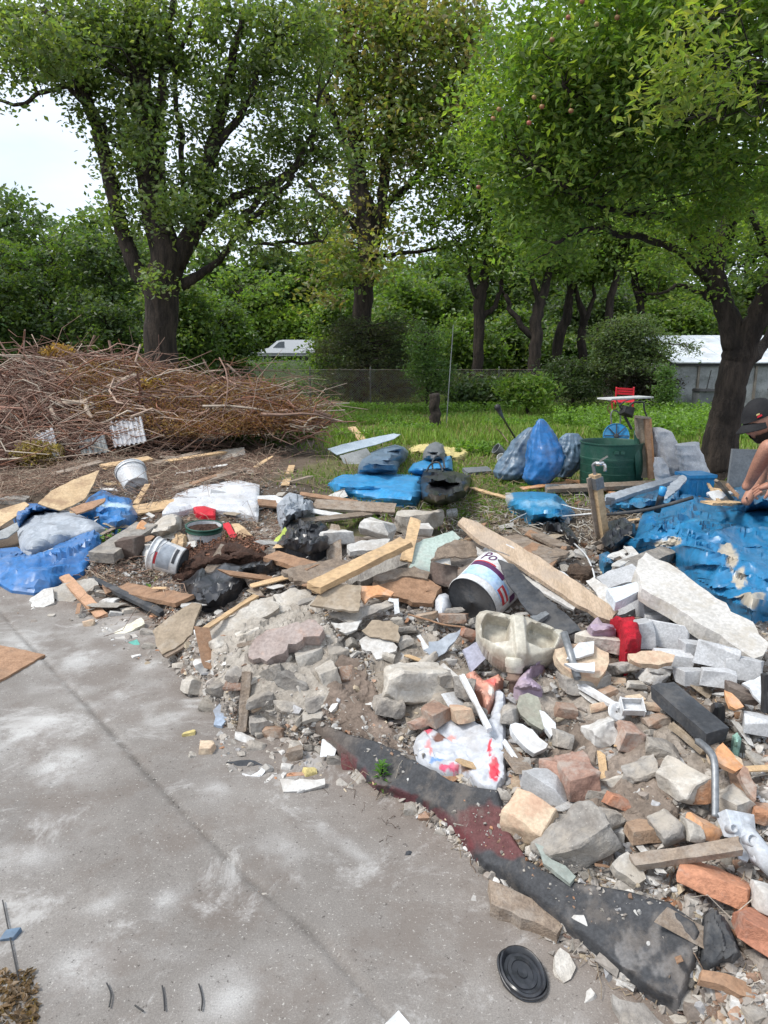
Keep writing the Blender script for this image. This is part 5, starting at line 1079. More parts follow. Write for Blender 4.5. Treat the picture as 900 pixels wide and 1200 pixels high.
# ---- wooden frame leaning beside the barrel
Yf = 8.5
def quadbox(name, px, Y, th, mt, parent=None):
 P = [np.array(at(a, b, Y[i] if hasattr(Y, '__len__') else Y)) for i, (a, b) in enumerate(px)]; Q = [p + np.array((0, th, 0)) for p in P]
 return obj(name, P + Q, [(0, 1, 2, 3), (7, 6, 5, 4), (0, 4, 5, 1), (1, 5, 6, 2), (2, 6, 7, 3), (3, 7, 4, 0)], M[mt], parent)
t = thing('window_casement', 'old brown wooden frame standing on end between the green lid and the white sacks', 'frame', at(760, 562, Yf))
quadbox('panel', [(747, 490), (756, 490), (761, 560), (752, 560)], [8.62, 8.6, 8.5, 8.5], .02, 'hardboard', t); quadbox('stile', [(756, 489), (761, 489), (766, 561), (761, 562)], [8.55, 8.55, 8.4, 8.4], .06, 'brown_wood', t); quadbox('stile', [(761, 490), (763.5, 490), (768.5, 560), (766, 561)], [8.6, 8.6, 8.45, 8.45], .05, 'orange', t); quadbox('rail', [(746, 487), (763, 489), (763.5, 491), (746, 490)], 8.53, .07, 'old_wood', t)
quadbox('stile', [(744.5, 489), (747, 489), (752, 560), (750, 560)], [8.6, 8.6, 8.5, 8.5], .05, 'old_wood', t); OCC.append(np.array([(745, 488), (764, 488), (769, 562), (750, 562)]))
# ---- table board, stand and motor, red chair
Yt = 10.6
t = thing('folding_stand', 'bent tube stand carrying a thin white board behind the green barrel', 'stand', at(728, 540, Yt))
a = at(708, 467.5, Yt); b = at(757, 465, Yt + .25); MB().bar(a, b, .34, .022, (0, 0, 1)).build('board', M['white_plastic'], t)
def tb(name, pts, r, mt, t, Y=Yt): S = spline([at(p[0], p[1], Y + (p[2] if len(p) > 2 else 0)) for p in pts], 6); return MB().tube(S, r, 6).build(name, M[mt], t, True)
tb('tube_leg', [(722, 469), (727, 474), (733, 470), (742, 467)], .009, 'galv', t); tb('tube_leg', [(716, 530), (717, 500), (716, 486), (720, 481), (727, 487), (725, 506), (722, 532)], .011, 'galv', t)
tb('tube_leg', [(714, 531, .1), (716, 490, .1), (712, 478, .1), (719, 470, .1)], .009, 'brown_wood', t)
t = thing('garden_motor', 'small black motor with two curved black handles hanging at the white board', 'motor', at(740, 500, Yt - .15))
c = at(736, 482, Yt - .15); V, Fs = rough_block(9, .17, .15, .14, 4, .04); obj('housing', V @ rotm(10, 0, 15).T + np.array(c), Fs, M['steel_dark'], t); tb('handle', [(738, 476), (742, 472), (750, 471), (754, 472), (755, 480), (758, 488)], .014, 'steel_dark', t, Yt - .15); tb('handle', [(732, 488), (736, 495), (740, 503)], .02, 'steel_dark', t, Yt - .15); tb('handle', [(730, 480), (726, 476), (731, 471)], .012, 'steel_dark', t, Yt - .15)
t = thing('garden_chair', 'pinkish red slatted garden chair standing behind the white board', 'chair', at(732, 496, 17)); Yc = 17.0
for k in range(3): quadbox('back_slat', [(722.5, 454 + 2.9 * k), (743.5, 455.2 + 2.9 * k), (743.5, 457.4 + 2.9 * k), (722.5, 456.2 + 2.9 * k)], Yc, .02, 'red_plastic', t)
for x in (722.5, 743): tb('back_post', [(x, 453.5), (x - 1, 468), (x - 2, 494)], .02, 'red_plastic', t, Yc)
quadbox('seat', [(716, 471.5), (742, 471.5), (744, 468.5), (719, 468.5)], [16.5, 16.5, 17, 17], .02, 'red_plastic', t)
for x in (717, 741): tb('leg', [(x, 471), (x + 2, 496)], .018, 'red_plastic', t, 16.5)
# ============================================================ sacks
def sack(name, label, rows, Y, dep, mt, seed, group=None, fold=.11, cat='sack', knot=True):
 """rows: (y, x_left, x_right) silhouette levels of a filled sack standing at distance Y"""
 rows = np.array(rows, float); n = 56; yy = np.linspace(rows[0, 0], rows[-1, 0], 42); xl = np.interp(yy, rows[:, 0], rows[:, 1]); xr = np.interp(yy, rows[:, 0], rows[:, 2]); V = []
 for i in range(len(yy)):
  A = at(xl[i], yy[i], Y); B = at(xr[i], yy[i], Y); z = max(A.z, 0.0); cxm = (A.x + B.x) / 2; w_ = (B.x - A.x) / 2; f = i / (len(yy) - 1); dd = min(w_ * .95, dep) * (.5 + .5 * min(1, f * 1.6)) + .01
  for k in range(n):
   a = 2 * math.pi * k / n; V.append((cxm + w_ * math.cos(a) * abs(math.cos(a)) ** -.12 if abs(math.cos(a)) > 1e-3 else cxm, Y + dd * math.sin(a), z))
 V = np.array(V); cen = V.reshape(-1, n, 3).mean(1).repeat(n, 0); d = V - cen; L_ = np.linalg.norm(d, axis=1) + 1e-6
 th = np.arctan2(d[:, 1], d[:, 0]); q = ridge(th * 2.6 + .8 * fbm(V[:, 0] * 4, V[:, 2] * 4, V[:, 1] * 4, 2, seed), V[:, 2] * 2.2 + seed, 0, 3, seed) ; q2 = ridge(V[:, 0] * 9 + V[:, 1] * 5, V[:, 2] * 9, V[:, 1] * 7, 2, seed + 4)
 V = V + d / L_[:, None] * (np.minimum(L_, .3) * fold * 2.2 * (q - .3) + .022 * q2)[:, None]
 m = len(yy); Fs = [(i * n + k, (i + 1) * n + k, (i + 1) * n + (k + 1) % n, i * n + (k + 1) % n) for i in range(m - 1) for k in range(n)] + [tuple(range(n)), tuple(reversed(range((m - 1) * n, m * n)))]
 OCC.append(np.array([(xl[0], yy[0]), (xr[0], yy[0]), (xr[20], yy[20]), (xr[-1], yy[-1]), (xl[-1], yy[-1]), (xl[20], yy[20])]))
 return tag(obj(name, V, Fs, M[mt], None, None, True), label, cat, group)
sg = 'filled sacks left of the green barrel'
sack('rubbish_sack', 'dull grey-blue filled sack, leftmost of the three sacks left of the green barrel', [(501, 621, 630), (507, 613, 632), (518, 600, 630), (530, 594, 626), (545, 584, 622), (553, 579, 618), (560, 581, 612)], 9.15, .3, 'greyblue_sack', 3, sg)
sack('rubbish_sack', 'bright blue pointed sack with a twisted top, middle of the three left of the barrel', [(491, 632, 636), (496, 630, 640), (504, 625, 646), (511, 623, 650), (524, 620, 657), (536, 619, 660), (549, 616, 655), (560, 612, 647), (567, 619, 641)], 8.8, .3, 'blue_tarp', 5, sg)
sack('rubbish_sack', 'dark slate blue sack slumped between the pointed sack and the green barrel', [(508, 664, 676), (514, 658, 681), (524, 654, 684), (535, 652, 683), (548, 650, 677), (558, 648, 668)], 9.2, .3, 'greyblue_sack', 7, sg, .13)
wg = 'white woven sacks beside the apple trunk'
sack('woven_sack', 'upright pale grey woven sack beside the wooden frame', [(501, 766, 774), (506, 765, 786), (512, 765, 789), (522, 767, 793), (536, 768, 798), (552, 770, 803), (562, 777, 800)], 8.6, .28, 'sack_white', 11, wg, .08)
sack('woven_sack', 'pale grey woven sack slumped against the upright one, nearest the apple trunk', [(518, 812, 819), (521, 793, 819), (530, 795, 821), (541, 798, 824), (552, 800, 829), (562, 803, 833)], 8.2, .28, 'sack_white', 13, wg, .08)
sack('woven_sack', 'small pale crumpled sack at the foot of the upright woven sack', [(536, 769, 776), (545, 768, 781), (556, 768, 784), (563, 770, 782)], 8.2, .16, 'sack_white', 17, wg, .09)
# ============================================================ sheets, tarps, bags that lie
tb_ = (.02, .17, .48)
drape('blue_tarpaulin', 'royal blue tarpaulin crumpled on the yard edge, the lowest one at the left border', 'tarpaulin', [(-60, 640), (0, 643), (20, 641), (33, 649), (46, 647), (82, 630), (96, 623), (109, 620), (120, 628), (116, 645), (104, 658), (98, 669), (78, 679), (58, 690), (40, 695), (13, 692), (0, 684), (-60, 680)], M['blue_tarp'], .06, .07, 2.8, (.8, 2.4), 25, seed=3, edge=26)
drape('grey_tarpaulin', 'pale grey tarpaulin underside folded over the royal blue one at the left border', 'tarpaulin', [(20, 622), (30, 606), (38, 600), (53, 596), (84, 599), (111, 611), (125, 620), (112, 622), (96, 625), (67, 637), (44, 650), (34, 654), (24, 644)], M['grey_film'], .10, .045, 3, (2.6, .6), 60, seed=8, edge=24, base=.03)
drape('blue_tarpaulin', 'narrow blue tarpaulin fold showing behind the pale grey tarpaulin', 'tarpaulin', [(12, 597), (30, 590), (44, 590), (67, 596), (80, 600), (52, 600), (38, 603), (28, 612), (22, 620)], M['blue_tarp'], .14, .04, 6, seed=12, edge=10, base=.04)
drape('blue_tarpaulin', 'bunched blue sheet with a pale stripe right of the grey tarpaulin, under the plywood', 'tarpaulin', [(84, 600), (98, 592), (104, 583), (120, 573), (133, 580), (153, 584), (161, 603), (148, 616), (136, 621), (122, 615), (108, 606)], M['print_blue'], .12, .045, 6, (1, 1.6), 30, seed=14, edge=14, base=.02,
 colf=lambda x, y, r: blend(x, y, (.02, .16, .42), [(125, 594, 30, 5, (.45, .6, .72)), (148, 607, 10, 4, (.1, .25, .5))], 4, soft=.5))
drape('white_sheet', 'large wrinkled white sheet spread behind the green rimmed tub', 'sheet', [(188, 603), (196, 592), (206, 579), (235, 568), (256, 566), (277, 562), (304, 568), (303, 606), (282, 602), (255, 598), (232, 594), (210, 600)], M['white_film'], .03, .03, 3, (1, 2.4), 15, seed=21, edge=8, base=.04)
drape('black_bag', 'black plastic bag in front of the dark mulch, left of the plaster heap', 'plastic bag', [(211, 683), (222, 677), (233, 670), (248, 668), (262, 659), (282, 662), (300, 656), (322, 657), (324, 670), (304, 674), (290, 678), (284, 688), (276, 699), (258, 711), (240, 713), (229, 709), (222, 695)], M['black_film'], .10, .05, 7, (1, 1.5), 30, seed=25, edge=14)
drape('black_bag', 'black plastic bag below the clear crumpled film, left of the white plaster lumps', 'plastic bag', [(322, 640), (330, 628), (339, 612), (356, 610), (378, 609), (388, 626), (388, 643), (375, 648), (363, 651), (345, 645)], M['black_film'], .09, .05, 8, (1, 2), 0, seed=27, edge=12, base=.03)
drape('clear_film', 'crumpled translucent grey film standing above the black bag, beside the white sheet', 'plastic film', [(324, 592), (331, 583), (339, 577), (352, 580), (367, 588), (369, 600), (358, 608), (340, 611), (331, 617), (325, 605)], M['grey_film'], .16, .06, 9, seed=30, edge=10, base=.03)
drape('blue_tarpaulin', 'bright sky blue sheet spread on the lawn left of the black handled bag', 'tarpaulin', [(384, 567), (392, 560), (402, 556), (416, 556), (427, 551), (460, 555), (495, 557), (497, 578), (487, 594), (470, 592), (453, 590), (436, 586), (419, 584), (405, 581), (395, 578)], M['light_blue'], .16, .035, 3, (1, 1.3), 10, seed=33, edge=16)
drape('greyblue_sack', 'dull grey-blue sack lying behind the bright sky blue sheet', 'sack', [(419, 553), (420, 546), (424, 539), (433, 531), (444, 526), (463, 521), (474, 524), (479, 530), (474, 538), (468, 542), (465, 552), (440, 556)], M['greyblue_sack'], .30, .05, 4, (1.4, .7), 60, seed=35, edge=16, base=.05)
drape('blue_tarpaulin', 'small sky blue fold between the grey bundle and the black handled bag', 'tarpaulin', [(477, 553), (484, 543), (500, 538), (515, 537), (529, 532), (531, 552), (510, 556), (494, 558)], M['light_blue'], .18, .03, 5, seed=36, edge=10, base=.02)
t = thing('shopping_bag', 'crumpled black handled bag standing on the lawn, right end of the sky blue sheet', 'bag', on(522, 590)); OCC.append(np.array([(492, 548), (553, 550), (550, 580), (520, 594), (493, 588)]))
drape('bag_body', None, None, [(494, 551), (505, 547), (517, 549), (530, 552), (552, 557), (551, 570), (547, 580), (533, 589), (514, 593), (503, 590), (494, 586), (491, 570)], M['black_film'], .34, .035, 6, (1.4, .8), 20, seed=91, edge=12, parent=t)
for pts in ([(507, 549, .32), (507, 540, .38), (513, 534, .42), (519, 538, .4), (521, 549, .33)], [(500, 552, .3), (505, 544, .36), (514, 542, .38), (519, 552, .32)]):
 S = spline([on(*p) for p in pts], 6); MB().tube(S, .011, 6).build('handle', M['black_film'], t, True)
drape('grey_bundle', 'rounded dark grey bundle resting on the yellow insulation', 'bundle', [(495, 539), (496, 528), (500, 521), (510, 517), (520, 520), (523, 530), (521, 540), (508, 542)], M['plastic_grey'], .30, .03, 5, seed=40, edge=10, base=.03)
drape('insulation_mat', 'torn yellow insulation lying on the grass under the dark grey bundle', 'insulation', [(478, 527), (485, 522), (500, 519), (516, 522), (527, 524), (545, 524), (556, 527), (545, 536), (537, 540), (523, 536), (500, 532), (484, 532)], M['yellow_wool'], .07, .04, 8, seed=41, edge=6)
drape('blue_bag', 'blue plastic bag half buried in front of the tap post, with a pale left end', 'plastic bag', [(590, 581), (602, 577), (624, 576), (640, 577), (652, 579), (660, 586), (674, 601), (664, 609), (656, 614), (638, 610), (622, 612), (612, 604), (597, 596)], M['print_blue'], .15, .045, 5, (1, 1.5), 20, seed=44, edge=12, base=.02,
 colf=lambda x, y, r: blend(x, y, (.03, .24, .46), [(594, 584, 9, 8, (.5, .52, .54)), (640, 592, 30, 3, (.2, .4, .58))], 6, soft=.5))
drape('blue_tarpaulin', 'blue sheet under the pale wrapped batten, in front of the green barrel', 'tarpaulin', [(707, 586), (730, 582), (760, 574), (790, 562), (800, 566), (802, 578), (792, 590), (765, 596), (738, 600), (716, 597)], M['blue_sack'], .10, .05, 6, (1, 2), 15, seed=46, edge=10, base=.02)
dust = (.50, .44, .35)
drape('blue_tarpaulin', 'huge crumpled blue tarpaulin dusted with sand, right of the tap post', 'tarpaulin', [(729, 638), (738, 628), (747, 621), (750, 608), (754, 601), (768, 596), (779, 591), (788, 580), (797, 573), (812, 577), (825, 584), (839, 592), (862, 594), (900, 596), (1000, 600), (1010, 700), (940, 722), (900, 724), (893, 722), (880, 729), (865, 719), (855, 709), (840, 702), (825, 693), (808, 676), (796, 663), (784, 651), (764, 645), (742, 646)], M['print_blue'], .14, .062, 3.2, (.7, 1.5), -32, seed=50, edge=30, step=1.6, crease=.28,
 colf=lambda x, y, r: blend(x, y, (.022, .18, .37), [(782, 639, 18, 6, dust), (858, 662, 8, 14, dust), (866, 683, 9, 10, dust), (878, 705, 17, 10, dust), (848, 650, 8, 6, dust), (815, 612, 16, 4, (.03, .26, .48)), (760, 612, 9, 8, (.02, .2, .46))], 8, .2, .3))
drape('blue_sack', 'bunched blue sack held by the man at the right border', 'sack', [(856, 577), (863, 567), (874, 565), (883, 560), (890, 572), (888, 582), (905, 578), (960, 575), (960, 604), (890, 600), (872, 603), (862, 596)], M['blue_sack'], .42, .07, 4, (.6, 2), 50, seed=53, edge=26, base=.03)
drape('black_film', 'torn black film heaped at the foot of the tap post', 'plastic film', [(704, 634), (709, 622), (713, 611), (728, 608), (745, 614), (745, 631), (734, 636), (718, 645), (708, 642)], M['black_film'], .07, .05, 10, seed=55, edge=8, base=.02)
drape('black_film', 'dark torn film between the blue bag and the curved white wire', 'plastic film', [(632, 612), (650, 609), (664, 613), (672, 624), (680, 634), (672, 638), (660, 628), (640, 622)], M['black_film'], .05, .04, 12, seed=57, edge=6, base=.02)
drape('red_net', 'bright red net bag lying over the broken pale blocks', 'net', [(715, 726), (728, 724), (743, 722), (748, 732), (752, 746), (747, 758), (740, 760), (733, 766), (729, 750), (724, 737)], M['red_net'], .05, .03, 10, seed=60, edge=8, base=.10)
drape('pink_film', 'pinkish translucent film tucked under the long pale plank beside the red net', 'plastic film', [(688, 736), (700, 722), (706, 730), (718, 732), (722, 738), (706, 742), (694, 744)], M['lilac'], .03, .02, 14, seed=61, edge=5, base=.10)
drape('advert_bag', 'dirty white plastic bag with red and pink print below the upturned washbasin', 'plastic bag', [(484, 876), (488, 864), (496, 856), (505, 856), (514, 851), (522, 843), (529, 838), (537, 850), (554, 846), (566, 852), (574, 842), (578, 826), (574, 812), (584, 806), (592, 815), (593, 850), (592, 880), (593, 910), (582, 927), (572, 925), (562, 921), (550, 910), (538, 904), (522, 908), (506, 906), (490, 898)], M['print'], .018, .022, 8, (.8, 2.4), -50, seed=63, edge=8, step=1.5, base=.02, crease=.5,
 colf=lambda x, y, r: blend(x, y, (.48, .50, .54), [(500, 859, 9, 4, (.62, .08, .14)), (525, 902, 13, 4, (.62, .1, .18)), (579, 905, 6, 14, (.60, .04, .07)), (573, 882, 3, 12, (.55, .05, .07)), (503, 880, 4, 9, (.65, .25, .25)), (512, 893, 9, 3, (.15, .28, .55)), (514, 869, 9, 6, (.16, .08, .06)), (528, 868, 8, 5, (.66, .3, .28)), (545, 902, 7, 6, (.2, .11, .07)), (575, 820, 4, 8, (.6, .25, .2)), (540, 870, 16, 3, (.6, .61, .62))], 9, .25, .3))
drape('salmon_film', 'salmon coloured torn film under the white rod, above the printed bag', 'plastic film', [(546, 790), (556, 786), (567, 798), (584, 790), (590, 796), (582, 806), (578, 822), (570, 832), (564, 818), (554, 812)], M['print'], .03, .02, 16, seed=64, edge=4, base=.04, colf=lambda x, y, r: blend(x, y, (.62, .30, .22), [(574, 812, 6, 5, (.7, .66, .6)), (575, 800, 9, 5, (.6, .14, .12))], 3, .3))
drape('lilac_film', 'lilac torn plastic to the right of the washbasin drain', 'plastic film', [(602, 806), (608, 795), (616, 786), (630, 774), (640, 768), (637, 777), (624, 786), (622, 794), (634, 804), (636, 811), (620, 808), (610, 809)], M['lilac'], .05, .02, 16, seed=65, edge=5, base=.05)
drape('mulch', 'pile of dark reddish brown mulch behind the black plastic bag', 'mulch', [(199, 676), (212, 660), (227, 643), (244, 636), (262, 628), (282, 632), (300, 642), (318, 652), (310, 660), (290, 664), (262, 664), (240, 672), (215, 684)], M['compost'], .10, .02, 14, seed=66, edge=16, kind='stuff')
drape('crumpled_bag', 'cream crumpled paper bag left of the green rimmed tub', 'paper bag', [(173, 627), (178, 616), (190, 606), (204, 602), (213, 607), (212, 618), (200, 628), (186, 632)], M['plaster'], .11, .04, 9, seed=67, edge=8)
drape('crumpled_paper', 'crumpled tan paper behind the scratched bucket', 'paper', [(199, 640), (202, 628), (210, 623), (219, 628), (221, 640), (214, 646)], M['ply'], .07, .04, 14, seed=68, edge=6)
drape('torn_rag', 'white torn rag hanging left of the scratched bucket', 'rag', [(166, 650), (168, 636), (178, 634), (184, 642), (178, 656), (172, 664)], M['white_plaster'], .06, .03, 12, seed=69, edge=6)
# bitumen felt / carpet along the front edge of the heap
FELT = [(350, 838), (378, 844), (406, 860), (438, 868), (468, 880), (500, 899), (528, 915), (552, 922), (584, 926), (592, 950), (602, 982), (620, 1010), (640, 1022), (687, 1036), (735, 1044), (784, 1058), (812, 1078), (822, 1095), (815, 1129), (806, 1160), (796, 1187), (775, 1176), (749, 1160), (713, 1131), (682, 1104), (655, 1081), (626, 1056), (598, 1034), (567, 1017), (552, 998), (535, 974), (500, 946), (470, 934), (440, 924), (415, 900), (384, 872)]
def feltc(x, y, r):
 n = np.array(FELT[20:]); d = pdist(x, y, FELT[24:], False); k = smooth((.5 * fbm(x * .03, y * .03, 0, 3, 5) + .62 - np.hypot((x - 572) / 75, (y - 975) / 60)) / .2)[:, None]
 k2 = (smooth((9 - d) / 6) * (x < 560) * smooth((fbm(x * .09, y * .09, 0, 3, 6) + .25) / .2))[:, None]; k3 = (smooth((fbm(x * .045, y * .03, 0, 4, 15) - .05) / .25) * smooth((x - 640) / 60))[:, None]; k4 = smooth((430 - x) / 60)[:, None]
 c = np.tile(np.array((.062, .064, .069)), (len(x), 1)); c = c * (1 - k) + np.array((.125, .055, .055)) * k; c = c * (1 - .6 * k2) + np.array((.16, .035, .042)) * .6 * k2; c = c * (1 - .55 * k3) + np.array((.235, .225, .22)) * .55 * k3
 c = c * (1 - .8 * k4) + np.array((.17, .135, .11)) * .8 * k4; return c * (1 + .25 * fbm(x * .2, y * .2, 0, 3, 19))[:, None]
drape('roofing_felt', 'long dark roofing felt with a maroon underside along the front edge of the heap', 'roofing felt', FELT, M['felt'], .055, .018, 3.5, (1, 1.6), -38, seed=70, edge=9, step=1.6, base=.015, colf=feltc, occ=False, crease=.25)
OCC.append(np.array([(560, 940), (600, 985), (640, 1024), (820, 1080), (800, 1180), (700, 1120), (560, 1010)]))
plate('maroon_scrap', 'maroon scrap of felt sticking out under the felt edge left of the green seedling', 'scrap', [(399, 884), (410, 884), (421, 893), (419, 904), (408, 908), (401, 900)], M['maroon'], .03, .03, (0, -.8, .6), .004)
drape('felt_scrap', 'charcoal torn rubber lump right of the felt end, below the big orange brick', 'scrap', [(823, 1075), (836, 1068), (852, 1080), (862, 1100), (870, 1121), (860, 1131), (846, 1128), (832, 1136), (820, 1130), (822, 1100)], M['charcoal'], .05, .03, 14, seed=71, edge=8, base=.01)
# ============================================================ upturned washbasin
def basin():
 p0 = on(608, 752, .16); n = nrm((-.08, -.74, .66)); s = scale_at(p0)
 OUT = np.array([(558, 722), (562, 717), (570, 715), (588, 718), (602, 722), (618, 723), (634, 730), (650, 737), (658, 738), (663, 742), (662, 752), (659, 762), (652, 771), (640, 778), (626, 782), (614, 784), (600, 783), (590, 780), (577, 771), (566, 757), (559, 742)], float)
 OCC.append(OUT); t = thing('washbasin', 'cream ceramic washbasin upturned with its hollow underside facing out', 'washbasin', p0)
 st = 1.0; gx = np.arange(555, 668, st); gy = np.arange(712, 790, st); X, Yp = np.meshgrid(gx, gy); ins = inpoly(X, Yp, OUT); nx = len(gx); ny = len(gy)
 i = np.arange(nx - 1)[None, :] + np.arange(ny - 1)[:, None] * nx; Q = np.stack([i, i + nx, i + nx + 1, i + 1], -1).reshape(-1, 4); fl = ins.ravel(); Q = Q[fl[Q].sum(1) >= 2]; used = np.unique(Q); mp_ = -np.ones(nx * ny, int); mp_[used] = np.arange(len(used)); Q = mp_[Q]
 x = X.ravel()[used]; y = Yp.ravel()[used]; f = fl[used]; d, qx, qy = pdist(x, y, OUT, True, True); x = np.where(f, x, qx); y = np.where(f, y, qy); d = np.where(f, d, 0)
 def pocket(poly, dep, soft):
  sd = sdist(x, y, np.array(poly, float)); return -dep * smooth((sd + soft * .5) / soft)
 cxr = 606 + (y - 720) * .05
 h = .045 * (1 - (1 - np.clip(d / 10, 0, 1)) ** 2) + .045 * np.exp(-((x - 608) / 34) ** 2 - ((y - 768) / 22) ** 2)        # bowl bulge
 h += pocket([(565, 734), (570, 726), (590, 730), (596, 732), (594, 756), (578, 757), (566, 748)], .075, 4) + pocket([(617, 740), (622, 735), (646, 743), (651, 750), (647, 762), (632, 764), (616, 758)], .075, 4)
 h += .022 * smooth((9 - np.abs(x - cxr)) / 4) * (y > 722)                                                      # spine down to the drain
 h += .012 * np.exp(-((np.hypot((x - 580) / 12, (y - 729) / 7) - 1) / .18) ** 2) * (y < 731) + .012 * np.exp(-((np.hypot((x - 636) / 11, (y - 740) / 6) - 1) / .2) ** 2) * (y < 742)
 base = onplane(np.stack([x, y], 1), p0, n); P = base + n * h[:, None]
 # keep the outline where the photograph has it; back wall thickness
 e1 = np.concatenate([Q[:, [0, 1]], Q[:, [1, 2]], Q[:, [2, 3]], Q[:, [3, 0]]]); key = np.sort(e1, 1); _, inv, cn_ = np.unique(key, axis=0, return_inverse=True, return_counts=True); be = e1[cn_[inv.ravel()] == 1]; bv = np.unique(be); n0 = len(P)
 low = P[bv] - n * .12; mm = -np.ones(n0, int); mm[bv] = n0 + np.arange(len(bv)); V = np.concatenate([P, low, [low.mean(0)]]); SK = [(b, a, mm[a], mm[b]) for a, b in be]; BK = [(mm[a], mm[b], len(V) - 1)[::-1] for a, b in be]
 autosmooth(obj('basin_shell', V, [tuple(q) for q in Q] + SK + BK, M['ceramic'], t), 50)
 c = np.array(onplane(np.array([[602., 783.]]), p0, n)[0]) + n * .05; ax = nrm((-.05, -.35, -1)); R = frame_of(ax, (0, 1, 0))
 MB().lathe([(.036, -.03), (.040, -.02), (.040, .01), (.034, .014), (.034, .03), (.03, .034)], c, R, 28).build('drain_collar', M['ceramic'], t, True)
 MB().lathe([(.028, .03), (.028, .05), (.033, .052), (.033, .066), (.022, .068), (.02, .12), (.012, .14)], c, R, 22).build('drain_fitting', M['brown_bark'], t, True)
basin()
# ============================================================ tap post
t = thing('tap_post', 'leaning wooden post carrying a chrome garden tap', 'tap post', on(708, 634))
pa = np.array(on(708, 634, 0)); Yp_ = pa[1]; top = np.array(at(697, 556, Yp_ - .05)); OCC.append(np.array([(690, 540), (702, 540), (716, 634), (703, 636)]))
s = scale_at(pa); wpo = 11 / s; d = nrm(top - pa); MB().bar(pa - d * .1, top, wpo, wpo * .8).build('post', M['ply'], t); MB().bar(pa + d * .02 + np.array((-wpo * .52, -.004, 0)), top + np.array((-wpo * .5, -.004, -.02)), .012, wpo * .82).build('edge_strip', M['old_wood'], t)
MB().bar(top - d * .10 + np.array((0, 0, 0)), top - d * .02, wpo * 1.25, wpo * 1.02).build('clamp', M['galv'], t)
p1 = np.array(at(695, 545, Yp_ - .05)); MB().tube(spline([top - d * .02, (top + p1) / 2, p1, p1 + np.array((.02, -.01, .018)), np.array(at(701, 543, Yp_ - .06))], 5), .011, 8).build('riser_pipe', M['galv'], t, True)
q = np.array(at(703, 543.5, Yp_ - .06)); MB().tube([q + np.array((-.03, 0, 0)), q + np.array((.025, 0, .002))], .016, 10).build('tap_body', M['chrome'], t, True)
MB().tube(spline([q + np.array((.01, 0, 0)), q + np.array((.03, -.01, -.01)), q + np.array((.034, -.012, -.05))], 5), .011, 10).build('spout', M['chrome'], t, True)
MB().bar(q + np.array((-.005, -.005, .02)), q + np.array((.045, -.015, .055)), .022, .010).build('lever', M['chrome'], t)
# ============================================================ siphon valve at the right border
c0 = on(868, 985, .07); t = thing('cistern_valve', 'white plastic cistern valve with round fittings at the right border', 'valve', c0); sc_ = 1 / scale_at(c0); OCC.append(np.array([(846, 955), (880, 955), (905, 990), (905, 1030), (870, 1010), (850, 985)]))
def vp(px, py, l=.07): return np.array(on(px, py, l))
M['valve'] = mat('valve', (.55, .58, .62), (.46, .49, .53), scale=8, rough=.5, bump=.1, dirt=(.3, .28, .26), dirt_amt=.4)
V, Fs = rough_block(4, 34 * sc_, .045, 28 * sc_, 1, .01, 1, .8); obj('housing', V @ rotm(20, -40, 10).T + vp(864, 967, .09), Fs, M['valve'], t)
for (a, b, r, l) in [(858, 971, 5, .11), (880, 985, 7, .10), (892, 1003, 11, .07)]:
 R = frame_of((.1, -.75, .65)); r *= sc_; MB().lathe([(r, -.02), (r, .008), (r * .8, .012), (r * .75, .004), (r * .3, .002), (.0005, .002)], vp(a, b, l), R, 24).build('round_fitting', M['valve'], t, True)
MB().tube([vp(872, 975, .08), vp(884, 990, .08), vp(896, 1006, .07), vp(915, 1025, .06)], 12 * sc_, 16).build('tube', M['valve'], t, True)
plate('flange', None, None, [(850, 985), (858, 978), (866, 982), (880, 1000), (876, 1010), (866, 1006), (862, 994), (853, 992)], M['valve'], .006, .07, (0, -.5, .85), 0, parent=t)
# black lid
c = on(612, 1141, .024); R = frame_of((.05, -.12, 1)); r = 25.5 / scale_at(c); t = thing('bucket_lid', 'black scuffed plastic lid lying alone on the concrete in the foreground', 'lid', c)
rr = np.random.default_rng(3); V = []; n = 64; prof = [(0.001, .006), (.2, .0065), (.22, .003), (.45, .004), (.47, .007), (.62, .006), (.64, .003), (.78, .0035), (.84, .012), (.92, .016), (.99, .013), (1.0, .004), (1.04, .001), (1.02, -.006), (.9, -.008)]
mb = MB(); mb.lathe([(a * r, b) for a, b in prof], (0, 0, 0), None, n, False, True); V = mb.v[0]; a = np.arctan2(V[:, 1], V[:, 0]); rad = np.hypot(V[:, 0], V[:, 1]); V[:, :2] *= (1 + (.045 * np.sin(a * 2 + .4) + .02 * fbm(np.cos(a) * 3, np.sin(a) * 3, 0, 3, 3)) * (rad / r) [:])[:, None]; V[:, 2] += .004 * fbm(V[:, 0] * 40, V[:, 1] * 40, 0, 2, 4)
V[:, 1] *= 1.3
autosmooth(obj('disc', V @ R.T + c, mb.f, M['black_film'], t), 40)
P = [c + R @ np.array((math.cos(q) * r * 1.03, math.sin(q) * r * 1.33, .004 + .004 * math.sin(q * 3))) for q in np.linspace(0, 6.2, 40)]; MB().tube(P, .0035, 6).build('rim_bead', M['black_film'], t, True)
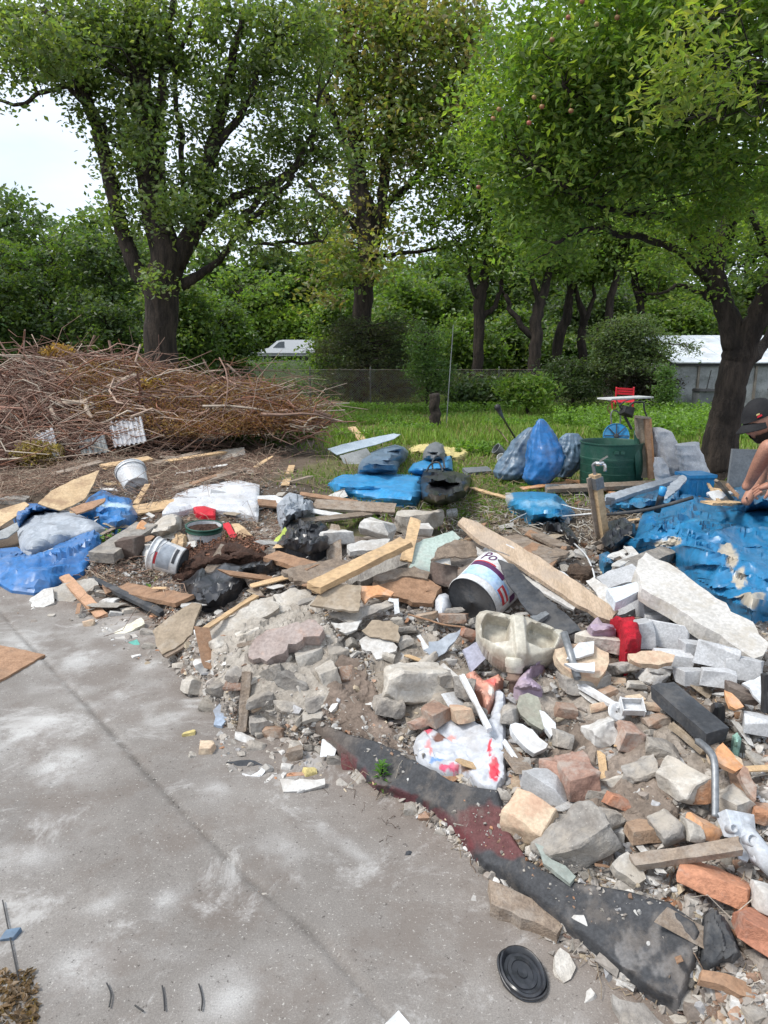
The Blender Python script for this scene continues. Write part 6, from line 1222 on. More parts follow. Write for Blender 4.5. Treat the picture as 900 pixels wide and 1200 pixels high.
# spiky seedling at the felt
rng = np.random.default_rng(8); b = np.array(on(447, 925, .0)); s = scale_at(b); t = thing('seedling', 'small spiky green seedling growing out of the felt edge', 'plant', b)
MB().tube([b, b + np.array((.0, -.005, .05)), b + np.array((.005, -.01, .10))], .003, 6).build('stem', M['weedstem'] if 'weedstem' in M else M['grass'], t, True)
for k in range(30):
 a = k * 2.4; hh = .01 + .1 * k / 30; L_ = (.075 - .035 * k / 30) * rng.uniform(.8, 1.15); d = np.array((math.cos(a), math.sin(a), .35 + .9 * k / 30)); d /= np.linalg.norm(d); sd = np.cross(d, (0, 0, 1)); sd /= np.linalg.norm(sd); p = b + np.array((.0, -.006, hh)); w_ = .0075
 V = [p, p + d * L_ * .4 + sd * w_ + (0, 0, .004), p + d * L_ - np.array((0, 0, .012)), p + d * L_ * .4 - sd * w_ + (0, 0, .004), p + d * L_ * .5]
 obj('leaf', V, [(0, 1, 4), (1, 2, 4), (2, 3, 4), (3, 0, 4)], M['leaf'], t, np.tile(np.array((.12, .26, .05)) * rng.uniform(.8, 1.3), (5, 1)))
# ============================================================ masonry, boards and scraps
W = M
# ---- left plaster heap
plate('plaster_slab', 'large pinkish grey render slab with an orange broken edge on top of the left rubble lump', 'slab', [(287, 765), (296, 752), (313, 738), (340, 731), (367, 727), (378, 733), (376, 743), (358, 746), (340, 755), (330, 766), (312, 773), (298, 772)], mat('pink_render', (.36, .30, .275), (.30, .235, .21), scale=7, rough=.95, bump=.8, bs=60, dirt=(.48, .25, .15), dirt_amt=.35, ds=5), .06, .12, (-.1, -.5, 1), .006, bump=.01)
for i, (px, py, w, h, m, lb, yw) in enumerate([
 (307, 819, 36, 28, 'concrete', 'dark grey rounded stone under the front of the left rubble lump', 10), (345, 800, 46, 34, 'concrete', 'grey crumbling mortar lump under the pinkish render slab', -20), (330, 777, 34, 22, 'plaster', 'pale mortar lump just below the pinkish render slab', 5), (362, 772, 32, 34, 'plaster', 'pale broken plaster lump at the right end of the render slab', 40), (385, 792, 24, 52, 'plaster', 'upright pale plaster lump at the right end of the left rubble lump', 10), (372, 822, 34, 24, 'concrete', 'grey mortar lump above the felt start', 15), (338, 828, 34, 22, 'concrete', 'grey mortar lump right of the dark rounded stone', -15),
 (355, 745, 30, 16, 'plaster', 'small pale crust at the upper edge of the render slab', 20), (395, 765, 26, 30, 'concrete', 'earthy grey lump between the render slab and the brown sheet', 0), (290, 745, 34, 24, 'plaster', 'pale plaster crust left of the render slab', 25), (262, 757, 30, 26, 'plaster', 'pale plaster crust over the brown board', -25), (300, 795, 24, 18, 'plaster', 'small pale mortar lump left of the rounded stone', 30), (325, 712, 44, 22, 'plaster', 'flat pale plaster lump behind the render slab', 10), (285, 722, 36, 20, 'plaster', 'flat pale plaster crust below the black bag', -10), (365, 706, 30, 18, 'concrete', 'grey plaster lump left of the hardboard', 0),
 (228, 803, 27, 31, 'plaster', 'beige angular plaster lump at the yard edge left of the grey one', 15), (257, 807, 30, 28, 'concrete', 'grey angular concrete lump beside the upright brown stick', -20), (239, 779, 25, 25, 'white_plaster', 'whitish plaster lump below the brown hardboard', 30), (243, 826, 20, 19, 'plaster', 'small beige lump below the grey angular one', 0), (277, 790, 20, 24, 'concrete', 'narrow grey lump left of the upright brown stick', 0),
 (223, 860, 16, 13, 'yellow_wool', 'small yellow stone alone on the concrete', 0), (243, 877, 29, 22, 'brick_pale', 'pinkish beige brick piece on the concrete left of the felt scrap', 12), (226, 886, 12, 11, 'plaster', 'small pale pebble left of the pinkish brick piece', 0), (286, 866, 27, 14, 'white_plaster', 'white plaster piece below the upright brown stick', -10), (305, 847, 30, 27, 'concrete', 'grey porous mortar piece right of the upright brown stick', 25), (323, 858, 24, 22, 'brick_dusty', 'brown red brick piece in front of the left rubble lump', -10), (302, 875, 22, 16, 'concrete', 'small grey mortar piece below the brown red brick piece', 0),
 (345, 884, 22, 26, 'old_wood', 'dark brown wooden wedge standing in the small rubble by the white batten', 30), (392, 891, 22, 22, 'concrete', 'grey stone left of the maroon felt scrap', 0), (363, 905, 16, 17, 'yellow_wool', 'yellowish stone lying on the white batten', 0), (344, 876, 18, 20, 'plaster', 'tan mortar piece behind the wooden wedge', 0), (378, 880, 18, 18, 'plaster', 'beige stone behind the grey one beside the maroon scrap', 0), (336, 899, 16, 14, 'white_plaster', 'cream pebble left of the orange brick strip', 0), (200, 765, 16, 10, 'brick_pale', 'pinkish crumb left of the hardboard', 0), (210, 780, 18, 12, 'plaster', 'beige crumb at the yard edge below the hardboard', 0)]):
 chunk('rubble_piece' if 'brick' not in m else 'brick_piece', lb, 'rubble', px, py, w, h, M[m], i, yw, -8, None, 8, .09 if m in ('concrete', 'plaster') else .05)
chunk('brick_piece', 'flat orange brick strip lying on the white batten', 'brick', 348, 909, 27, 9, M['brick'], 3, 5, 0, 0, 3, .03)
plate('blue_shard', 'pale blue plaster shard beside the upright brown stick', 'shard', [(250, 833), (258, 824), (271, 829), (268, 840), (260, 852), (252, 850), (253, 840)], mat('pale_blue_plaster', (.36, .43, .53), (.3, .36, .45), rough=.8, bump=.4, dirt=D_), .025, .02, (0, -.5, 1))
plate('felt_scrap', 'dark flat felt scrap on the concrete below the small rubble', 'scrap', [(266, 893), (280, 889), (300, 891), (307, 898), (296, 906), (282, 903)], M['charcoal'], .008, .012, rough=.006)
plate('torn_paper', 'torn white paper right of the dark flat felt scrap', 'paper', [(286, 904), (297, 908), (308, 898), (312, 903), (303, 911), (295, 917)], M['white_plastic'], .004, .015, rough=.006)
plate('white_batten', 'short white painted batten with stones on it at the edge of the small rubble', 'batten', [(328, 913), (380, 913), (380, 920), (352, 927), (333, 928)], M['white_plaster'], .03, .03, (0, -.4, 1), .004)
board('upright_stick', 'brown wooden stick standing against the left rubble lump', 'stick', (283, 857), (289, 788), 11, .02, M['old_wood'], .03, .12)
plate('white_board', 'small white board lying at the felt start below the pale plaster lump', 'board', [(354, 836), (372, 829), (380, 833), (375, 841), (356, 845)], M['plaster'], .02, .06)
chunk('plaster_block', 'white square plaster block on bare dirt between the two big rubble lumps', 'rubble', 437, 829, 31, 25, M['white_plaster'], 2, 8, -12, 0, 2, .07)
plate('hardboard_piece', 'brown curled hardboard piece left of the left rubble lump', 'board', [(179, 740), (192, 728), (210, 716), (226, 706), (236, 708), (230, 722), (224, 743), (210, 756), (190, 767), (183, 757)], M['hardboard'], .014, .10, (-.25, -.55, 1), .003, bump=.006)
plate('hardboard_piece', 'darker hardboard layer showing under the lower edge of the brown curled one', 'board', [(186, 762), (210, 752), (226, 738), (229, 745), (214, 760), (194, 770)], M['old_wood'], .012, .06, (-.25, -.5, 1), .004)
board('lath', 'long thin pale lath from the hardboard up to the black bag', 'lath', (236, 738), (300, 697), 5, .012, M['pine'], .10, .12)
plate('plaster_crust', 'long cracked pale plaster sheet between the lath and the render slab', 'slab', [(240, 745), (262, 726), (300, 704), (318, 699), (330, 712), (300, 728), (276, 742), (262, 752), (247, 754)], M['plaster'], .03, .05, (-.1, -.35, 1), .008, bump=.012)
plate('plaster_crust', 'broad crumbly plaster crust behind the pinkish render slab', 'slab', [(300, 706), (340, 690), (362, 690), (372, 704), (366, 722), (340, 728), (316, 732), (300, 728)], M['plaster'], .03, .05, (0, -.3, 1), .01, bump=.014)
# ---- timber in the middle
board('pine_beam', 'fresh yellow pine batten lying diagonally over the middle of the heap', 'timber', (368, 685), (476, 632), 13, .035, M['pine'], .20, .26, up=(0, -.2, 1))
board('pine_plank', 'short orange plank standing against the middle, crossing the end of the pine batten', 'timber', (476, 656), (487, 608), 13, .02, M['pine'], .10, .24, up=(0, -1, .3))
board('old_plank', 'short brown plank above the left end of the fresh pine batten', 'timber', (317, 649), (368, 664), 12, .03, M['brown_wood'], .10, .10)
plate('weathered_board', 'grey weathered wide board under the pine batten, left of its middle', 'board', [(330, 668), (362, 660), (396, 654), (420, 660), (398, 674), (370, 685), (345, 680)], M['old_wood'], .03, .08, (0, -.3, 1), .006, bump=.006)
plate('weathered_board', 'long grey split board right behind the pine batten', 'board', [(404, 676), (428, 664), (452, 654), (474, 649), (478, 660), (462, 668), (434, 677), (412, 683)], mat('split_wood', (.34, .315, .28), (.22, .2, .18), scale=7, rough=.9, bump=1, bs=40, stretch=(4, 1, 1)), .04, .10, (0, -.35, 1), .005, bump=.006)
plate('weathered_board', 'brown lower board under the right end of the pine batten', 'board', [(434, 690), (440, 676), (470, 672), (500, 676), (515, 688), (508, 705), (490, 706), (466, 700), (446, 697)], M['brown_wood'], .03, .09, (0, -.35, 1), .006, bump=.008)
plate('weathered_board', 'rotten dark wood edge left of the dark round stone, yellow at its lower rim', 'board', [(436, 676), (458, 668), (486, 664), (504, 670), (500, 678), (470, 676), (446, 682)], M['old_wood'], .03, .12, (0, -.3, 1), .006)
plate('hardboard_piece', 'greyish brown hardboard with a torn corner below the pine batten', 'board', [(363, 709), (370, 700), (382, 690), (394, 684), (424, 686), (423, 700), (421, 716), (402, 714), (380, 712)], M['hardboard'], .012, .13, (0, -.35, 1), .003)
plate('torn_plywood', 'orange torn plywood piece joined to the right of the greyish hardboard', 'board', [(423, 687), (444, 686), (461, 694), (458, 698), (442, 697), (436, 700), (427, 706), (423, 700)], M['orange'], .012, .135, (0, -.35, 1), .004)
plate('cement_board', 'thin grey cement board under the torn hardboard', 'board', [(384, 717), (412, 716), (440, 708), (458, 703), (461, 708), (440, 718), (413, 730), (400, 726)], M['concrete'], .012, .09, (0, -.35, 1), .004)
plate('cement_board', 'second thinner pale board below the thin grey cement board', 'board', [(388, 730), (412, 730), (424, 726), (418, 736), (404, 742), (394, 736)], M['white_plaster'], .01, .07, (0, -.35, 1), .004)
plate('white_hook', 'white bent plastic strip end right of the torn plywood', 'plastic', [(456, 700), (467, 702), (468, 718), (462, 720), (462, 706), (455, 705)], M['white_plastic'], .01, .10, (0, -.8, .6), .002)
plate('glass_pane', 'large frosted pale green glass pane behind the dark round stone', 'glass', [(482, 640), (496, 632), (512, 628), (530, 622), (540, 630), (528, 640), (508, 655), (500, 682), (486, 678), (476, 672), (484, 656)], M['glass_green'], .006, .10, (.05, -.5, 1), .002)
chunk('dark_stone', 'dark brown rounded stone leaning at the left of the big paint bucket', 'stone', 519, 673, 32, 42, M['dark_stone'], 5, -10, -15, 12, 7, .05, .05)
plate('bent_sheet', 'pinkish brown bent metal sheet over the top of the big paint bucket', 'sheet', [(506, 656), (514, 642), (532, 632), (552, 634), (576, 644), (592, 656), (584, 664), (560, 652), (540, 654), (522, 652)], M['old_wood'], .01, .22, (0, -.4, 1), .004, bump=.01)
plate('grey_sheet', 'dark grey bent roofing strip under the long pale plank, right of the big bucket', 'sheet', [(584, 656), (602, 660), (622, 684), (650, 708), (682, 738), (660, 744), (640, 738), (616, 712), (596, 686)], M['charcoal'], .012, .15, (-.1, -.5, 1), .004, bump=.01)
plate('grey_sheet', 'pale grey folded sheet between the big bucket and the dark roofing strip', 'sheet', [(546, 640), (560, 640), (584, 652), (602, 668), (616, 690), (608, 694), (588, 668), (566, 652)], M['galv'], .008, .19, (0, -.4, 1), .004, bump=.01)
plate('white_lath', 'long white painted lath just below the long pale plank', 'lath', [(558, 640), (600, 664), (640, 688), (676, 708), (672, 714), (634, 694), (596, 672), (560, 648)], M['white_plaster'], .012, .20, (0, -.4, 1), .003)
plate('long_plank', 'long pale splintered plank lying over the big paint bucket down to the red net', 'plank', [(536, 612), (543, 606), (560, 612), (600, 634), (640, 658), (676, 682), (724, 716), (716, 728), (700, 722), (660, 696), (622, 672), (590, 652), (562, 634)], mat('pale_plank', (.53, .41, .30), (.42, .315, .22), scale=5, rough=.85, bump=.6, bs=45, stretch=(3, 1, 1), dirt=(.36, .3, .25), dirt_amt=.5, ds=5), .022, .25, (.05, -.45, 1), .004, step=.05)
plate('white_offcut', 'short white offcut leaning at the lower end of the dark roofing strip', 'offcut', [(622, 722), (640, 716), (644, 720), (626, 730)], M['galv'], .02, .12)
for i, (a, b, w, m, lb) in enumerate([((596, 628), (652, 652), 16, 'old_wood', 'weathered grey plank behind the long pale plank'), ((615, 618), (660, 640), 10, 'old_wood', 'upper weathered lath behind the long pale plank'), ((608, 655), (634, 638), 15, 'brown_wood', 'short broken brown plank over the weathered grey one'), ((628, 662), (660, 644), 12, 'old_wood', 'broken grey brown plank end right of the short brown one'), ((640, 668), (662, 640), 5, 'brown_wood', 'thin brown stick standing among the broken plank ends')]):
 board('broken_plank', lb, 'plank', a, b, w, .02, M[m], .08, .08)
chunk('white_chunk', 'small white plaster lump right of the broken plank ends', 'rubble', 650, 679, 20, 13, M['white_plastic'], 8)
plate('white_offcut', 'white square card right of the broken plank ends, above the dirt lump', 'card', [(640, 672), (658, 668), (666, 676), (650, 686)], M['white_plastic'], .006, .09, (0, -.4, 1))
chunk('root_ball', 'brown earthy root ball above the white boards', 'earth', 681, 673, 30, 30, mat('earth', (.13, .09, .065), (.08, .055, .04), scale=15, rough=1, bump=1, bs=60, bd=.02), 9, 0, 0, 0, 7, .2)
cord('white_cable', 'thin white cable bowing over the dirt behind the white boards', 'cable', [(604, 600), (632, 613), (655, 620), (672, 636), (686, 650), (694, 666), (697, 678)], .005, M['white_plastic'], .05)
cord('white_hose', 'thin white plastic strip lying over the half buried blue bag', 'strip', [(598, 611), (612, 604), (632, 596), (655, 591), (676, 596), (700, 598)], .006, M['white_plastic'], .12)
cord('thin_rod', 'long straight dark rod from the tap post over the blue tarpaulin', 'rod', [(712, 603, .2), (760, 597, .3), (812, 583, .4)], .011, M['charcoal'])
cord('white_rod', 'white rod left of the tap post', 'rod', [(644, 607, .1), (672, 604, .15), (704, 601, .18)], .007, M['white_plastic'])
# ---- white lumps in the centre back
chunk('white_foam', 'white crumpled plaster lump right of the black bag in the middle', 'rubble', 392, 629, 40, 28, M['white_plaster'], 4, 20, -5, 0, 6, .08, .06)
chunk('white_foam', 'large white plaster wedge left of the beige boulder', 'rubble', 440, 620, 50, 36, M['white_plaster'], 7, -25, -15, 10, 5, .06, .05)
plate('white_slab', 'flat white slab under the front of the large white wedge', 'slab', [(405, 639), (420, 634), (440, 632), (457, 631), (453, 643), (430, 645), (410, 646)], M['white_plaster'], .03, .07)
chunk('boulder', 'large beige rough boulder behind the orange plank', 'boulder', 490, 612, 62, 42, M['plaster'], 12, 15, -5, 0, 6, .12, .04)
chunk('white_block', 'small white block in front of the beige boulder, right of the orange plank', 'rubble', 495, 622, 20, 26, M['white_plaster'], 5, 10, 0, 10, 4, .05, .06)
board('grey_board', 'long grey brown board lying behind the boulder and the white lumps', 'board', (368, 590), (463, 595), 11, .03, M['old_wood'], .08, .08)
board('dark_board', 'dark curved board under the long grey brown one', 'board', (352, 610), (432, 601), 8, .02, M['old_wood'], .08, .05)
board('white_strip', 'narrow white strip between the clear film and the long grey board', 'strip', (364, 598), (400, 604), 5, .015, M['white_plastic'], .10, .10)
board('grey_board', 'narrow worn board right of the white sheet', 'board', (303, 588), (372, 594), 8, .02, M['brown_wood'], .07, .07)
plate('white_slab', 'thin white board peeking out right of the white sheet', 'board', [(302, 581), (322, 580), (336, 585), (320, 592), (302, 597)], M['white_plastic'], .01, .06, (0, -.3, 1))
board('red_strip', 'narrow red brown strip between the white board and the sky blue sheet', 'strip', (352, 578), (420, 588), 4, .015, M['brown_wood'], .06, .06)
board('pale_lath', 'short pale lath on the grass left of the sky blue sheet', 'lath', (334, 568), (342, 545), 8, .015, M['pine'], .03, .04)
plate('metal_sheet', 'pale bluish metal sheet lying tilted behind the dull grey-blue sack', 'sheet', [(384, 526), (400, 521), (417, 517), (440, 512), (461, 508), (469, 509), (462, 514), (440, 521), (416, 527), (395, 533)], mat('blue_metal', (.45, .52, .58), (.38, .45, .52), rough=.45, bump=.05, metal=.2), .01, .22, (0, -.35, 1), .002)
plate('grey_sheet', 'grey panel standing under the pale bluish metal sheet', 'panel', [(398, 534), (430, 525), (440, 540), (424, 548), (405, 546)], M['grey_panel'], .02, .06, (0, -.9, .5), .002)
board('orange_stub', 'short orange plank stub standing behind the pale bluish metal sheet', 'timber', (425, 515), (412, 500), 7, .03, M['pine'], .08, .22)
board('grey_pipe', 'short grey green pipe lying on the lawn right of the black handled bag', 'pipe', (545, 551), (574, 549), 6, .05, M['plastic_grey'], .07, .07)
board('yellow_stick', 'long yellowish stick pointing to the half buried blue bag', 'stick', (552, 571), (598, 584), 3, .015, M['pine'], .06, .06)
cord('dark_stake', 'dark stake leaning on the lawn behind the grey-blue sacks', 'stake', [(604, 514, .1), (592, 494, .55), (583, 477, .95)], .018, M['steel_dark'])
cord('dry_branch', 'dry curved twig left of the grey-blue sacks', 'branch', [(596, 519, .06), (588, 508, .2), (582, 503, .3)], .01, M['brown_bark'])
chunk('white_cup', 'white plastic cup lying on the bare dirt below the black handled bag', 'cup', 529, 602, 14, 12, M['white_plastic'], 3, 0, 0, 0, 6, .01, .0, zf=.9)
board('long_beam', 'long dark grey beam lying in front of the green barrel', 'beam', (640, 571), (772, 565), 5, .05, M['old_wood'], .10, .16)
board('edge_board', 'greyish board on edge under the long dark beam', 'board', (640, 576), (700, 575), 7, .02, M['grey_panel'], .05, .05, up=(0, -1, .1))
for i, (a, b, w) in enumerate([((612, 572), (680, 563), 3), ((625, 566), (690, 573), 3), ((660, 560), (720, 577), 3)]): board('rusty_lath', ['rusty orange lath behind the bright blue pointed sack', 'second rusty lath crossing in front of the slate sack', 'thin rusty lath in front of the green barrel'][i], 'lath', a, b, w, .012, M['orange'], .06, .06)
plate('wrapped_batten', 'pale grey plastic wrapped batten running up to the small blue tub', 'batten', [(709, 580), (740, 571), (780, 560), (806, 553), (809, 557), (784, 565), (745, 577), (716, 587), (709, 587)], M['grey_film'], .05, .25, (0, -.4, 1), .003)
chunk('clear_cup', 'clear plastic bottle end at the left tip of the wrapped batten', 'bottle', 714, 584, 11, 11, M['grey_film'], 3, 0, 0, 0, 6, .01, .2)
plate('white_splinter', 'white splinter sheet on top of the wrapped batten end, left of the tub', 'sheet', [(786, 566), (800, 556), (806, 560), (796, 572), (780, 585), (776, 584)], M['grey_film'], .02, .24)
t = thing('spray_can', 'dark blue bottle with a bright blue cap standing in the tarpaulin', 'bottle', on(770, 596, .18)); MB().lathe([(.001, 0), (.022, 0), (.024, .1), (.02, .12), (.012, .13), (.001, .13)], on(770, 600, .2), rotm(0, 8, 6), 16, False, False).build('bottle_body', M['black_film'], t, True); MB().lathe([(.02, .12), (.024, .13), (.024, .18), (.001, .185)], on(770, 600, .2), rotm(0, 8, 6), 16).build('cap', M['light_blue'], t, True)
for i, (px, py, w, h, lb) in enumerate([(597, 580, 12, 8, 'white crumpled scrap at the left tip of the half buried blue bag'), (593, 617, 19, 10, 'pale stone on the dark dirt behind the long pale plank'), (571, 605, 15, 5, 'flat tan chip on the dark dirt behind the long pale plank'), (641, 625, 10, 8, 'small white lump left of the tap post'), (663, 610, 9, 16, 'white upright scrap left of the tap post')]): chunk('pale_scrap', lb, 'scrap', px, py, w, h, M['white_plaster' if i != 2 else 'ply'], i)
for i, (a, b, w) in enumerate([((838, 572), (872, 582), 4), ((832, 580), (876, 574), 3), ((845, 590), (830, 566), 3), ((852, 566), (874, 590), 3), ((828, 588), (868, 588), 5), ((840, 562), (858, 584), 4)]): board('splinter', ['pale splinter in the small heap between the blue tub and the man', 'thin white strip in the small heap beside the blue tub', 'upright splinter right behind the blue tub', 'brown splinter slanting beside the bunched blue sack', 'pale flat strip at the front of the small splinter heap', 'dark stick on top of the small splinter heap'][i], 'splinter', a, b, w, .015, M[['pine', 'white_plastic', 'pine', 'brown_wood', 'pine', 'old_wood'][i]], .2 + .04 * i, .16)
plate('white_scrap', 'white torn card on the splinter heap right of the blue tub', 'card', [(828, 577), (842, 574), (852, 580), (838, 588)], M['white_plastic'], .006, .26, (0, -.4, 1))
plate('grey_screen', 'dark grey flat panel standing behind the bunched blue sack, right of the apple trunk', 'panel', [(859, 526), (893, 527), (889, 560), (886, 571), (853, 571)], M['plastic_grey'], .03, .35, (0, -1, .08), 0)
# ---- left side boards
plate('plywood_sheet', 'tan water stained plywood sheet with a pointed corner behind the blue tarpaulin', 'plywood', [(44, 590), (60, 575), (86, 562), (116, 551), (110, 566), (100, 584), (86, 592), (70, 598), (56, 594)], M['ply'], .012, .20, (.15, -.55, 1), .002)
plate('plywood_sheet', 'tan plywood sheet lying at the left border behind the blue tarpaulin', 'plywood', [(-40, 606), (0, 597), (29, 588), (34, 591), (22, 603), (0, 617), (-40, 630)], M['ply'], .012, .14, (0, -.35, 1), .002)
plate('brown_lath', 'dark brown plank lying between the stained plywood and the bunched blue sheet', 'plank', [(82, 596), (100, 589), (124, 583), (122, 588), (108, 596), (90, 602)], M['brown_wood'], .015, .17, (0, -.4, 1), .002)
plate('grey_sheet', 'thin grey sheets under the plywood at the left border', 'sheet', [(-20, 628), (0, 622), (20, 612), (22, 620), (8, 630), (-20, 636)], M['grey_panel'], .01, .12, (0, -.4, 1), .002)
board('pale_plank', 'pale rough plank right of the bunched blue sheet, under the white sheet corner', 'plank', (152, 598), (212, 588), 12, .02, M['pine'], .05, .06)
board('concrete_post', 'broken grey concrete post lying right of the blue tarpaulin', 'post', (118, 648), (172, 613), 20, .08, M['concrete'], .12, .12)
chunk('round_stone', 'large round brown stone between the concrete post and the white rag', 'stone', 151, 643, 31, 29, M['dark_stone'], 6, 0, 0, 0, 9, .03, .0, zf=.85)
chunk('orange_brick', 'small orange brick piece left of the cream crumpled bag', 'brick', 165, 621, 17, 24, M['orange'], 4, 0, 0, 20, 5, .04, .05)
chunk('grey_stone', 'grey stone at the left border below the dry leaves', 'stone', 20, 586, 32, 16, M['concrete'], 3, 0, 0, 0, 6, .05)
board('small_upright', 'narrow pine offcut leaning beside the tipped white bucket', 'offcut', (159, 590), (173, 567), 6, .02, M['pine'], .04, .14)
board('orange_plank', 'orange brown plank on the dirt left of the black bag', 'plank', (140, 687), (216, 702), 13, .025, M['brown_wood'], .06, .07)
board('orange_plank', 'narrow orange brown plank lying down onto the concrete below the tarpaulin', 'plank', (75, 674), (119, 721), 10, .02, mat('fresh_brown', (.50, .30, .19), (.42, .25, .15), scale=8, rough=.8, bump=.3, stretch=(2, 2, 2)), .09, .03)
plate('plasterboard_piece', 'white plaster panel on the yard edge below the tarpaulin', 'panel', [(37, 712), (36, 701), (48, 692), (62, 688), (64, 706), (50, 712)], M['white_plaster'], .03, .04, (0, -.35, 1))
plate('plaster_slab', 'beige plaster slab under the narrow orange brown plank', 'slab', [(63, 689), (86, 681), (110, 677), (115, 685), (98, 697), (74, 710), (65, 706)], M['plaster'], .04, .05, (0, -.35, 1), .006, bump=.01)
plate('foam_block', 'white foam board piece on the yard edge, with a thin second layer', 'foam', [(134, 741), (148, 732), (166, 723), (170, 730), (158, 737), (140, 746)], mat('cream_foam', (.66, .63, .52), (.58, .55, .45), rough=.9, bump=.3), .03, .03, (0, -.35, 1))
plate('foam_block', 'thin pale strip in front of the white foam board piece', 'foam', [(133, 747), (158, 743), (160, 746), (137, 751)], M['white_plaster'], .012, .015)
plate('plywood_sheet', 'brown wooden panel cut by the left border, lying flat on the concrete', 'panel', [(-60, 752), (2, 756), (52, 767), (30, 780), (0, 797), (-60, 830)], M['brown_wood'], .015, .025, (0, 0, 1), .002)
plate('teal_chip', 'tiny turquoise chip on the concrete below the foam pieces', 'chip', [(153, 752), (160, 750), (165, 755), (158, 758)], mat('teal', (.15, .48, .4), rough=.5), .006, .015)
for i, (px, py, w, h, m, lb) in enumerate([(96, 722, 13, 10, 'plaster', 'small cream stone below the beige plaster slab'), (104, 731, 18, 13, 'brick_pale', 'yellowish plaster lump left of the narrow plank end'), (136, 720, 17, 12, 'white_plaster', 'white plaster lump above the foam board piece'), (153, 717, 22, 13, 'plaster', 'beige plaster lump above the foam board piece, right of the white one'), (128, 706, 24, 16, 'white_plaster', 'whitish crumpled lump right of the narrow plank'), (177, 758, 18, 12, 'plaster', 'grey beige lump left of the brown curled hardboard'), (172, 742, 20, 14, 'concrete', 'grey lump left of the brown curled hardboard'), (118, 695, 16, 12, 'plaster', 'beige lump right of the beige plaster slab'), (160, 770, 12, 8, 'white_plaster', 'white crumb left of the hardboard'), (60, 722, 10, 7, 'plaster', 'small crumb on the concrete below the white plaster panel')]): chunk('rubble_piece', lb, 'rubble', px, py, w, h, M[m], i + 40)
board('dark_batten', 'dark batten lying behind the narrow orange brown plank', 'batten', (106, 676), (190, 716), 5, .03, M['charcoal'], .05, .04)
t = thing('red_plate', 'red plastic plate behind the soil filled tub', 'plate', on(240, 597)); drape('dish', None, None, [(226, 594), (238, 592), (253, 596), (252, 604), (238, 604), (230, 601)], M['red_plastic'], .015, .012, 7, edge=5, base=.05, parent=t)
plate('red_wedge', 'red and yellow folded plastic right of the soil filled tub', 'plastic', [(262, 614), (268, 612), (278, 629), (272, 631), (266, 624)], M['red_plastic'], .02, .10, (0, -.7, 1)); plate('cream_wedge', 'cream foam wedge right of the red folded plastic', 'foam', [(272, 614), (280, 613), (296, 628), (280, 631)], M['ply'], .03, .08, (0, -.6, 1))
plate('green_label', 'yellow green plastic tag beside the black bag in the middle', 'tag', [(318, 636), (328, 626), (334, 618), (338, 624), (336, 634), (326, 640)], mat('tag_green', (.5, .6, .12), rough=.5), .006, .06, (0, -.6, 1))
# corrugated boards, white sheet and planks under the heap
def corr(label, P, Yd, nr, mt):
 a, b, c_, d = [np.array(at(p[0], p[1], Yd[i])) for i, p in enumerate(P)]; V = []; nu, nv = nr * 6, 2
 nn = np.cross(b - a, d - a); nn /= np.linalg.norm(nn);
 for i in range(nu + 1):
  u = i / nu
  for v in (0, 1): V.append((a * (1 - u) + b * u) * (1 - v) + (d * (1 - u) + c_ * u) * v + nn * .02 * math.sin(u * nr * 2 * math.pi))
 V = np.array(V); V2 = V - nn * .008; m = len(V); Fs = [(2 * i, 2 * i + 2, 2 * i + 3, 2 * i + 1) for i in range(nu)] + [(m + 2 * i + 1, m + 2 * i + 3, m + 2 * i + 2, m + 2 * i) for i in range(nu)] + [(2 * i, m + 2 * i, m + 2 * i + 2, 2 * i + 2) for i in range(nu)] + [(2 * i + 1, 2 * i + 3, m + 2 * i + 3, m + 2 * i + 1) for i in range(nu)]
 tag(obj('corrugated_sheet', np.concatenate([V, V2]), Fs, M[mt]), label, 'corrugated sheet')
corr('grey corrugated sheet leaning under the middle of the brush heap', [(127, 496), (166, 489), (172, 518), (134, 524)], [11.2, 11.2, 10.8, 10.8], 7, 'sack_white')
corr('grey corrugated sheet leaning at the left of the brush heap', [(40, 512), (62, 502), (70, 534), (50, 540)], [10.9, 10.9, 10.5, 10.5], 4, 'sack_white')
corr('darker corrugated sheet between the two pale corrugated ones', [(90, 514), (122, 510), (128, 530), (96, 534)], [11.0, 11.0, 10.7, 10.7], 5, 'grey_panel')
plate('white_sheet', 'flat white sheet sticking out under the right part of the brush heap', 'sheet', [(186, 510), (188, 504), (205, 505), (230, 508), (241, 514), (228, 517), (212, 513)], M['white_plastic'], .012, .30, (0, -.3, 1)); plate('grey_sheet', 'light grey panel lying below the flat white sheet', 'panel', [(178, 524), (200, 514), (216, 516), (196, 527)], M['sack_white'], .02, .18, (0, -.3, 1))
for i, (a, b, w, m, lb) in enumerate([((180, 543), (242, 527), 6, 'old_wood', 'brown plank lying below the right part of the brush heap'), ((195, 540), (280, 526), 4, 'pine', 'pale lath along the brown plank below the brush heap'), ((205, 572), (284, 550), 5, 'old_wood', 'dark branch lying in the twigs above the white sheet'), ((225, 566), (262, 554), 4, 'brown_wood', 'short brown branch above the white sheet'), ((120, 546), (176, 536), 6, 'pine', 'pale plank in the twigs left of the tipped bucket'), ((60, 556), (118, 540), 5, 'old_wood', 'dark plank low under the dry leaves')]): board('loose_plank', lb, 'plank', a, b, w, .03, M[m], .10, .12)
plate('concrete_slab_piece', 'greenish grey concrete slab lying at the grass edge by the right end of the brush heap', 'slab', [(243, 536), (250, 529), (286, 524), (288, 532), (262, 539)], M['concrete'], .06, .10, (0, -.3, 1))
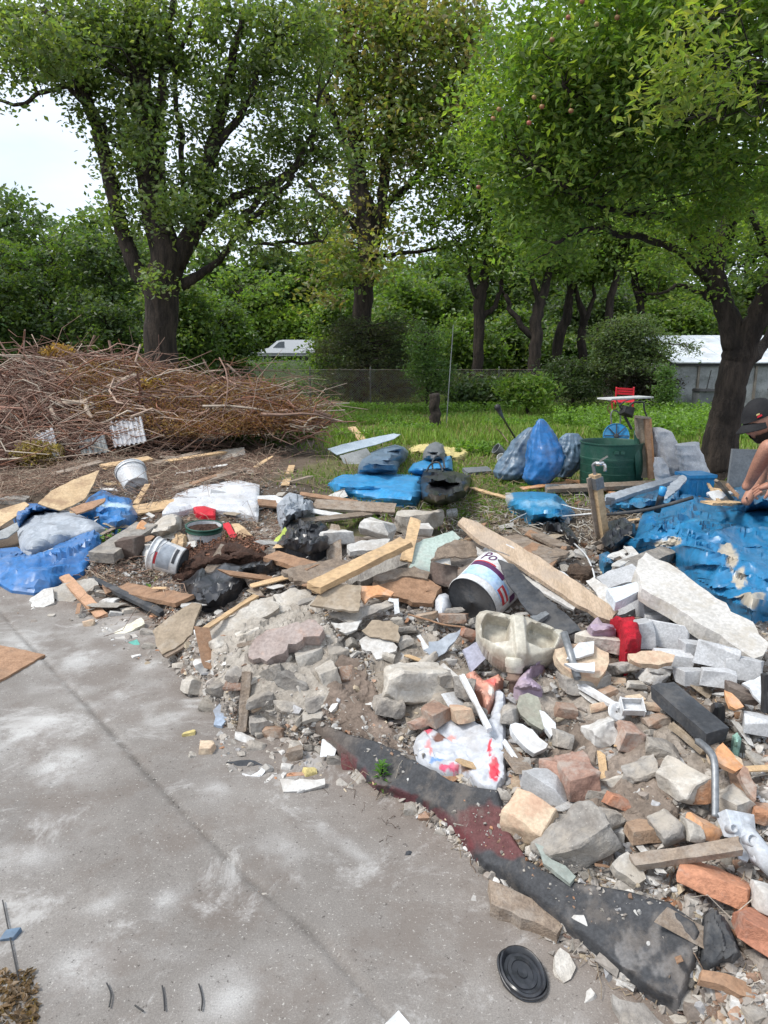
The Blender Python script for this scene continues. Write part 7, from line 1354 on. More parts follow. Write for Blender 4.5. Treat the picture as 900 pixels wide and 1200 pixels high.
# ---- middle front
chunk('rubble_lump', 'big pale crumbling plaster lump left of the printed plastic bag', 'rubble', 486, 803, 92, 72, M['plaster'], 21, 15, -12, 4, 7, .16, .02, sub=3)
for i, (px, py, w, h, m, lb, yw) in enumerate([(456, 826, 34, 40, 'concrete', 'greyish broken face at the left end of the big plaster lump', 10), (462, 790, 26, 20, 'plaster', 'pale crumb on the left shoulder of the big plaster lump', 0), (500, 775, 30, 18, 'plaster', 'pale crumb on top of the big plaster lump', 20), (484, 792, 34, 20, 'concrete', 'grey stone bedded in the face of the big plaster lump', -10), (498, 812, 14, 16, 'brick_pale', 'pinkish pebble bedded in the big plaster lump', 0), (474, 806, 20, 12, 'plaster', 'tan pebble bedded in the big plaster lump', 20), (520, 796, 18, 34, 'concrete', 'grey mortar slice at the right end of the big plaster lump', 5),
 (510, 836, 32, 34, 'brick_dusty', 'brown brick standing at the right foot of the big plaster lump', -25), (541, 837, 23, 33, 'brick_pale', 'narrow tan brick half right of the standing brown brick', 20), (558, 832, 24, 18, 'concrete', 'grey block behind the narrow tan brick half', 0), (490, 848, 30, 18, 'brick_dusty', 'brown flat brick piece under the big plaster lump', 10), (546, 808, 26, 34, 'concrete', 'grey stone above the narrow tan brick half', 12),
 (531, 725, 38, 19, 'brick_dusty', 'reddish brick piece below the base of the big paint bucket', -12), (549, 743, 17, 20, 'brick', 'small orange brick piece left of the washbasin', 10), (528, 716, 30, 12, 'concrete', 'grey stone left of the base of the big paint bucket', 0), (466, 728, 16, 14, 'plaster', 'small pale lump below the thin grey cement board', 0), (478, 738, 26, 16, 'concrete', 'earthy lump left of the small orange brick piece', 0), (500, 722, 26, 14, 'brick_dusty', 'brown broken piece left of the reddish brick piece', -20), (473, 752, 22, 18, 'concrete', 'grey earthy lump right of the brown and white plaster sheet', 0), (455, 770, 18, 14, 'plaster', 'pale crumb under the brown and white plaster sheet', 0)]):
 chunk('brick_piece' if m.startswith('brick') else 'rubble_piece', lb, 'brick' if m.startswith('brick') else 'rubble', px, py, w, h, M[m], i + 60, yw, -10, None, 3 if m.startswith('brick') else 6, .05 if m.startswith('brick') else .11, .05)
plate('plaster_sheet', 'white plasterboard piece with a brown face below the cement boards', 'plasterboard', [(421, 750), (430, 744), (448, 748), (466, 756), (458, 766), (441, 773), (436, 763), (424, 760)], M['white_plaster'], .015, .07, (-.1, -.5, 1), .004)
plate('brown_sheet', 'tan paper face lying on the white plasterboard piece', 'paper', [(424, 738), (437, 727), (456, 728), (467, 734), (467, 752), (450, 748), (432, 744)], M['hardboard'], .008, .10, (-.1, -.5, 1), .004, bump=.006)
plate('grey_tile', 'pale lilac grey square tile left of the washbasin', 'tile', [(543, 761), (560, 751), (573, 768), (553, 787)], mat('lilac_tile', (.42, .43, .52), (.38, .39, .48), rough=.5, bump=.1), .02, .10, (.1, -.7, .8), .001)
plate('grey_scrap', 'crumpled grey plastic scrap between the orange brick piece and the white paper', 'plastic', [(498, 762), (504, 752), (520, 748), (541, 738), (534, 752), (520, 766), (506, 770)], M['grey_film'], .012, .08, (0, -.5, 1), .006, bump=.01)
plate('white_card', 'white torn card left of the crumpled grey scrap', 'card', [(488, 744), (493, 743), (504, 760), (502, 767), (494, 758)], M['white_plastic'], .006, .09, (0, -.6, 1))
for i, (px, py, w, h, m) in enumerate([(520, 775, 22, 14, 'aerated'), (510, 757, 20, 12, 'aerated'), (575, 790, 18, 10, 'white_plaster')]): chunk('pale_scrap', ['pale grey lump below the crumpled grey scrap', 'small pale grey lump under the crumpled grey scrap', 'white lump left of the washbasin drain'][i], 'rubble', px, py, w, h, M[m], i + 90)
drape('plastic_cup', 'translucent pale plastic cup lying beside the base of the big paint bucket', 'cup', [(511, 716), (510, 704), (514, 697), (522, 695), (529, 700), (529, 712), (522, 722), (514, 723)], mat('cup', (.55, .57, .6), (.5, .52, .55), rough=.35, bump=.02), .05, .008, 6, edge=9, base=.04, seed=2)
cord('orange_cable', 'thin orange brown cable left of the reddish brick piece', 'cable', [(478, 720, .07), (500, 726, .07), (520, 732, .08), (545, 735, .08)], .005, M['brown_wood'])
board('white_rod', 'white round rod stuck between the tan brick half and the printed bag', 'rod', (541, 790), (574, 853), 6, .014, M['white_plastic'], .14, .10)
board('white_trim', 'white trim strip sticking out to the right of the printed plastic bag', 'strip', (592, 868), (614, 908), 6, .012, M['white_plastic'], .06, .05)
plate('shell_shard', 'grey green curved shard right of the washbasin drain', 'shard', [(606, 826), (608, 815), (618, 811), (630, 818), (636, 834), (640, 852), (634, 856), (620, 846), (610, 838)], mat('greygreen', (.33, .33, .27), (.27, .27, .22), rough=.6, bump=.1, dirt=D_), .018, .09, (0, -.6, 1), .003, bump=.012)
plate('white_shard', 'white pointed shard right of the printed plastic bag', 'shard', [(598, 850), (604, 847), (612, 849), (626, 857), (640, 870), (636, 878), (628, 883), (616, 876), (606, 866)], M['white_plastic'], .025, .07, (0, -.5, 1), .004)
plate('white_shard', 'white shard right of the grey green curved one', 'shard', [(631, 832), (638, 834), (650, 846), (652, 854), (645, 862), (638, 852)], M['white_plastic'], .02, .08, (0, -.5, 1), .003)
for i, (px, py, w, h, m, lb, yw, rf) in enumerate([
 (619, 958, 52, 62, 'brick_pale', 'big cream brick half with a pink side lying on the felt', 30, .05), (640, 921, 60, 38, 'aerated', 'long grey brick right of the printed plastic bag', -35, .03), (656, 902, 50, 34, 'brick_dusty', 'long brown grey brick above the long grey one', -35, .04), (612, 894, 22, 18, 'concrete', 'small grey stone right of the printed bag tip', 0, .08), (598, 838, 24, 34, 'concrete', 'grey stone left of the grey green curved shard', 0, .1),
 (657, 866, 30, 36, 'concrete', 'flat grey stone below the second white shard', 10, .07), (664, 834, 26, 24, 'brick_dusty', 'red brown brick piece below the flat round beige stone', 0, .05), (676, 912, 40, 62, 'brick_dusty', 'reddish earthy slab left of the orange brick piece', 20, .1), (674, 985, 84, 62, 'concrete', 'large grey crumbling concrete lump on the felt', 0, .17), (708, 962, 40, 36, 'concrete', 'grey lump right behind the large crumbling one', 10, .14), (650, 968, 36, 34, 'concrete', 'knobbly grey lump left part of the concrete group', 0, .15),
 (726, 940, 34, 24, 'brick', 'orange brick piece in the middle of the right rubble', 10, .06), (753, 974, 40, 30, 'brick_dusty', 'brown brick piece above the wooden stick', 0, .05), (784, 970, 34, 48, 'concrete', 'grey mortar shard standing above the wooden stick', 10, .09), (812, 975, 18, 40, 'plaster', 'narrow pale shard left of the orange porous brick', 0, .06), (823, 971, 26, 34, 'orange', 'orange porous brick piece above the end of the wooden stick', 15, .08), (796, 919, 38, 62, 'plaster', 'tall pointed pale slab in the right rubble', 20, .07), (815, 926, 24, 48, 'brick', 'red brown brick right of the tall pointed pale slab', 5, .04), (860, 942, 44, 46, 'plaster', 'big squarish pale block near the right border', 5, .09), (893, 953, 30, 30, 'brick', 'orange brick cut by the right border above the valve', 0, .05), (848, 892, 34, 30, 'brick_pale', 'light brown block above the squarish pale block', 0, .05),
 (838, 1034, 84, 46, 'brick', 'big orange brick below the wooden stick near the right border', 6, .05), (890, 1096, 66, 58, 'brick', 'big orange brick lowest at the right border', -35, .04), (896, 1050, 30, 50, 'white_plaster', 'white rock cut by the right border between the orange bricks', 0, .08), (738, 861, 40, 44, 'brick_dusty', 'reddish brick block below the white box', 25, .04), (704, 858, 32, 44, 'white_plaster', 'upright white crumpled plaster lump left of the reddish brick block', 0, .14), (775, 880, 40, 30, 'concrete', 'earthy grey lump in the middle of the right rubble', 0, .15), (752, 905, 44, 30, 'concrete', 'earthy lump above the orange brick piece', 0, .15), (700, 930, 34, 26, 'concrete', 'grey lump left of the orange brick piece', 0, .12), (768, 845, 26, 20, 'brick_dusty', 'reddish lump left of the long wooden batten', 0, .06), (720, 915, 26, 20, 'plaster', 'pale lump above the orange brick piece', 0, .09),
 (697, 768, 0, 0, '', '', 0, 0), (706, 753, 58, 34, 'plaster', 'brown grey concrete block under the red net', -3, .06), (684, 800, 60, 34, 'concrete', 'grey block under the open grey pipe', 5, .07), (730, 783, 34, 24, 'concrete', 'grey knobbly stone right of the beige round stone', 0, .12), (774, 786, 28, 17, 'white_plaster', 'whitish lump under the long beige slab', 0, .1), (745, 803, 30, 16, 'plaster', 'beige lump below the grey knobbly stone', 0, .08), (760, 828, 24, 18, 'brick_pale', 'pinkish lump right of the white box', 0, .06), (712, 812, 22, 18, 'brick_dusty', 'pinkish brown piece right of the open pipe end', 0, .05), (702, 828, 22, 16, 'brick_pale', 'orange brown piece below the white strip', 0, .05), (746, 822, 20, 18, 'brick_pale', 'pale pink piece right behind the white box', 0, .05)]):
 if not m: continue
 chunk('brick' if m.startswith('brick') or m == 'orange' else 'rubble_piece', lb, 'brick' if m.startswith('brick') or m == 'orange' else 'rubble', px, py, w, h, M[m], i + 120, yw, -12, None, 3 if m.startswith('brick') else 6, rf, .03, sub=3 if w > 60 else 2)
plate('flat_stone', 'flat rounded beige stone carrying white tile pieces', 'stone', [(651, 762), (664, 755), (682, 752), (697, 756), (712, 766), (715, 776), (707, 790), (692, 794), (670, 788), (656, 778)], M['brick_pale'], .05, .14, (0, -.5, 1), .004, bump=.008)
plate('white_tile', 'white tile piece on the flat beige stone, the upper one', 'tile', [(679, 753), (696, 751), (696, 765), (678, 771), (664, 772), (670, 762)], M['white_plastic'], .012, .17, (0, -.5, 1), .001); plate('white_tile', 'white tile piece on the flat beige stone, the lower one', 'tile', [(661, 777), (690, 777), (697, 775), (697, 787), (676, 785)], M['white_plastic'], .012, .165, (0, -.5, 1), .001)
plate('pale_slab', 'long beige flat slab right of the red net', 'slab', [(735, 766), (752, 763), (775, 764), (791, 768), (788, 775), (772, 779), (752, 778), (738, 773)], M['brick_pale'], .022, .14, (0, -.45, 1), .004)
chunk('tile_crumb', 'tiny orange crumb on the dusty slab right of the whitish lump', 'crumb', 805, 785, 16, 7, M['orange'], 3)
# open pipe
A = on(661, 742, .20); B = on(677, 795, .13); s = scale_at(B); t = thing('steel_pipe', 'short grey steel pipe with an open end lying on the flat beige stone', 'pipe', B); r = 4.6 / s; R = frame_of(B - A)
MB().lathe([(r * .82, 0), (r, 0), (r, np.linalg.norm(B - A)), (r * .82, np.linalg.norm(B - A)), (r * .82, .0)], A, R, 20, False, False).build('tube', M['galv'], t, True); MB().lathe([(r * .8, .03), (.0005, .03)], A, R, 16).build('bore_shade', M['steel_dark'], t)  # dark disc across the bore stands in for the shade inside
board('white_profile', 'white perforated profile from the open pipe end to the white box', 'profile', (677, 799), (727, 829), 7, .015, M['white_plastic'], .09, .09)
t = thing('plastic_box', 'small open white plastic box in the right rubble', 'box', on(741, 830)); c = on(741, 828, .09); s = scale_at(c); w_ = 25 / s; Rb = rotm(-4, 28, 0)
for (dx, dy, sx, sy) in ((0, -.4, 1, .06), (0, .4, 1, .06), (-.5, 0, .06, .8), (.5, 0, .06, .8)): MB().box(c + Rb @ np.array((dx * w_, dy * w_ * .8, .0)), (sx * w_, sy * w_, .03), Rb).build('side', M['white_plastic'], t)
MB().box(c + Rb @ np.array((0, 0, -.012)), (w_ * .95, w_ * .6, .004), Rb).build('base', M['white_plastic'], t)
c = on(723, 834, .08); tag(autosmooth(MB().lathe([(.004, 0), (.012, .004), (.03, .006), (.036, .002), (.034, -.003), (.012, -.002)], c, frame_of((.2, -.8, .6)), 24, False, False).build('white_washer', M['white_plastic'])), 'round white shell shaped washer left of the reddish brick block', 'washer')
board('dark_beam', 'dark grey square beam lying in the right rubble', 'beam', (776, 801), (841, 857), 25, .05, M['charcoal'], .16, .14)
board('wood_batten', 'wooden batten under the dark grey square beam', 'batten', (798, 840), (846, 880), 9, .02, M['old_wood'], .09, .08); board('wood_batten', 'second pale batten further down beside the first one', 'batten', (786, 846), (826, 880), 5, .02, M['hardboard'], .08, .07)
board('wooden_stick', 'brown old wooden stick pointing at the white valve', 'stick', (744, 1008), (866, 988), 13, .025, M['old_wood'], .08, .13)
t_ = cord('metal_angle', 'bent grey metal strip hanging down in the right rubble', 'metal strip', [(817, 868, .16), (830, 879, .17), (837, 893, .17), (838, 925, .13), (838, 958, .10)], .012, M['galv'], n=4)
plate('orange_tile', 'orange flat tile piece right of the battens', 'tile', [(840, 876), (846, 870), (858, 882), (870, 898), (862, 905), (848, 898), (838, 892)], M['orange'], .015, .12, (0, -.5, 1), .003); plate('orange_tile', 'orange tile piece below the brown rock at the right border', 'tile', [(851, 810), (858, 812), (872, 828), (862, 831), (855, 826)], M['orange'], .015, .13, (0, -.5, 1), .003)
plate('brown_strip', 'brown curved strip running down left of the squarish pale block', 'strip', [(868, 898), (874, 900), (884, 922), (886, 936), (878, 930), (870, 914)], M['brick_dusty'], .02, .10, (0, -.5, 1), .004)
drape('black_rag', 'small crumpled black film beside the dark grey beam', 'plastic film', [(833, 826), (842, 822), (850, 828), (850, 838), (842, 843), (834, 836)], M['black_film'], .04, .03, 16, edge=5, base=.06)
drape('teal_rag', 'small pale turquoise plastic scrap at the right of the dark beam end', 'plastic', [(858, 862), (864, 858), (869, 866), (866, 876), (859, 874)], mat('mint', (.3, .5, .42), rough=.5), .03, .02, 16, edge=4, base=.05)
chunk('brown_rock', 'smooth dark brown stone at the right border above the grey block', 'stone', 871, 813, 44, 32, M['dark_stone'], 4, -30, 0, 10, 6, .03, .06)
chunk('grey_block', 'grey aerated block cut by the right border', 'block', 885, 848, 44, 36, M['aerated'], 4, -15, -12, 0, 4, .03, .05)
plate('white_sheet', 'white rigid sheet at the right border above the dark brown stone', 'sheet', [(872, 800), (890, 792), (930, 786), (930, 850), (898, 832), (884, 815)], M['white_plastic'], .01, .13, (.1, -.5, 1)); board('dark_upright', 'thin dark upright strip at the right border', 'strip', (898, 835), (898, 792), 5, .02, M['steel_dark'], .10, .22, up=(0, -1, .2))
# ---- pale blocks and beam on the right
plate('concrete_beam', 'long thick whitish concrete beam lying diagonally beside the blue tarpaulin', 'beam', [(744, 668), (750, 656), (759, 649), (773, 654), (800, 672), (830, 694), (858, 714), (880, 729), (896, 752), (896, 766), (884, 773), (866, 760), (840, 744), (808, 722), (776, 702), (752, 690)], mat('white_beam', (.56, .54, .51), (.49, .47, .44), scale=5, rough=.95, bump=.7, bs=60, dirt=(.38, .34, .28), dirt_amt=.6, ds=8, bd=.005), .07, .20, (.05, -.3, 1), .006, step=.05, bump=.006)
for i, (px, py, w, h, lb, yw, pt) in enumerate([(793, 706, 58, 40, 'largest pale aerated block lying against the long concrete beam', -28, -18), (765, 712, 42, 30, 'pale aerated block left of the largest one', 8, -20), (752, 744, 24, 40, 'upright pale aerated slice right of the red net', 0, -10), (784, 744, 50, 38, 'pale aerated block below the largest one, scored with lines', -22, -16), (820, 742, 46, 36, 'pale aerated block between the scored one and the concrete beam', -30, -16), (786, 772, 46, 24, 'flat dusty aerated block above the whitish lump', -12, -8), (840, 768, 50, 34, 'aerated block with a bright white top', -28, -20), (872, 783, 42, 34, 'grey aerated block right of the white topped one', -25, -14), (842, 794, 40, 24, 'low aerated block in front of the white topped one', -20, -10), (768, 728, 30, 24, 'small aerated piece wedged between the scored and the left block', 10, -10), (810, 792, 34, 22, 'dusty aerated piece left of the low block', 0, -8), (815, 762, 30, 24, 'aerated piece left of the white topped block', 0, -8)]):
 chunk('aerated_block', lb, 'block', px, py, w, h, M['aerated'], i + 200, yw, pt, 0, 3, .022, .06, zf=.8, keep=.62)
plate('white_board', 'grey white flat boards stacked left of the concrete beam', 'board', [(699, 676), (716, 668), (741, 661), (748, 668), (746, 680), (728, 684), (713, 690)], M['aerated'], .03, .15, (0, -.3, 1), .002)
plate('white_tile', 'bluish white square tile slab on top of the stacked boards', 'tile', [(711, 690), (730, 686), (748, 681), (754, 690), (740, 697), (722, 706)], M['pale_blue_tile'], .05, .21, (0, -.3, 1), .001)
plate('white_board', 'leaning layered board left of the bluish white tile slab', 'board', [(688, 682), (696, 676), (714, 690), (722, 708), (716, 714), (700, 698)], M['white_plaster'], .03, .12, (-.5, -.4, 1), .004); plate('white_board', 'lowest grey board under the bluish white tile slab', 'board', [(718, 712), (740, 706), (756, 696), (762, 704), (745, 714), (726, 722)], M['aerated'], .03, .10, (0, -.35, 1), .003)
for i, (a, b, w) in enumerate([((716, 652), (734, 645), 5), ((722, 662), (744, 650), 6), ((728, 648), (742, 662), 4), ((736, 640), (746, 652), 8)]): board('pale_splinter', ['cream splinter behind the grey white boards', 'cream wood piece behind the grey white boards, the lower one', 'narrow cream stick crossing the lower cream wood piece', 'pale card piece beside the tarpaulin edge'][i], 'splinter', a, b, w, .012, M['white_plaster'], .10, .10)
drape('blue_scrap', 'small blue plastic scrap behind the grey white boards', 'plastic', [(702, 650), (712, 646), (720, 652), (720, 664), (708, 666), (703, 660)], M['blue_sack'], .06, .03, 12, edge=6, base=.03)
board('grey_post', 'grey rounded post behind the concrete beam at the tarpaulin edge', 'post', (728, 664), (784, 643), 12, .06, M['concrete'], .09, .10)
# ---- lower right
plate('plank_end', 'brown plank end sticking out under the felt in the foreground', 'plank', [(575, 1030), (600, 1040), (634, 1062), (660, 1084), (655, 1094), (632, 1084), (600, 1070), (574, 1060)], M['old_wood'], .05, .055, (0, -.12, 1), .003)
plate('plywood_scrap', 'brown plywood scrap in the lower right corner', 'plywood', [(822, 1134), (850, 1140), (884, 1158), (886, 1170), (866, 1166), (838, 1152), (818, 1146)], M['brown_wood'], .02, .04, (0, -.2, 1), .004)
plate('stone_flake', 'grey stone flake leaning beside the black lid', 'flake', [(651, 1120), (658, 1113), (668, 1117), (674, 1130), (668, 1144), (661, 1152), (654, 1142), (650, 1130)], M['plaster'], .02, .03, (.2, -.4, 1), .004, bump=.006)
plate('grey_slab', 'long grey broken slab at the bottom right below the felt', 'slab', [(716, 1168), (730, 1166), (752, 1178), (772, 1192), (790, 1210), (740, 1212), (726, 1190)], M['concrete'], .03, .03, (0, -.2, 1), .006, bump=.006)
plate('white_card', 'white card corner at the bottom border', 'card', [(448, 1203), (467, 1184), (484, 1204)], M['white_plastic'], .004, .018, (0, 0, 1), 0)
plate('green_tile', 'grey green glazed shard on the felt below the cream brick', 'shard', [(626, 990), (634, 992), (646, 1008), (664, 1016), (676, 1028), (668, 1036), (652, 1024), (636, 1010)], mat('grey_green', (.3, .33, .3), (.26, .29, .26), rough=.6, bump=.2, dirt=D_), .012, .08, (0, -.4, 1), .003)
plate('stone_shard', 'pale trapezoid stone shard left of the wooden stick end', 'shard', [(718, 1011), (734, 998), (752, 1012), (757, 1030), (746, 1037), (724, 1020)], M['plaster'], .03, .06, (0, -.4, 1), .004, bump=.006)
for i, (px, py, w, h, m, lb) in enumerate([(558, 1056, 13, 11, 'white_plaster', 'white pebble alone on the concrete right of the felt middle'), (475, 1002, 18, 8, 'charcoal', 'small black lump on the concrete left of the felt'), (704, 1096, 16, 15, 'white_plaster', 'white pebble lying on the dusty felt'), (780, 1085, 14, 16, 'concrete', 'grey crumb at the felt end'), (742, 1155, 13, 10, 'white_plaster', 'white crumb below the felt'), (768, 1158, 16, 12, 'plaster', 'pale crumb right below the felt end'), (885, 1188, 30, 24, 'concrete', 'grey piece in the lower right corner'), (690, 1170, 22, 14, 'white_plaster', 'whitish flat crumb above the bottom border'), (800, 1196, 26, 16, 'plaster', 'pale crumb at the bottom border'), (850, 1190, 22, 14, 'brick_pale', 'tan crumb near the lower right corner')]): chunk('pebble', lb, 'pebble', px, py, w, h, M[m], i + 300)
_r = np.random.default_rng(6); _q = on(_r.uniform(-25, 44, 420), _r.uniform(1140, 1215, 420), .008); V, Fs = leaf_mesh(_q + _r.uniform(0, .012, (420, 1)) * (0, 0, 1), .022, _r, .5, .85); tag(obj('dead_leaves', V, Fs, M['leaf'], None, np.repeat(np.array([(.22, .14, .08)]) * _r.uniform(.4, 1.6, (420, 1)), 4, 0)), 'brown dead leaves and crumbs in the lower left corner', 'leaves', kind='stuff')
for i, pts in enumerate([[(3, 1055), (8, 1080), (14, 1110), (22, 1150)], [(125, 1152), (130, 1165), (128, 1180)], [(190, 1155), (192, 1168), (193, 1184)], [(233, 1153), (237, 1170), (236, 1184)], [(158, 1178), (168, 1185)]]): cord('dark_twig', ['long thin dark twig along the left border of the concrete', 'short curved dark twig nearest the dead leaves', 'short dark twig, second from the dead leaves', 'short dark twig furthest right on the concrete', 'tiny dark twig between the short curved ones'][i], 'twig', [(a, b, .018) for a, b in pts], .002, M['steel_dark'])
chunk('slate_chip', 'blue grey chip on the twig at the left border', 'chip', 13, 1096, 20, 18, M['greyblue_sack'], 3)
EP = []
for pl, c_, hh, lb in [([(378, 790), (398, 764), (425, 772), (440, 800), (455, 845), (480, 878), (500, 898), (470, 884), (430, 866), (395, 856), (372, 828)], (.21, .165, .135), .035, 'bare brown earth between the left rubble lump and the big plaster lump'), ([(650, 852), (690, 842), (760, 866), (806, 900), (795, 955), (730, 985), (668, 945), (640, 892)], (.25, .205, .17), .03, 'dusty brown earth packed between the bricks of the right rubble'), ([(246, 760), (262, 742), (300, 704), (370, 700), (402, 756), (396, 822), (340, 850), (280, 838), (250, 800)], (.40, .365, .32), .035, 'pale plaster fines packed over the left rubble lump'), ([(600, 790), (700, 800), (780, 815), (850, 880), (890, 960), (830, 930), (760, 860), (640, 846)], (.33, .29, .25), .022, 'grey brown fines between the stones below the red net'), ([(430, 745), (500, 735), (560, 790), (540, 840), (470, 846), (430, 800)], (.34, .30, .255), .028, 'grey brown fines around the big plaster lump')]:
 hh *= .7; EP.append((pl, hh))
 drape('earth', lb, 'earth', pl, M['soil'], hh, .022, 14, edge=14, base=.006, step=1.8, occ=False, kind='stuff', seed=int(pl[0][0]), crease=.6, colf=lambda x, y, r: np.array([c_]) * (1 + .35 * fbm(x * .13, y * .13, 0, 4, 3) + .12 * r)[:, None])
# ============================================================ countable middling rubble and uncountable grit
_occ = [np.array(p, float) for p in OCC]; _bb = np.array([(p[:, 0].min(), p[:, 1].min(), p[:, 0].max(), p[:, 1].max()) for p in _occ])
def project(P):
 x = P[:, 0]; y = P[:, 1]; z = P[:, 2] - CAMH; f = y * cp - z * sp_; u = y * sp_ + z * cp; return CX + F * x / f, CY - F * u / f
def occupied(px, py):
 r = np.zeros(len(px), bool)
 for p, b in zip(_occ, _bb):
  m = (px > b[0]) & (px < b[2]) & (py > b[1]) & (py < b[3])
  if m.any(): r[m] |= inpoly(px[m], py[m], p)
 return r
CP = [(215, 745), (240, 800), (262, 850), (330, 875), (400, 905), (470, 945), (560, 1020), (640, 1100), (760, 1180), (960, 1240), (960, 600), (900, 700), (740, 640), (600, 610), (500, 640), (330, 640), (300, 690)]
rng = np.random.default_rng(404)
q = np.stack([rng.uniform(190, 960, 16000), rng.uniform(600, 1220, 16000)], 1); q = q[inpoly(q[:, 0], q[:, 1], CP) & ~occupied(q[:, 0], q[:, 1])]
kinds = [('grey concrete', 'concrete', .30), ('pale plaster', 'plaster', .33), ('reddish brick', 'brick_dusty', .10), ('orange brick', 'brick', .05), ('white plaster', 'white_plaster', .12), ('tan', 'brick_pale', .10)]
LM = [('the washbasin', 608, 770), ('the printed plastic bag', 545, 880), ('the dark square beam', 810, 840), ('the red net', 735, 745), ('the pinkish render slab', 330, 760), ('the big paint bucket', 560, 690), ('the crumbling concrete lump', 675, 985), ('the wooden stick', 800, 1000), ('the pointed pale slab', 795, 920), ('the reddish brick block', 738, 862), ('the big plaster lump', 486, 800), ('the torn hardboard', 400, 700), ('the broken plank ends', 635, 650), ('the squarish pale block', 860, 942), ('the felt end', 800, 1110), ('the aerated blocks', 800, 730)]
protos = []
for k in range(26):
 r = random.Random(k + 500); V, Fs = rough_block(k + 900, 1.0, r.uniform(.6, .95), r.uniform(.35, .7), r.choice([4, 6, 7]), .11, 2, .42); protos.append(raw_mesh('rubble_piece', V * ((1, 1, r.uniform(.25, .5)) if k % 2 else (1, 1, 1)), Fs)); protos[-1].materials.append(M['concrete']); _o = bpy.data.objects.new('tmp', protos[-1]); autosmooth(_o, 24); bpy.data.objects.remove(_o)
placed = []; cnt = 0; used_l = set()
for (px, py) in q:
 if cnt >= 290: break
 w_ = float(np.clip(rng.gamma(3.2, 4.0), 8, 28)) * (1 if py > 740 else .8)
 if any((px - a) ** 2 + (py - b) ** 2 < (.62 * (w_ + c)) ** 2 * .6 for a, b, c in placed): continue
 P = on(px, py, .0); s = scale_at(P); kn = kinds[rng.choice(6, p=np.array([k[2] for k in kinds]) / 1.0)]
 lm, l2 = sorted(LM, key=lambda l: (l[1] - px) ** 2 + (l[2] - py) ** 2)[:2]; dx = px - lm[1]; dy = py - lm[2]; side = ('right of' if dx > 0 else 'left of') if abs(dx) > abs(dy) else ('in front of' if dy > 0 else 'behind')
 sz = 'small' if w_ < 12 else ('medium' if w_ < 20 else 'larger'); lb = '%s %s lump %s %s, towards %s' % (sz, kn[0], side, lm[0], l2[0])
 if lb in used_l: continue
 used_l.add(lb); placed.append((px, py, w_)); cnt += 1
 o = bpy.data.objects.new('rubble_piece', protos[rng.integers(0, 26)]); C.objects.link(o); z = w_ / s
 o.location = P + np.array((0, 0, z * .16)); o.scale = (z, z, z); o.rotation_euler = (rng.normal(0, .35) - .1, rng.normal(0, .35), rng.uniform(0, 6.28)); o.material_slots[0].link = 'OBJECT'; o.material_slots[0].material = M[kn[1]]
 tag(o, lb, 'rubble', 'loose rubble lumps on the heap')
LM2 = LM + [('the blue tarpaulin fold', 60, 650), ('the scratched bucket', 200, 655), ('the soil filled tub', 240, 625), ('the white sheet', 260, 585), ('the black bag', 260, 690), ('the clear film', 345, 595), ('the white plaster wedge', 440, 620), ('the beige boulder', 490, 610), ('the tap post', 706, 600), ('the tipped bucket', 155, 560), ('the sky blue sheet', 440, 575), ('the buried blue bag', 630, 595), ('the concrete post', 140, 630)]
ZN = [(0, 700), (60, 600), (120, 545), (250, 535), (350, 560), (430, 600), (580, 600), (700, 590), (820, 580), (740, 650), (900, 740), (950, 1200), (800, 1180), (560, 1000), (380, 880), (240, 790), (180, 740), (90, 720)]
rng = np.random.default_rng(77); q = np.stack([rng.uniform(0, 950, 9000), rng.uniform(535, 1200, 9000)], 1); q = q[inpoly(q[:, 0], q[:, 1], ZN)]; wt = np.where(q[:, 1] < 700, 1, .3) * np.where(q[:, 0] > 420, .6, 1); q = q[rng.uniform(0, 1, len(q)) < wt]
pb = []
for k in range(12):
 mb = MB(); r = random.Random(k); nL = 5; a = .5; V, Fs = rough_block(k + 40, 1, r.uniform(.10, .3) if k < 7 else r.uniform(.5, .9), .035 if k < 7 else .05, 4 if k < 7 else 7, .02, 1, .45); me = raw_mesh('p', V, Fs); me.materials.append(M['pine']); pb.append(me)
n_ = 0; pl2 = []
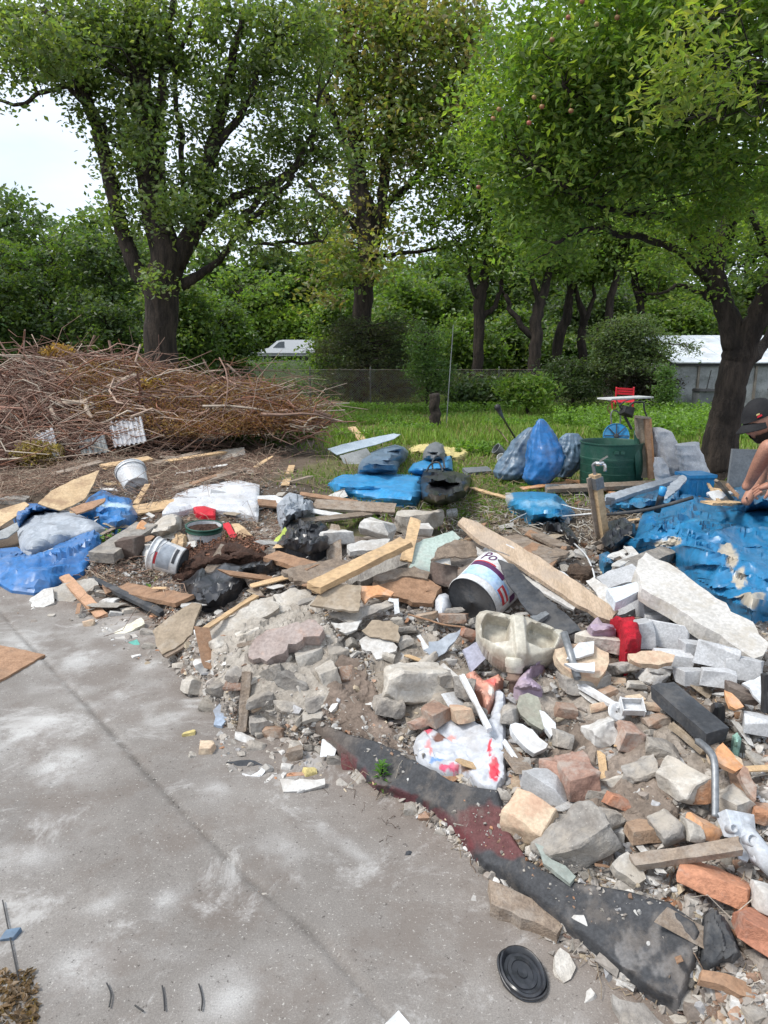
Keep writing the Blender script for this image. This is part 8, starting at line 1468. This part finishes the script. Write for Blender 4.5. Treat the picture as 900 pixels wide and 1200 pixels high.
for px, py in q:
 if n_ >= 190: break
 k = int(rng.integers(0, 12)); bd_ = k < 7; L_ = float((rng.gamma(3, 13) if bd_ else rng.gamma(3, 6.5)) * (.7 if py < 640 else 1)); L_ = min(max(L_, 9), 90 if bd_ else 46)
 if any(abs(px - a) + abs(py - b) < 9 for a, b in pl2): continue
 nm, mt_, cn_ = [('pale wood', 'pine', 0), ('grey weathered wood', 'old_wood', 0), ('brown wood', 'brown_wood', 0), ('white painted wood', 'white_plaster', 0)][rng.choice(4, p=[.25, .35, .25, .15])] if bd_ else [('white plasterboard', 'white_plaster', 0), ('brown hardboard', 'hardboard', 0), ('white plastic', 'white_plastic', 0), ('grey fibre cement', 'aerated', 0), ('plaster', 'plaster', 0)][rng.choice(5, p=[.25, .2, .15, .15, .25])]
 lm, l2 = sorted(LM2, key=lambda l: (l[1] - px) ** 2 + (l[2] - py) ** 2)[:2]; dx = px - lm[1]; dy = py - lm[2]; side = ('right of' if dx > 0 else 'left of') if abs(dx) > abs(dy) else ('in front of' if dy > 0 else 'behind'); kd = 'stick' if bd_ else 'shard'
 lb = '%s %s %s %s, towards %s' % (nm, kd, side, lm[0], l2[0])
 if lb in used_l: continue
 used_l.add(lb); pl2.append((px, py)); n_ += 1; P = on(px, py, .02); z = L_ / scale_at(P); o = bpy.data.objects.new('broken_lath' if bd_ else 'board_shard', pb[k]); C.objects.link(o); o.location = P + np.array((0, 0, .02 + z * .04)); zz = z * (1 if bd_ else .9); o.scale = (zz, min(zz, .35), min(zz, .45)); o.rotation_euler = (rng.normal(0, .25) + .1, rng.normal(0, .22), rng.uniform(0, 6.28)); o.material_slots[0].link = 'OBJECT'; o.material_slots[0].material = M[mt_]; tag(o, lb, kd, 'broken %ss strewn among the rubble' % kd)
def hulls(n, seed):
 r = random.Random(seed); out = []
 for i in range(n):
  bm = bmesh.new(); fl = r.uniform(.25, .8)
  for k in range(r.choice([8, 9, 11])):
   v = Vector((r.gauss(0, 1), r.gauss(0, 1), r.gauss(0, 1))).normalized(); bm.verts.new((v.x * .5, v.y * .5 * r.uniform(.7, 1), v.z * .5 * fl))
  g = bmesh.ops.convex_hull(bm, input=bm.verts[:]); bmesh.ops.delete(bm, geom=list({e for e in g['geom_interior'] if isinstance(e, bmesh.types.BMVert)}), context='VERTS'); bm.verts.index_update(); bm.faces.ensure_lookup_table()
  out.append((np.array([v.co for v in bm.verts]), np.array([[v.index for v in f.verts] for f in bm.faces]))); bm.free()
 return out
HU = hulls(24, 3)
def chips(name, label, P, size, cols, seed, cat='rubble', embed=.25, flat=1.0):
 rng = np.random.default_rng(seed); n = len(P); hi = rng.integers(0, 24, n); Vs = []; Fs = []; Cs = []; off = 0
 for h in range(24):
  ix = np.where(hi == h)[0]
  if not len(ix): continue
  v, f = HU[h]; m = len(ix); a = rng.uniform(0, 6.283, m); t = rng.normal(0, .45, m); ca, sa, ct, st = np.cos(a), np.sin(a), np.cos(t), np.sin(t)
  X = v[None, :, 0] * size[ix, None]; Y = v[None, :, 1] * size[ix, None]; Z = v[None, :, 2] * size[ix, None] * flat
  X2 = X * ct[:, None] - Z * st[:, None]; Z2 = X * st[:, None] + Z * ct[:, None]; Xr = X2 * ca[:, None] - Y * sa[:, None]; Yr = X2 * sa[:, None] + Y * ca[:, None]
  W = np.stack([Xr, Yr, Z2 + size[ix, None] * embed * .5], -1) + P[ix][:, None, :]; Vs.append(W.reshape(-1, 3)); Fs.append((f[None] + (np.arange(m) * len(v))[:, None, None]).reshape(-1, 3) + off); off += m * len(v); Cs.append(np.repeat(cols[ix], len(v), 0))
 return tag(obj(name, np.concatenate(Vs), np.concatenate(Fs), M['rubble'], None, np.concatenate(Cs)), label, cat, kind='stuff')
PAL = np.array([(.44, .41, .37), (.36, .33, .30), (.30, .265, .235), (.50, .48, .45), (.62, .61, .59), (.38, .25, .18), (.45, .24, .14), (.50, .42, .31), (.26, .22, .19), (.40, .40, .41)]); PW = np.array([.22, .2, .14, .12, .08, .05, .02, .06, .07, .04])
def field(n, poly, smin, k, sc_, seed, skip=True, clump=.0):
 rng = np.random.default_rng(seed); lo = np.min(poly, 0); hi = np.max(poly, 0); m = int(n * 4)
 q = np.stack([rng.uniform(lo[0], hi[0], m), rng.uniform(lo[1], hi[1], m)], 1); ok = inpoly(q[:, 0], q[:, 1], poly)
 q = q[ok]
 if skip: q = q[~occupied(q[:, 0], q[:, 1]) | (rng.uniform(0, 1, len(q)) < .12)]
 if clump: w_ = fbm(q[:, 0] * .03, q[:, 1] * .03, 0, 3, seed); q = q[rng.uniform(-.5, .5, len(q)) < w_ * clump]
 q = q[:n]; P = on(q[:, 0], q[:, 1]); size = smin + rng.gamma(k, sc_, len(q)); c = PAL[rng.choice(10, len(q), p=PW / PW.sum())] * rng.uniform(.75, 1.15, len(q))[:, None]; return P, size, c
P, s_, c_ = field(21000, CP, .006, 1.4, .0105, 1); chips('small_rubble', 'small mixed rubble covering the heap between the larger pieces', P, s_, c_, 1)
P, s_, c_ = field(4800, [(180, 750), (210, 800), (230, 850), (270, 905), (330, 940), (400, 930), (440, 935), (400, 880), (350, 860), (300, 850), (260, 790), (240, 720)], .004, 1.3, .009, 2, clump=2.5); chips('rubble_fringe', 'fringe of small stones at the edge of the concrete by the left rubble lump', P, s_, c_, 2)
P, s_, c_ = field(3200, [(0, 700), (60, 690), (150, 690), (230, 650), (320, 640), (330, 680), (240, 740), (190, 790), (140, 770), (90, 735), (30, 730)], .005, 1.4, .009, 3, clump=1.4); chips('rubble_fringe', 'small plaster crumbs in front of and below the blue tarpaulin', P, s_, c_ * 1.1, 3)
P, s_, c_ = field(1500, [(620, 1110), (700, 1150), (800, 1200), (960, 1230), (960, 1120), (880, 1120), (830, 1060), (700, 1060)], .004, 1.2, .007, 4); chips('rubble_fringe', 'small crumbs in the lower right corner', P, s_, c_, 4)
P, s_, c_ = field(6500, [(-40, 700), (120, 720), (260, 880), (420, 960), (560, 1040), (800, 1210), (-40, 1210)], .0018, .8, .0028, 5, False); chips('grit', 'fine grit and crumbs scattered over the concrete yard', P, s_, c_ * 1.1, 5, 'grit')
rj = np.random.default_rng(15); J = np.array([(20, 742), (105, 832), (170, 905), (232, 972)], float); tj = rj.uniform(0, 3, 260); ii = tj.astype(int).clip(0, 2); qj = J[ii] + (J[ii + 1] - J[ii]) * (tj - ii)[:, None] + rj.normal(0, 1.3, (260, 2)); P = on(qj[:, 0], qj[:, 1]); chips('joint_grit', 'pebbles and dirt filling the joint of the concrete', P, .004 + rj.gamma(1.2, .003, 260), np.array([(.08, .075, .07)]) * rj.uniform(.6, 4, 260)[:, None], 6, 'grit')
P, s_, c_ = field(2600, [(420, 640), (520, 600), (700, 585), (860, 575), (700, 660), (600, 640), (500, 650)], .008, 1.4, .012, 7); chips('soil_crumbs', 'crumbs and clods on the dark dirt behind the heap', P, s_, c_ * np.array((.55, .48, .42)), 7, 'soil')
P, s_, c_ = field(3000, [(300, 910), (420, 920), (480, 950), (560, 1020), (640, 1090), (600, 1090), (520, 1060), (430, 1010), (350, 960)], .0015, 1, .0035, 21, False); chips('soil_crumbs', 'brown earth crumbs along the foot of the roofing felt', P, s_, c_ * np.array((.5, .42, .36)), 21, 'soil')
_A = [field(1100 if k else 350, pl, .004, 1.3, .0075, 50 + k, True) for k, (pl, hh) in enumerate(EP)]; P = np.concatenate([a[0] + np.array((0, 0, EP[k][1] * .85 + .008)) for k, a in enumerate(_A)]); chips('earth_crumbs', 'small stones and plaster crumbs lying on the packed earth of the heap', P, np.concatenate([a[1] for a in _A]), np.concatenate([a[2] for a in _A]), 51)
P, s_, c_ = field(1300, FELT, .003, 1.1, .006, 9, False, clump=1.2); P[:, 2] += .055; chips('felt_crumbs', 'crumbs of plaster and earth lying on the roofing felt', P, s_, c_ * .8, 9)
P, s_, c_ = field(2600, [(40, 600), (130, 560), (330, 560), (420, 600), (330, 640), (200, 690), (110, 690)], .006, 1.4, .010, 10); chips('rubble_fringe', 'small crumbs between the buckets and boards on the left', P, s_, c_ * .85, 10)
P, s_, c_ = field(2600, [(199, 676), (212, 660), (227, 643), (244, 636), (262, 628), (282, 632), (300, 642), (318, 652), (300, 662), (262, 662), (240, 672), (215, 684)], .006, 1.4, .006, 8, False); P[:, 2] += .07; chips('mulch_crumbs', 'reddish brown bark crumbs on the dark mulch', P, s_, np.array([(.14, .07, .045)]) * np.random.default_rng(2).uniform(.4, 1.8, len(P))[:, None], 8, 'mulch')
# sticks and splinters over the left dirt and on the heap
def stick_field(n, poly, L0, r0, label, seed, cols, lift=.03, name='loose_sticks'):
 rng = np.random.default_rng(seed); lo = np.min(poly, 0); hi = np.max(poly, 0); q = np.stack([rng.uniform(lo[0], hi[0], n * 4), rng.uniform(lo[1], hi[1], n * 4)], 1); q = q[inpoly(q[:, 0], q[:, 1], poly)]; q = q[~occupied(q[:, 0], q[:, 1])][:n]; A = on(q[:, 0], q[:, 1], lift * rng.uniform(.2, 1, len(q)))
 a = rng.uniform(0, 6.283, len(A)); ln = L0 * rng.gamma(2, .5, len(A)); B = A + np.stack([np.cos(a) * ln, np.sin(a) * ln, rng.normal(0, .06, len(A)) * ln], 1); B[:, 2] = G(B[:, 0], B[:, 1]) + lift * rng.uniform(.1, 1.2, len(A))
 V, Fs, R = twig_mesh(A, B, r0 * rng.uniform(.5, 1.5, len(A)), r0 * .5, rng, .22, 5, 4); c = np.array(cols)[rng.integers(0, len(cols), len(A))] * rng.uniform(.7, 1.2, len(A))[:, None]; tag(obj(name, V, Fs, M['twig'], None, np.repeat(c, R, 0)), label, 'twigs', kind='stuff')
TW = [(.38, .26, .19), (.28, .18, .13), (.5, .4, .3), (.2, .12, .09)]
stick_field(2600, [(-40, 560), (60, 548), (150, 528), (230, 515), (330, 520), (320, 560), (240, 575), (180, 590), (100, 560), (20, 585), (-40, 590)], .3, .0032, 'loose brown twigs on the dirt in front of the brush heap', 11, TW, .12)
stick_field(420, [(100, 600), (330, 590), (330, 660), (200, 720), (110, 700)], .16, .003, 'thin straws and twigs between the buckets and the planks', 12, TW)
stick_field(700, CP, .07, .0018, 'thin straws and roots over the rubble', 13, [(.35, .28, .2), (.2, .14, .1), (.5, .45, .38)], .02)
stick_field(500, [(400, 600), (590, 580), (860, 570), (700, 640), (560, 640)], .16, .004, 'thin sticks on the dirt around the tap post', 14, [(.4, .34, .26), (.25, .2, .15), (.55, .52, .46)], .05)
stick_field(420, [(380, 560), (400, 520), (600, 520), (600, 600), (420, 600), (340, 560)], .22, .004, 'dry stems lying on the lawn around the blue sheets', 15, [(.35, .28, .18), (.26, .2, .13)], .03)
stick_field(120, [(270, 890), (400, 900), (500, 960), (460, 990), (330, 940)], .05, .0012, 'fine roots on the dirt at the edge of the concrete', 16, [(.12, .08, .06)], .01)
# low weeds between the debris
weeds('small green weeds between the planks on the left', [(135, 650, .12, .2), (140, 655, .1, .12), (280, 640, .1, .1), (196, 690, .12, .1), (250, 730, .04, .04)], 700, .035, WG, .07, 80)
weeds('grass tufts at the edge of the dirt by the blue sheets', [(400, 608, .5, .3), (545, 600, .4, .3), (570, 590, .5, .3), (610, 568, .5, .3), (590, 575, .4, .3)], 2600, .04, WG, .06, 81, 'grass_tufts', .25)
# ============================================================ the man at the right border
def skin_obj(name, nodes, edges, mt, parent, sub=2):
 me = bpy.data.meshes.new(name); org = np.array(nodes[0][0]); me.from_pydata([tuple(np.array(p) - org) for p, r in nodes], edges, []); o = bpy.data.objects.new(name, me); C.objects.link(o)
 md = o.modifiers.new('skin', 'SKIN'); me.skin_vertices.new() if not me.skin_vertices else None
 for i, (p, r) in enumerate(nodes): rr = r if hasattr(r, '__len__') else (r, r); me.skin_vertices[0].data[i].radius = rr
 me.skin_vertices[0].data[0].use_root = True; o.modifiers.new('sub', 'SUBSURF').levels = sub; o.modifiers['sub'].render_levels = sub
 dg = bpy.context.evaluated_depsgraph_get(); m2 = bpy.data.meshes.new_from_object(o.evaluated_get(dg)); o.modifiers.clear(); o.data = m2; bpy.data.meshes.remove(me); m2.materials.clear(); m2.materials.append(M[mt]); m2.polygons.foreach_set('use_smooth', np.ones(len(m2.polygons), bool)); m2.name = name
 o.parent = parent; o.location = Vector(org) - (wloc(parent) if parent else Vector()); return o
YM = 4.35; hd = np.array(at(893, 494, YM)); fx = 2.95
man = thing('person', 'man in black cap and grey shirt bending over the blue sack at the right border', 'person', (fx + .1, YM + .1, 0))
sh = np.array((hd[0] + .22, YM + .02, hd[2] - .10)); pel = np.array((fx + .12, YM + .12, .92)); hand = np.array(at(891, 571, YM - .1));
armL = [np.array(at(906, 516, YM - .16)), np.array(at(889, 545, YM - .05)), np.array(at(878, 566, YM + .05))]
fw = np.array((-.86, -.28, -.42)); fw /= np.linalg.norm(fw)            # where the face looks: down to the left
nodes = [(pel, (.15, .13)), ((pel + sh) / 2 + np.array((0, 0, .05)), (.16, .13)), (sh + np.array((.05, 0, 0)), (.15, .12)), (sh + np.array((-.07, -.01, .015)), .06), (hd + np.array((.07, .01, -.005)), .06),
 (sh + np.array((.0, -.19, -.01)), .065), (np.array(at(912, 542, YM - .28)), .048), (np.array(at(905, 566, YM - .14)), .034), (sh + np.array((0, .19, -.01)), .065), (sh + np.array((-.05, .24, -.28)), .045), (sh + np.array((-.18, .16, -.46)), .032),
 (pel + np.array((.02, -.11, -.08)), .10), (pel + np.array((-.10, -.13, -.45)), .065), (pel + np.array((.0, -.14, -.84)), .045), (pel + np.array((-.14, -.15, -.87)), .04), (pel + np.array((.02, .11, -.08)), .10), (pel + np.array((.02, .13, -.45)), .065), (pel + np.array((.12, .14, -.84)), .045), (pel + np.array((-.02, .15, -.87)), .04)]
body = skin_obj('body', nodes, [(0, 1), (1, 2), (2, 3), (3, 4), (2, 5), (5, 6), (6, 7), (2, 8), (8, 9), (9, 10), (0, 11), (11, 12), (12, 13), (13, 14), (0, 15), (15, 16), (16, 17), (17, 18)], 'skin', man)
skin_obj('shirt', [(pel + np.array((0, 0, .06)), (.168, .148)), ((pel + sh) / 2 + np.array((0, 0, .05)), (.18, .15)), (sh + np.array((.05, 0, 0)), (.168, .14)), (sh + np.array((-.045, -.005, .01)), .085), (sh + np.array((.0, -.18, -.01)), .088), (np.array(at(912, 524, YM - .2)), .072), (sh + np.array((0, .19, -.01)), .085), (sh + np.array((-.02, .22, -.14)), .07)], [(0, 1), (1, 2), (2, 3), (2, 4), (4, 5), (2, 6), (6, 7)], 'shirt', man)
skin_obj('trousers', [(pel + np.array((0, 0, .02)), (.165, .145)), (pel + np.array((.02, -.11, -.08)), .118), (pel + np.array((-.10, -.13, -.45)), .085), (pel + np.array((.0, -.14, -.78)), .068), (pel + np.array((.02, .11, -.08)), .118), (pel + np.array((.02, .13, -.45)), .085), (pel + np.array((.12, .14, -.78)), .068)], [(0, 1), (1, 2), (2, 3), (0, 4), (4, 5), (5, 6)], 'trousers', man)
for s in (pel + np.array((0, -.14, -.85)), pel + np.array((.12, .14, -.85))): skin_obj('boot', [(s + np.array((.05, 0, 0)), .055), (s + np.array((-.04, 0, -.015)), .052), (s + np.array((-.17, -.01, -.03)), (.045, .035))], [(0, 1), (1, 2)], 'steel_dark', man, 1)
# near forearm reaching down into the sack, and the gripping hand
skin_obj('forearm', [(armL[0], .060), (armL[1], .047), (armL[2], .033), (armL[2] + np.array((-.03, .0, -.05)), .03)], [(0, 1), (1, 2), (2, 3)], 'skin', man)
up = np.cross(fw, (0, 1, 0)); up = up / np.linalg.norm(up); up = up if up[2] > 0 else -up; sd = np.cross(up, fw); Rh = np.array([fw, sd, up]).T   # head frame: x face, y side, z crown
U = []; n1, n2 = 36, 26
for i in range(n2 + 1):
 for k in range(n1): a = math.pi * i / n2; b = 2 * math.pi * k / n1; U.append((math.sin(a) * math.cos(b), math.sin(a) * math.sin(b), math.cos(a)))
U = np.array(U); r = np.array((.105, .080, .124)); Hv = U * r
jaw = smooth((-Hv[:, 2]) / .11); Hv[:, 1] *= 1 - .28 * jaw; Hv[:, 0] = Hv[:, 0] * (1 - .12 * jaw) + .012 * jaw
fr = U[:, 0] > 0; g = lambda y0, z0, sy, sz: np.exp(-((Hv[:, 1] - y0) / sy) ** 2 - ((Hv[:, 2] - z0) / sz) ** 2) * fr
Hv[:, 0] += .026 * g(0, -.02, .012, .016) + .014 * g(0, .0, .009, .022) + .008 * g(0, .028, .05, .010) - .012 * g(.03, .008, .014, .011) - .012 * g(-.03, .008, .014, .011) + .007 * g(0, -.052, .022, .006) + .006 * g(0, -.063, .018, .006) + .010 * g(0, -.095, .025, .016)
Fh = [(i * n1 + k, (i + 1) * n1 + k, (i + 1) * n1 + (k + 1) % n1, i * n1 + (k + 1) % n1) for i in range(n2) for k in range(n1)]
head = obj('head', Hv @ Rh.T + hd, Fh, M['skin'], man, None, True)
for s in (-1, 1):
 e = np.array((-.008, s * .073, -.004)); mb = MB(); S = [(e + np.array((.017 * math.cos(q), s * (.010 + .004 * math.sin(q)), .030 * math.sin(q)))) @ Rh.T + hd for q in np.linspace(-2.2, 2.6, 14)]; mb.tube(S, [.004] + [.0062] * 12 + [.004], 8); mb.tube([(e + np.array((-.004, 0, -.012))) @ Rh.T + hd, (e + np.array((.002, s * .006, .002))) @ Rh.T + hd, (e + np.array((.0, s * .006, .014))) @ Rh.T + hd], [.010, .009, .006], 8); mb.build('ear', M['skin'], man, True)
 c = np.array((.076, s * .030, .008)) @ Rh.T + hd; MB().lathe([(.0005, -.011), (.007, -.008), (.011, 0), (.007, .008), (.0005, .011)], c, None, 12, False, False).build('eye', M['white_plastic'], man, True)
 MB().tube([np.array((.093, s * .014, .026)) @ Rh.T + hd, np.array((.092, s * .034, .031)) @ Rh.T + hd, np.array((.082, s * .05, .025)) @ Rh.T + hd], [.0035, .005, .003], 6).build('eyebrow', M['hair'], man, True)
m = (Hv[:, 2] < -.030) & (Hv[:, 0] > -.02) & ~((np.abs(Hv[:, 1]) < .020) & (Hv[:, 2] > -.045)); m |= (Hv[:, 2] < .0) & (Hv[:, 0] > -.02) & (Hv[:, 0] < .03) & (np.abs(Hv[:, 1]) > .05)
fb = [f for f in Fh if all(m[i] for i in f)]; us = sorted({i for f in fb for i in f}); mp2 = {v: i for i, v in enumerate(us)}; Bv = Hv[us] + U[us] * (.010 + .004 * fbm(Hv[us][:, 0] * 90, Hv[us][:, 1] * 90, Hv[us][:, 2] * 90, 2, 3))[:, None]; obj('beard', Bv @ Rh.T + hd, [tuple(mp2[i] for i in f) for f in fb], M['hair'], man, None, True)
mh = (Hv[:, 2] > -.055) & (Hv[:, 0] < .005); fb = [f for f in Fh if all(mh[i] for i in f)]; us = sorted({i for f in fb for i in f}); mp2 = {v: i for i, v in enumerate(us)}; obj('hair', (Hv[us] + U[us] * .004) @ Rh.T + hd, [tuple(mp2[i] for i in f) for f in fb], M['hair'], man, None, True)
mc = Hv[:, 2] > .022; fb = [f for f in Fh if all(mc[i] for i in f)]; us = sorted({i for f in fb for i in f}); mp2 = {v: i for i, v in enumerate(us)}; Cv = Hv[us].copy(); Cv += U[us] * .013; Cv[:, 2] += .012; capo = obj('cap', Cv @ Rh.T + hd, [tuple(mp2[i] for i in f) for f in fb], M['cap'], man, None, True)
V = []; nb = 14
for j in range(5):
 for i in range(nb + 1):
  a = -1.15 + 2.3 * i / nb; rr = .106 + j * .019 * (math.cos(a * 1.1) ** .7 if abs(a) < 1.4 else 0); V.append((rr * math.cos(a) * 1.03, (.082 + j * .004) * math.sin(a) * 1.05, .040 - .012 * j * .6 - .03 * abs(math.sin(a)) ** 2))
V = np.array(V); V2 = V - np.array((0, 0, .004)); Fv = [(j * (nb + 1) + i, (j + 1) * (nb + 1) + i, (j + 1) * (nb + 1) + i + 1, j * (nb + 1) + i + 1) for j in range(4) for i in range(nb)]; mV = len(V)
obj('peak', np.concatenate([V, V2]) @ Rh.T + hd, Fv + [tuple(mV + i for i in reversed(f)) for f in Fv], M['cap'], capo, None, True)
def capq(a, z): rr = .116; return np.array((.117 * math.cos(a) * (1 - (z - .03) * 2.2), .094 * math.sin(a) * (1 - (z - .03) * 2.2), z))
for (a0, z0, w_, h_, mt_, nm) in [(.95, .062, .30, .012, 'red_plastic', 'emblem'), (.90, .074, .22, .009, 'yellow_wool', 'emblem')]:
 V = [capq(a0 + u * w_, z0 + v * h_) + nrm((math.cos(a0), math.sin(a0), .7)) * .006 for u, v in ((-.5, -.5), (.5, -.3), (.5, .5), (-.3, .5))]; V2 = [v - nrm((math.cos(a0), math.sin(a0), .7)) * .006 for v in V]; obj(nm, np.array(V + V2) @ Rh.T + hd, [(0, 1, 2, 3), (7, 6, 5, 4), (0, 4, 5, 1), (1, 5, 6, 2), (2, 6, 7, 3), (3, 7, 4, 0)], M[mt_], capo)
# gripping hand: palm plus five bent fingers
wr = np.array(at(908, 566, YM - .14)); pm = hand + np.array((.02, -.02, .01)); dirp = nrm(pm - wr); sdp = nrm(np.cross(dirp, (0, -.5, .8))); dn = nrm(np.cross(sdp, dirp)) * -1
if dn[2] > 0: dn = -dn
hb = skin_obj('hand', [(wr, (.030, .026)), (pm - dirp * .01, (.040, .022)), (pm + dirp * .045, (.042, .018))], [(0, 1), (1, 2)], 'skin', man)
for k, (o_, L_) in enumerate([(-.030, .070), (-.010, .078), (.010, .074), (.029, .058)]):
 b0 = pm + dirp * .045 + sdp * o_; d1 = nrm(dirp * .8 + dn * .55); d2 = nrm(dirp * .15 + dn); d3 = nrm(-dirp * .5 + dn * .8); skin_obj('finger', [(b0 - dirp * .02, .0095), (b0 + d1 * L_ * .45, .0088), (b0 + d1 * L_ * .45 + d2 * L_ * .32, .0080), (b0 + d1 * L_ * .45 + d2 * L_ * .32 + d3 * L_ * .25, .0068)], [(0, 1), (1, 2), (2, 3)], 'skin', man, 2)
b0 = pm - dirp * .015 - sdp * .034; d1 = nrm(-sdp * .55 + dirp * .6 + dn * .5); skin_obj('thumb', [(b0, .013), (b0 + d1 * .035, .0115), (b0 + d1 * .045 + nrm(dirp + dn * .6) * .024, .0085)], [(0, 1), (1, 2)], 'skin', man, 2)
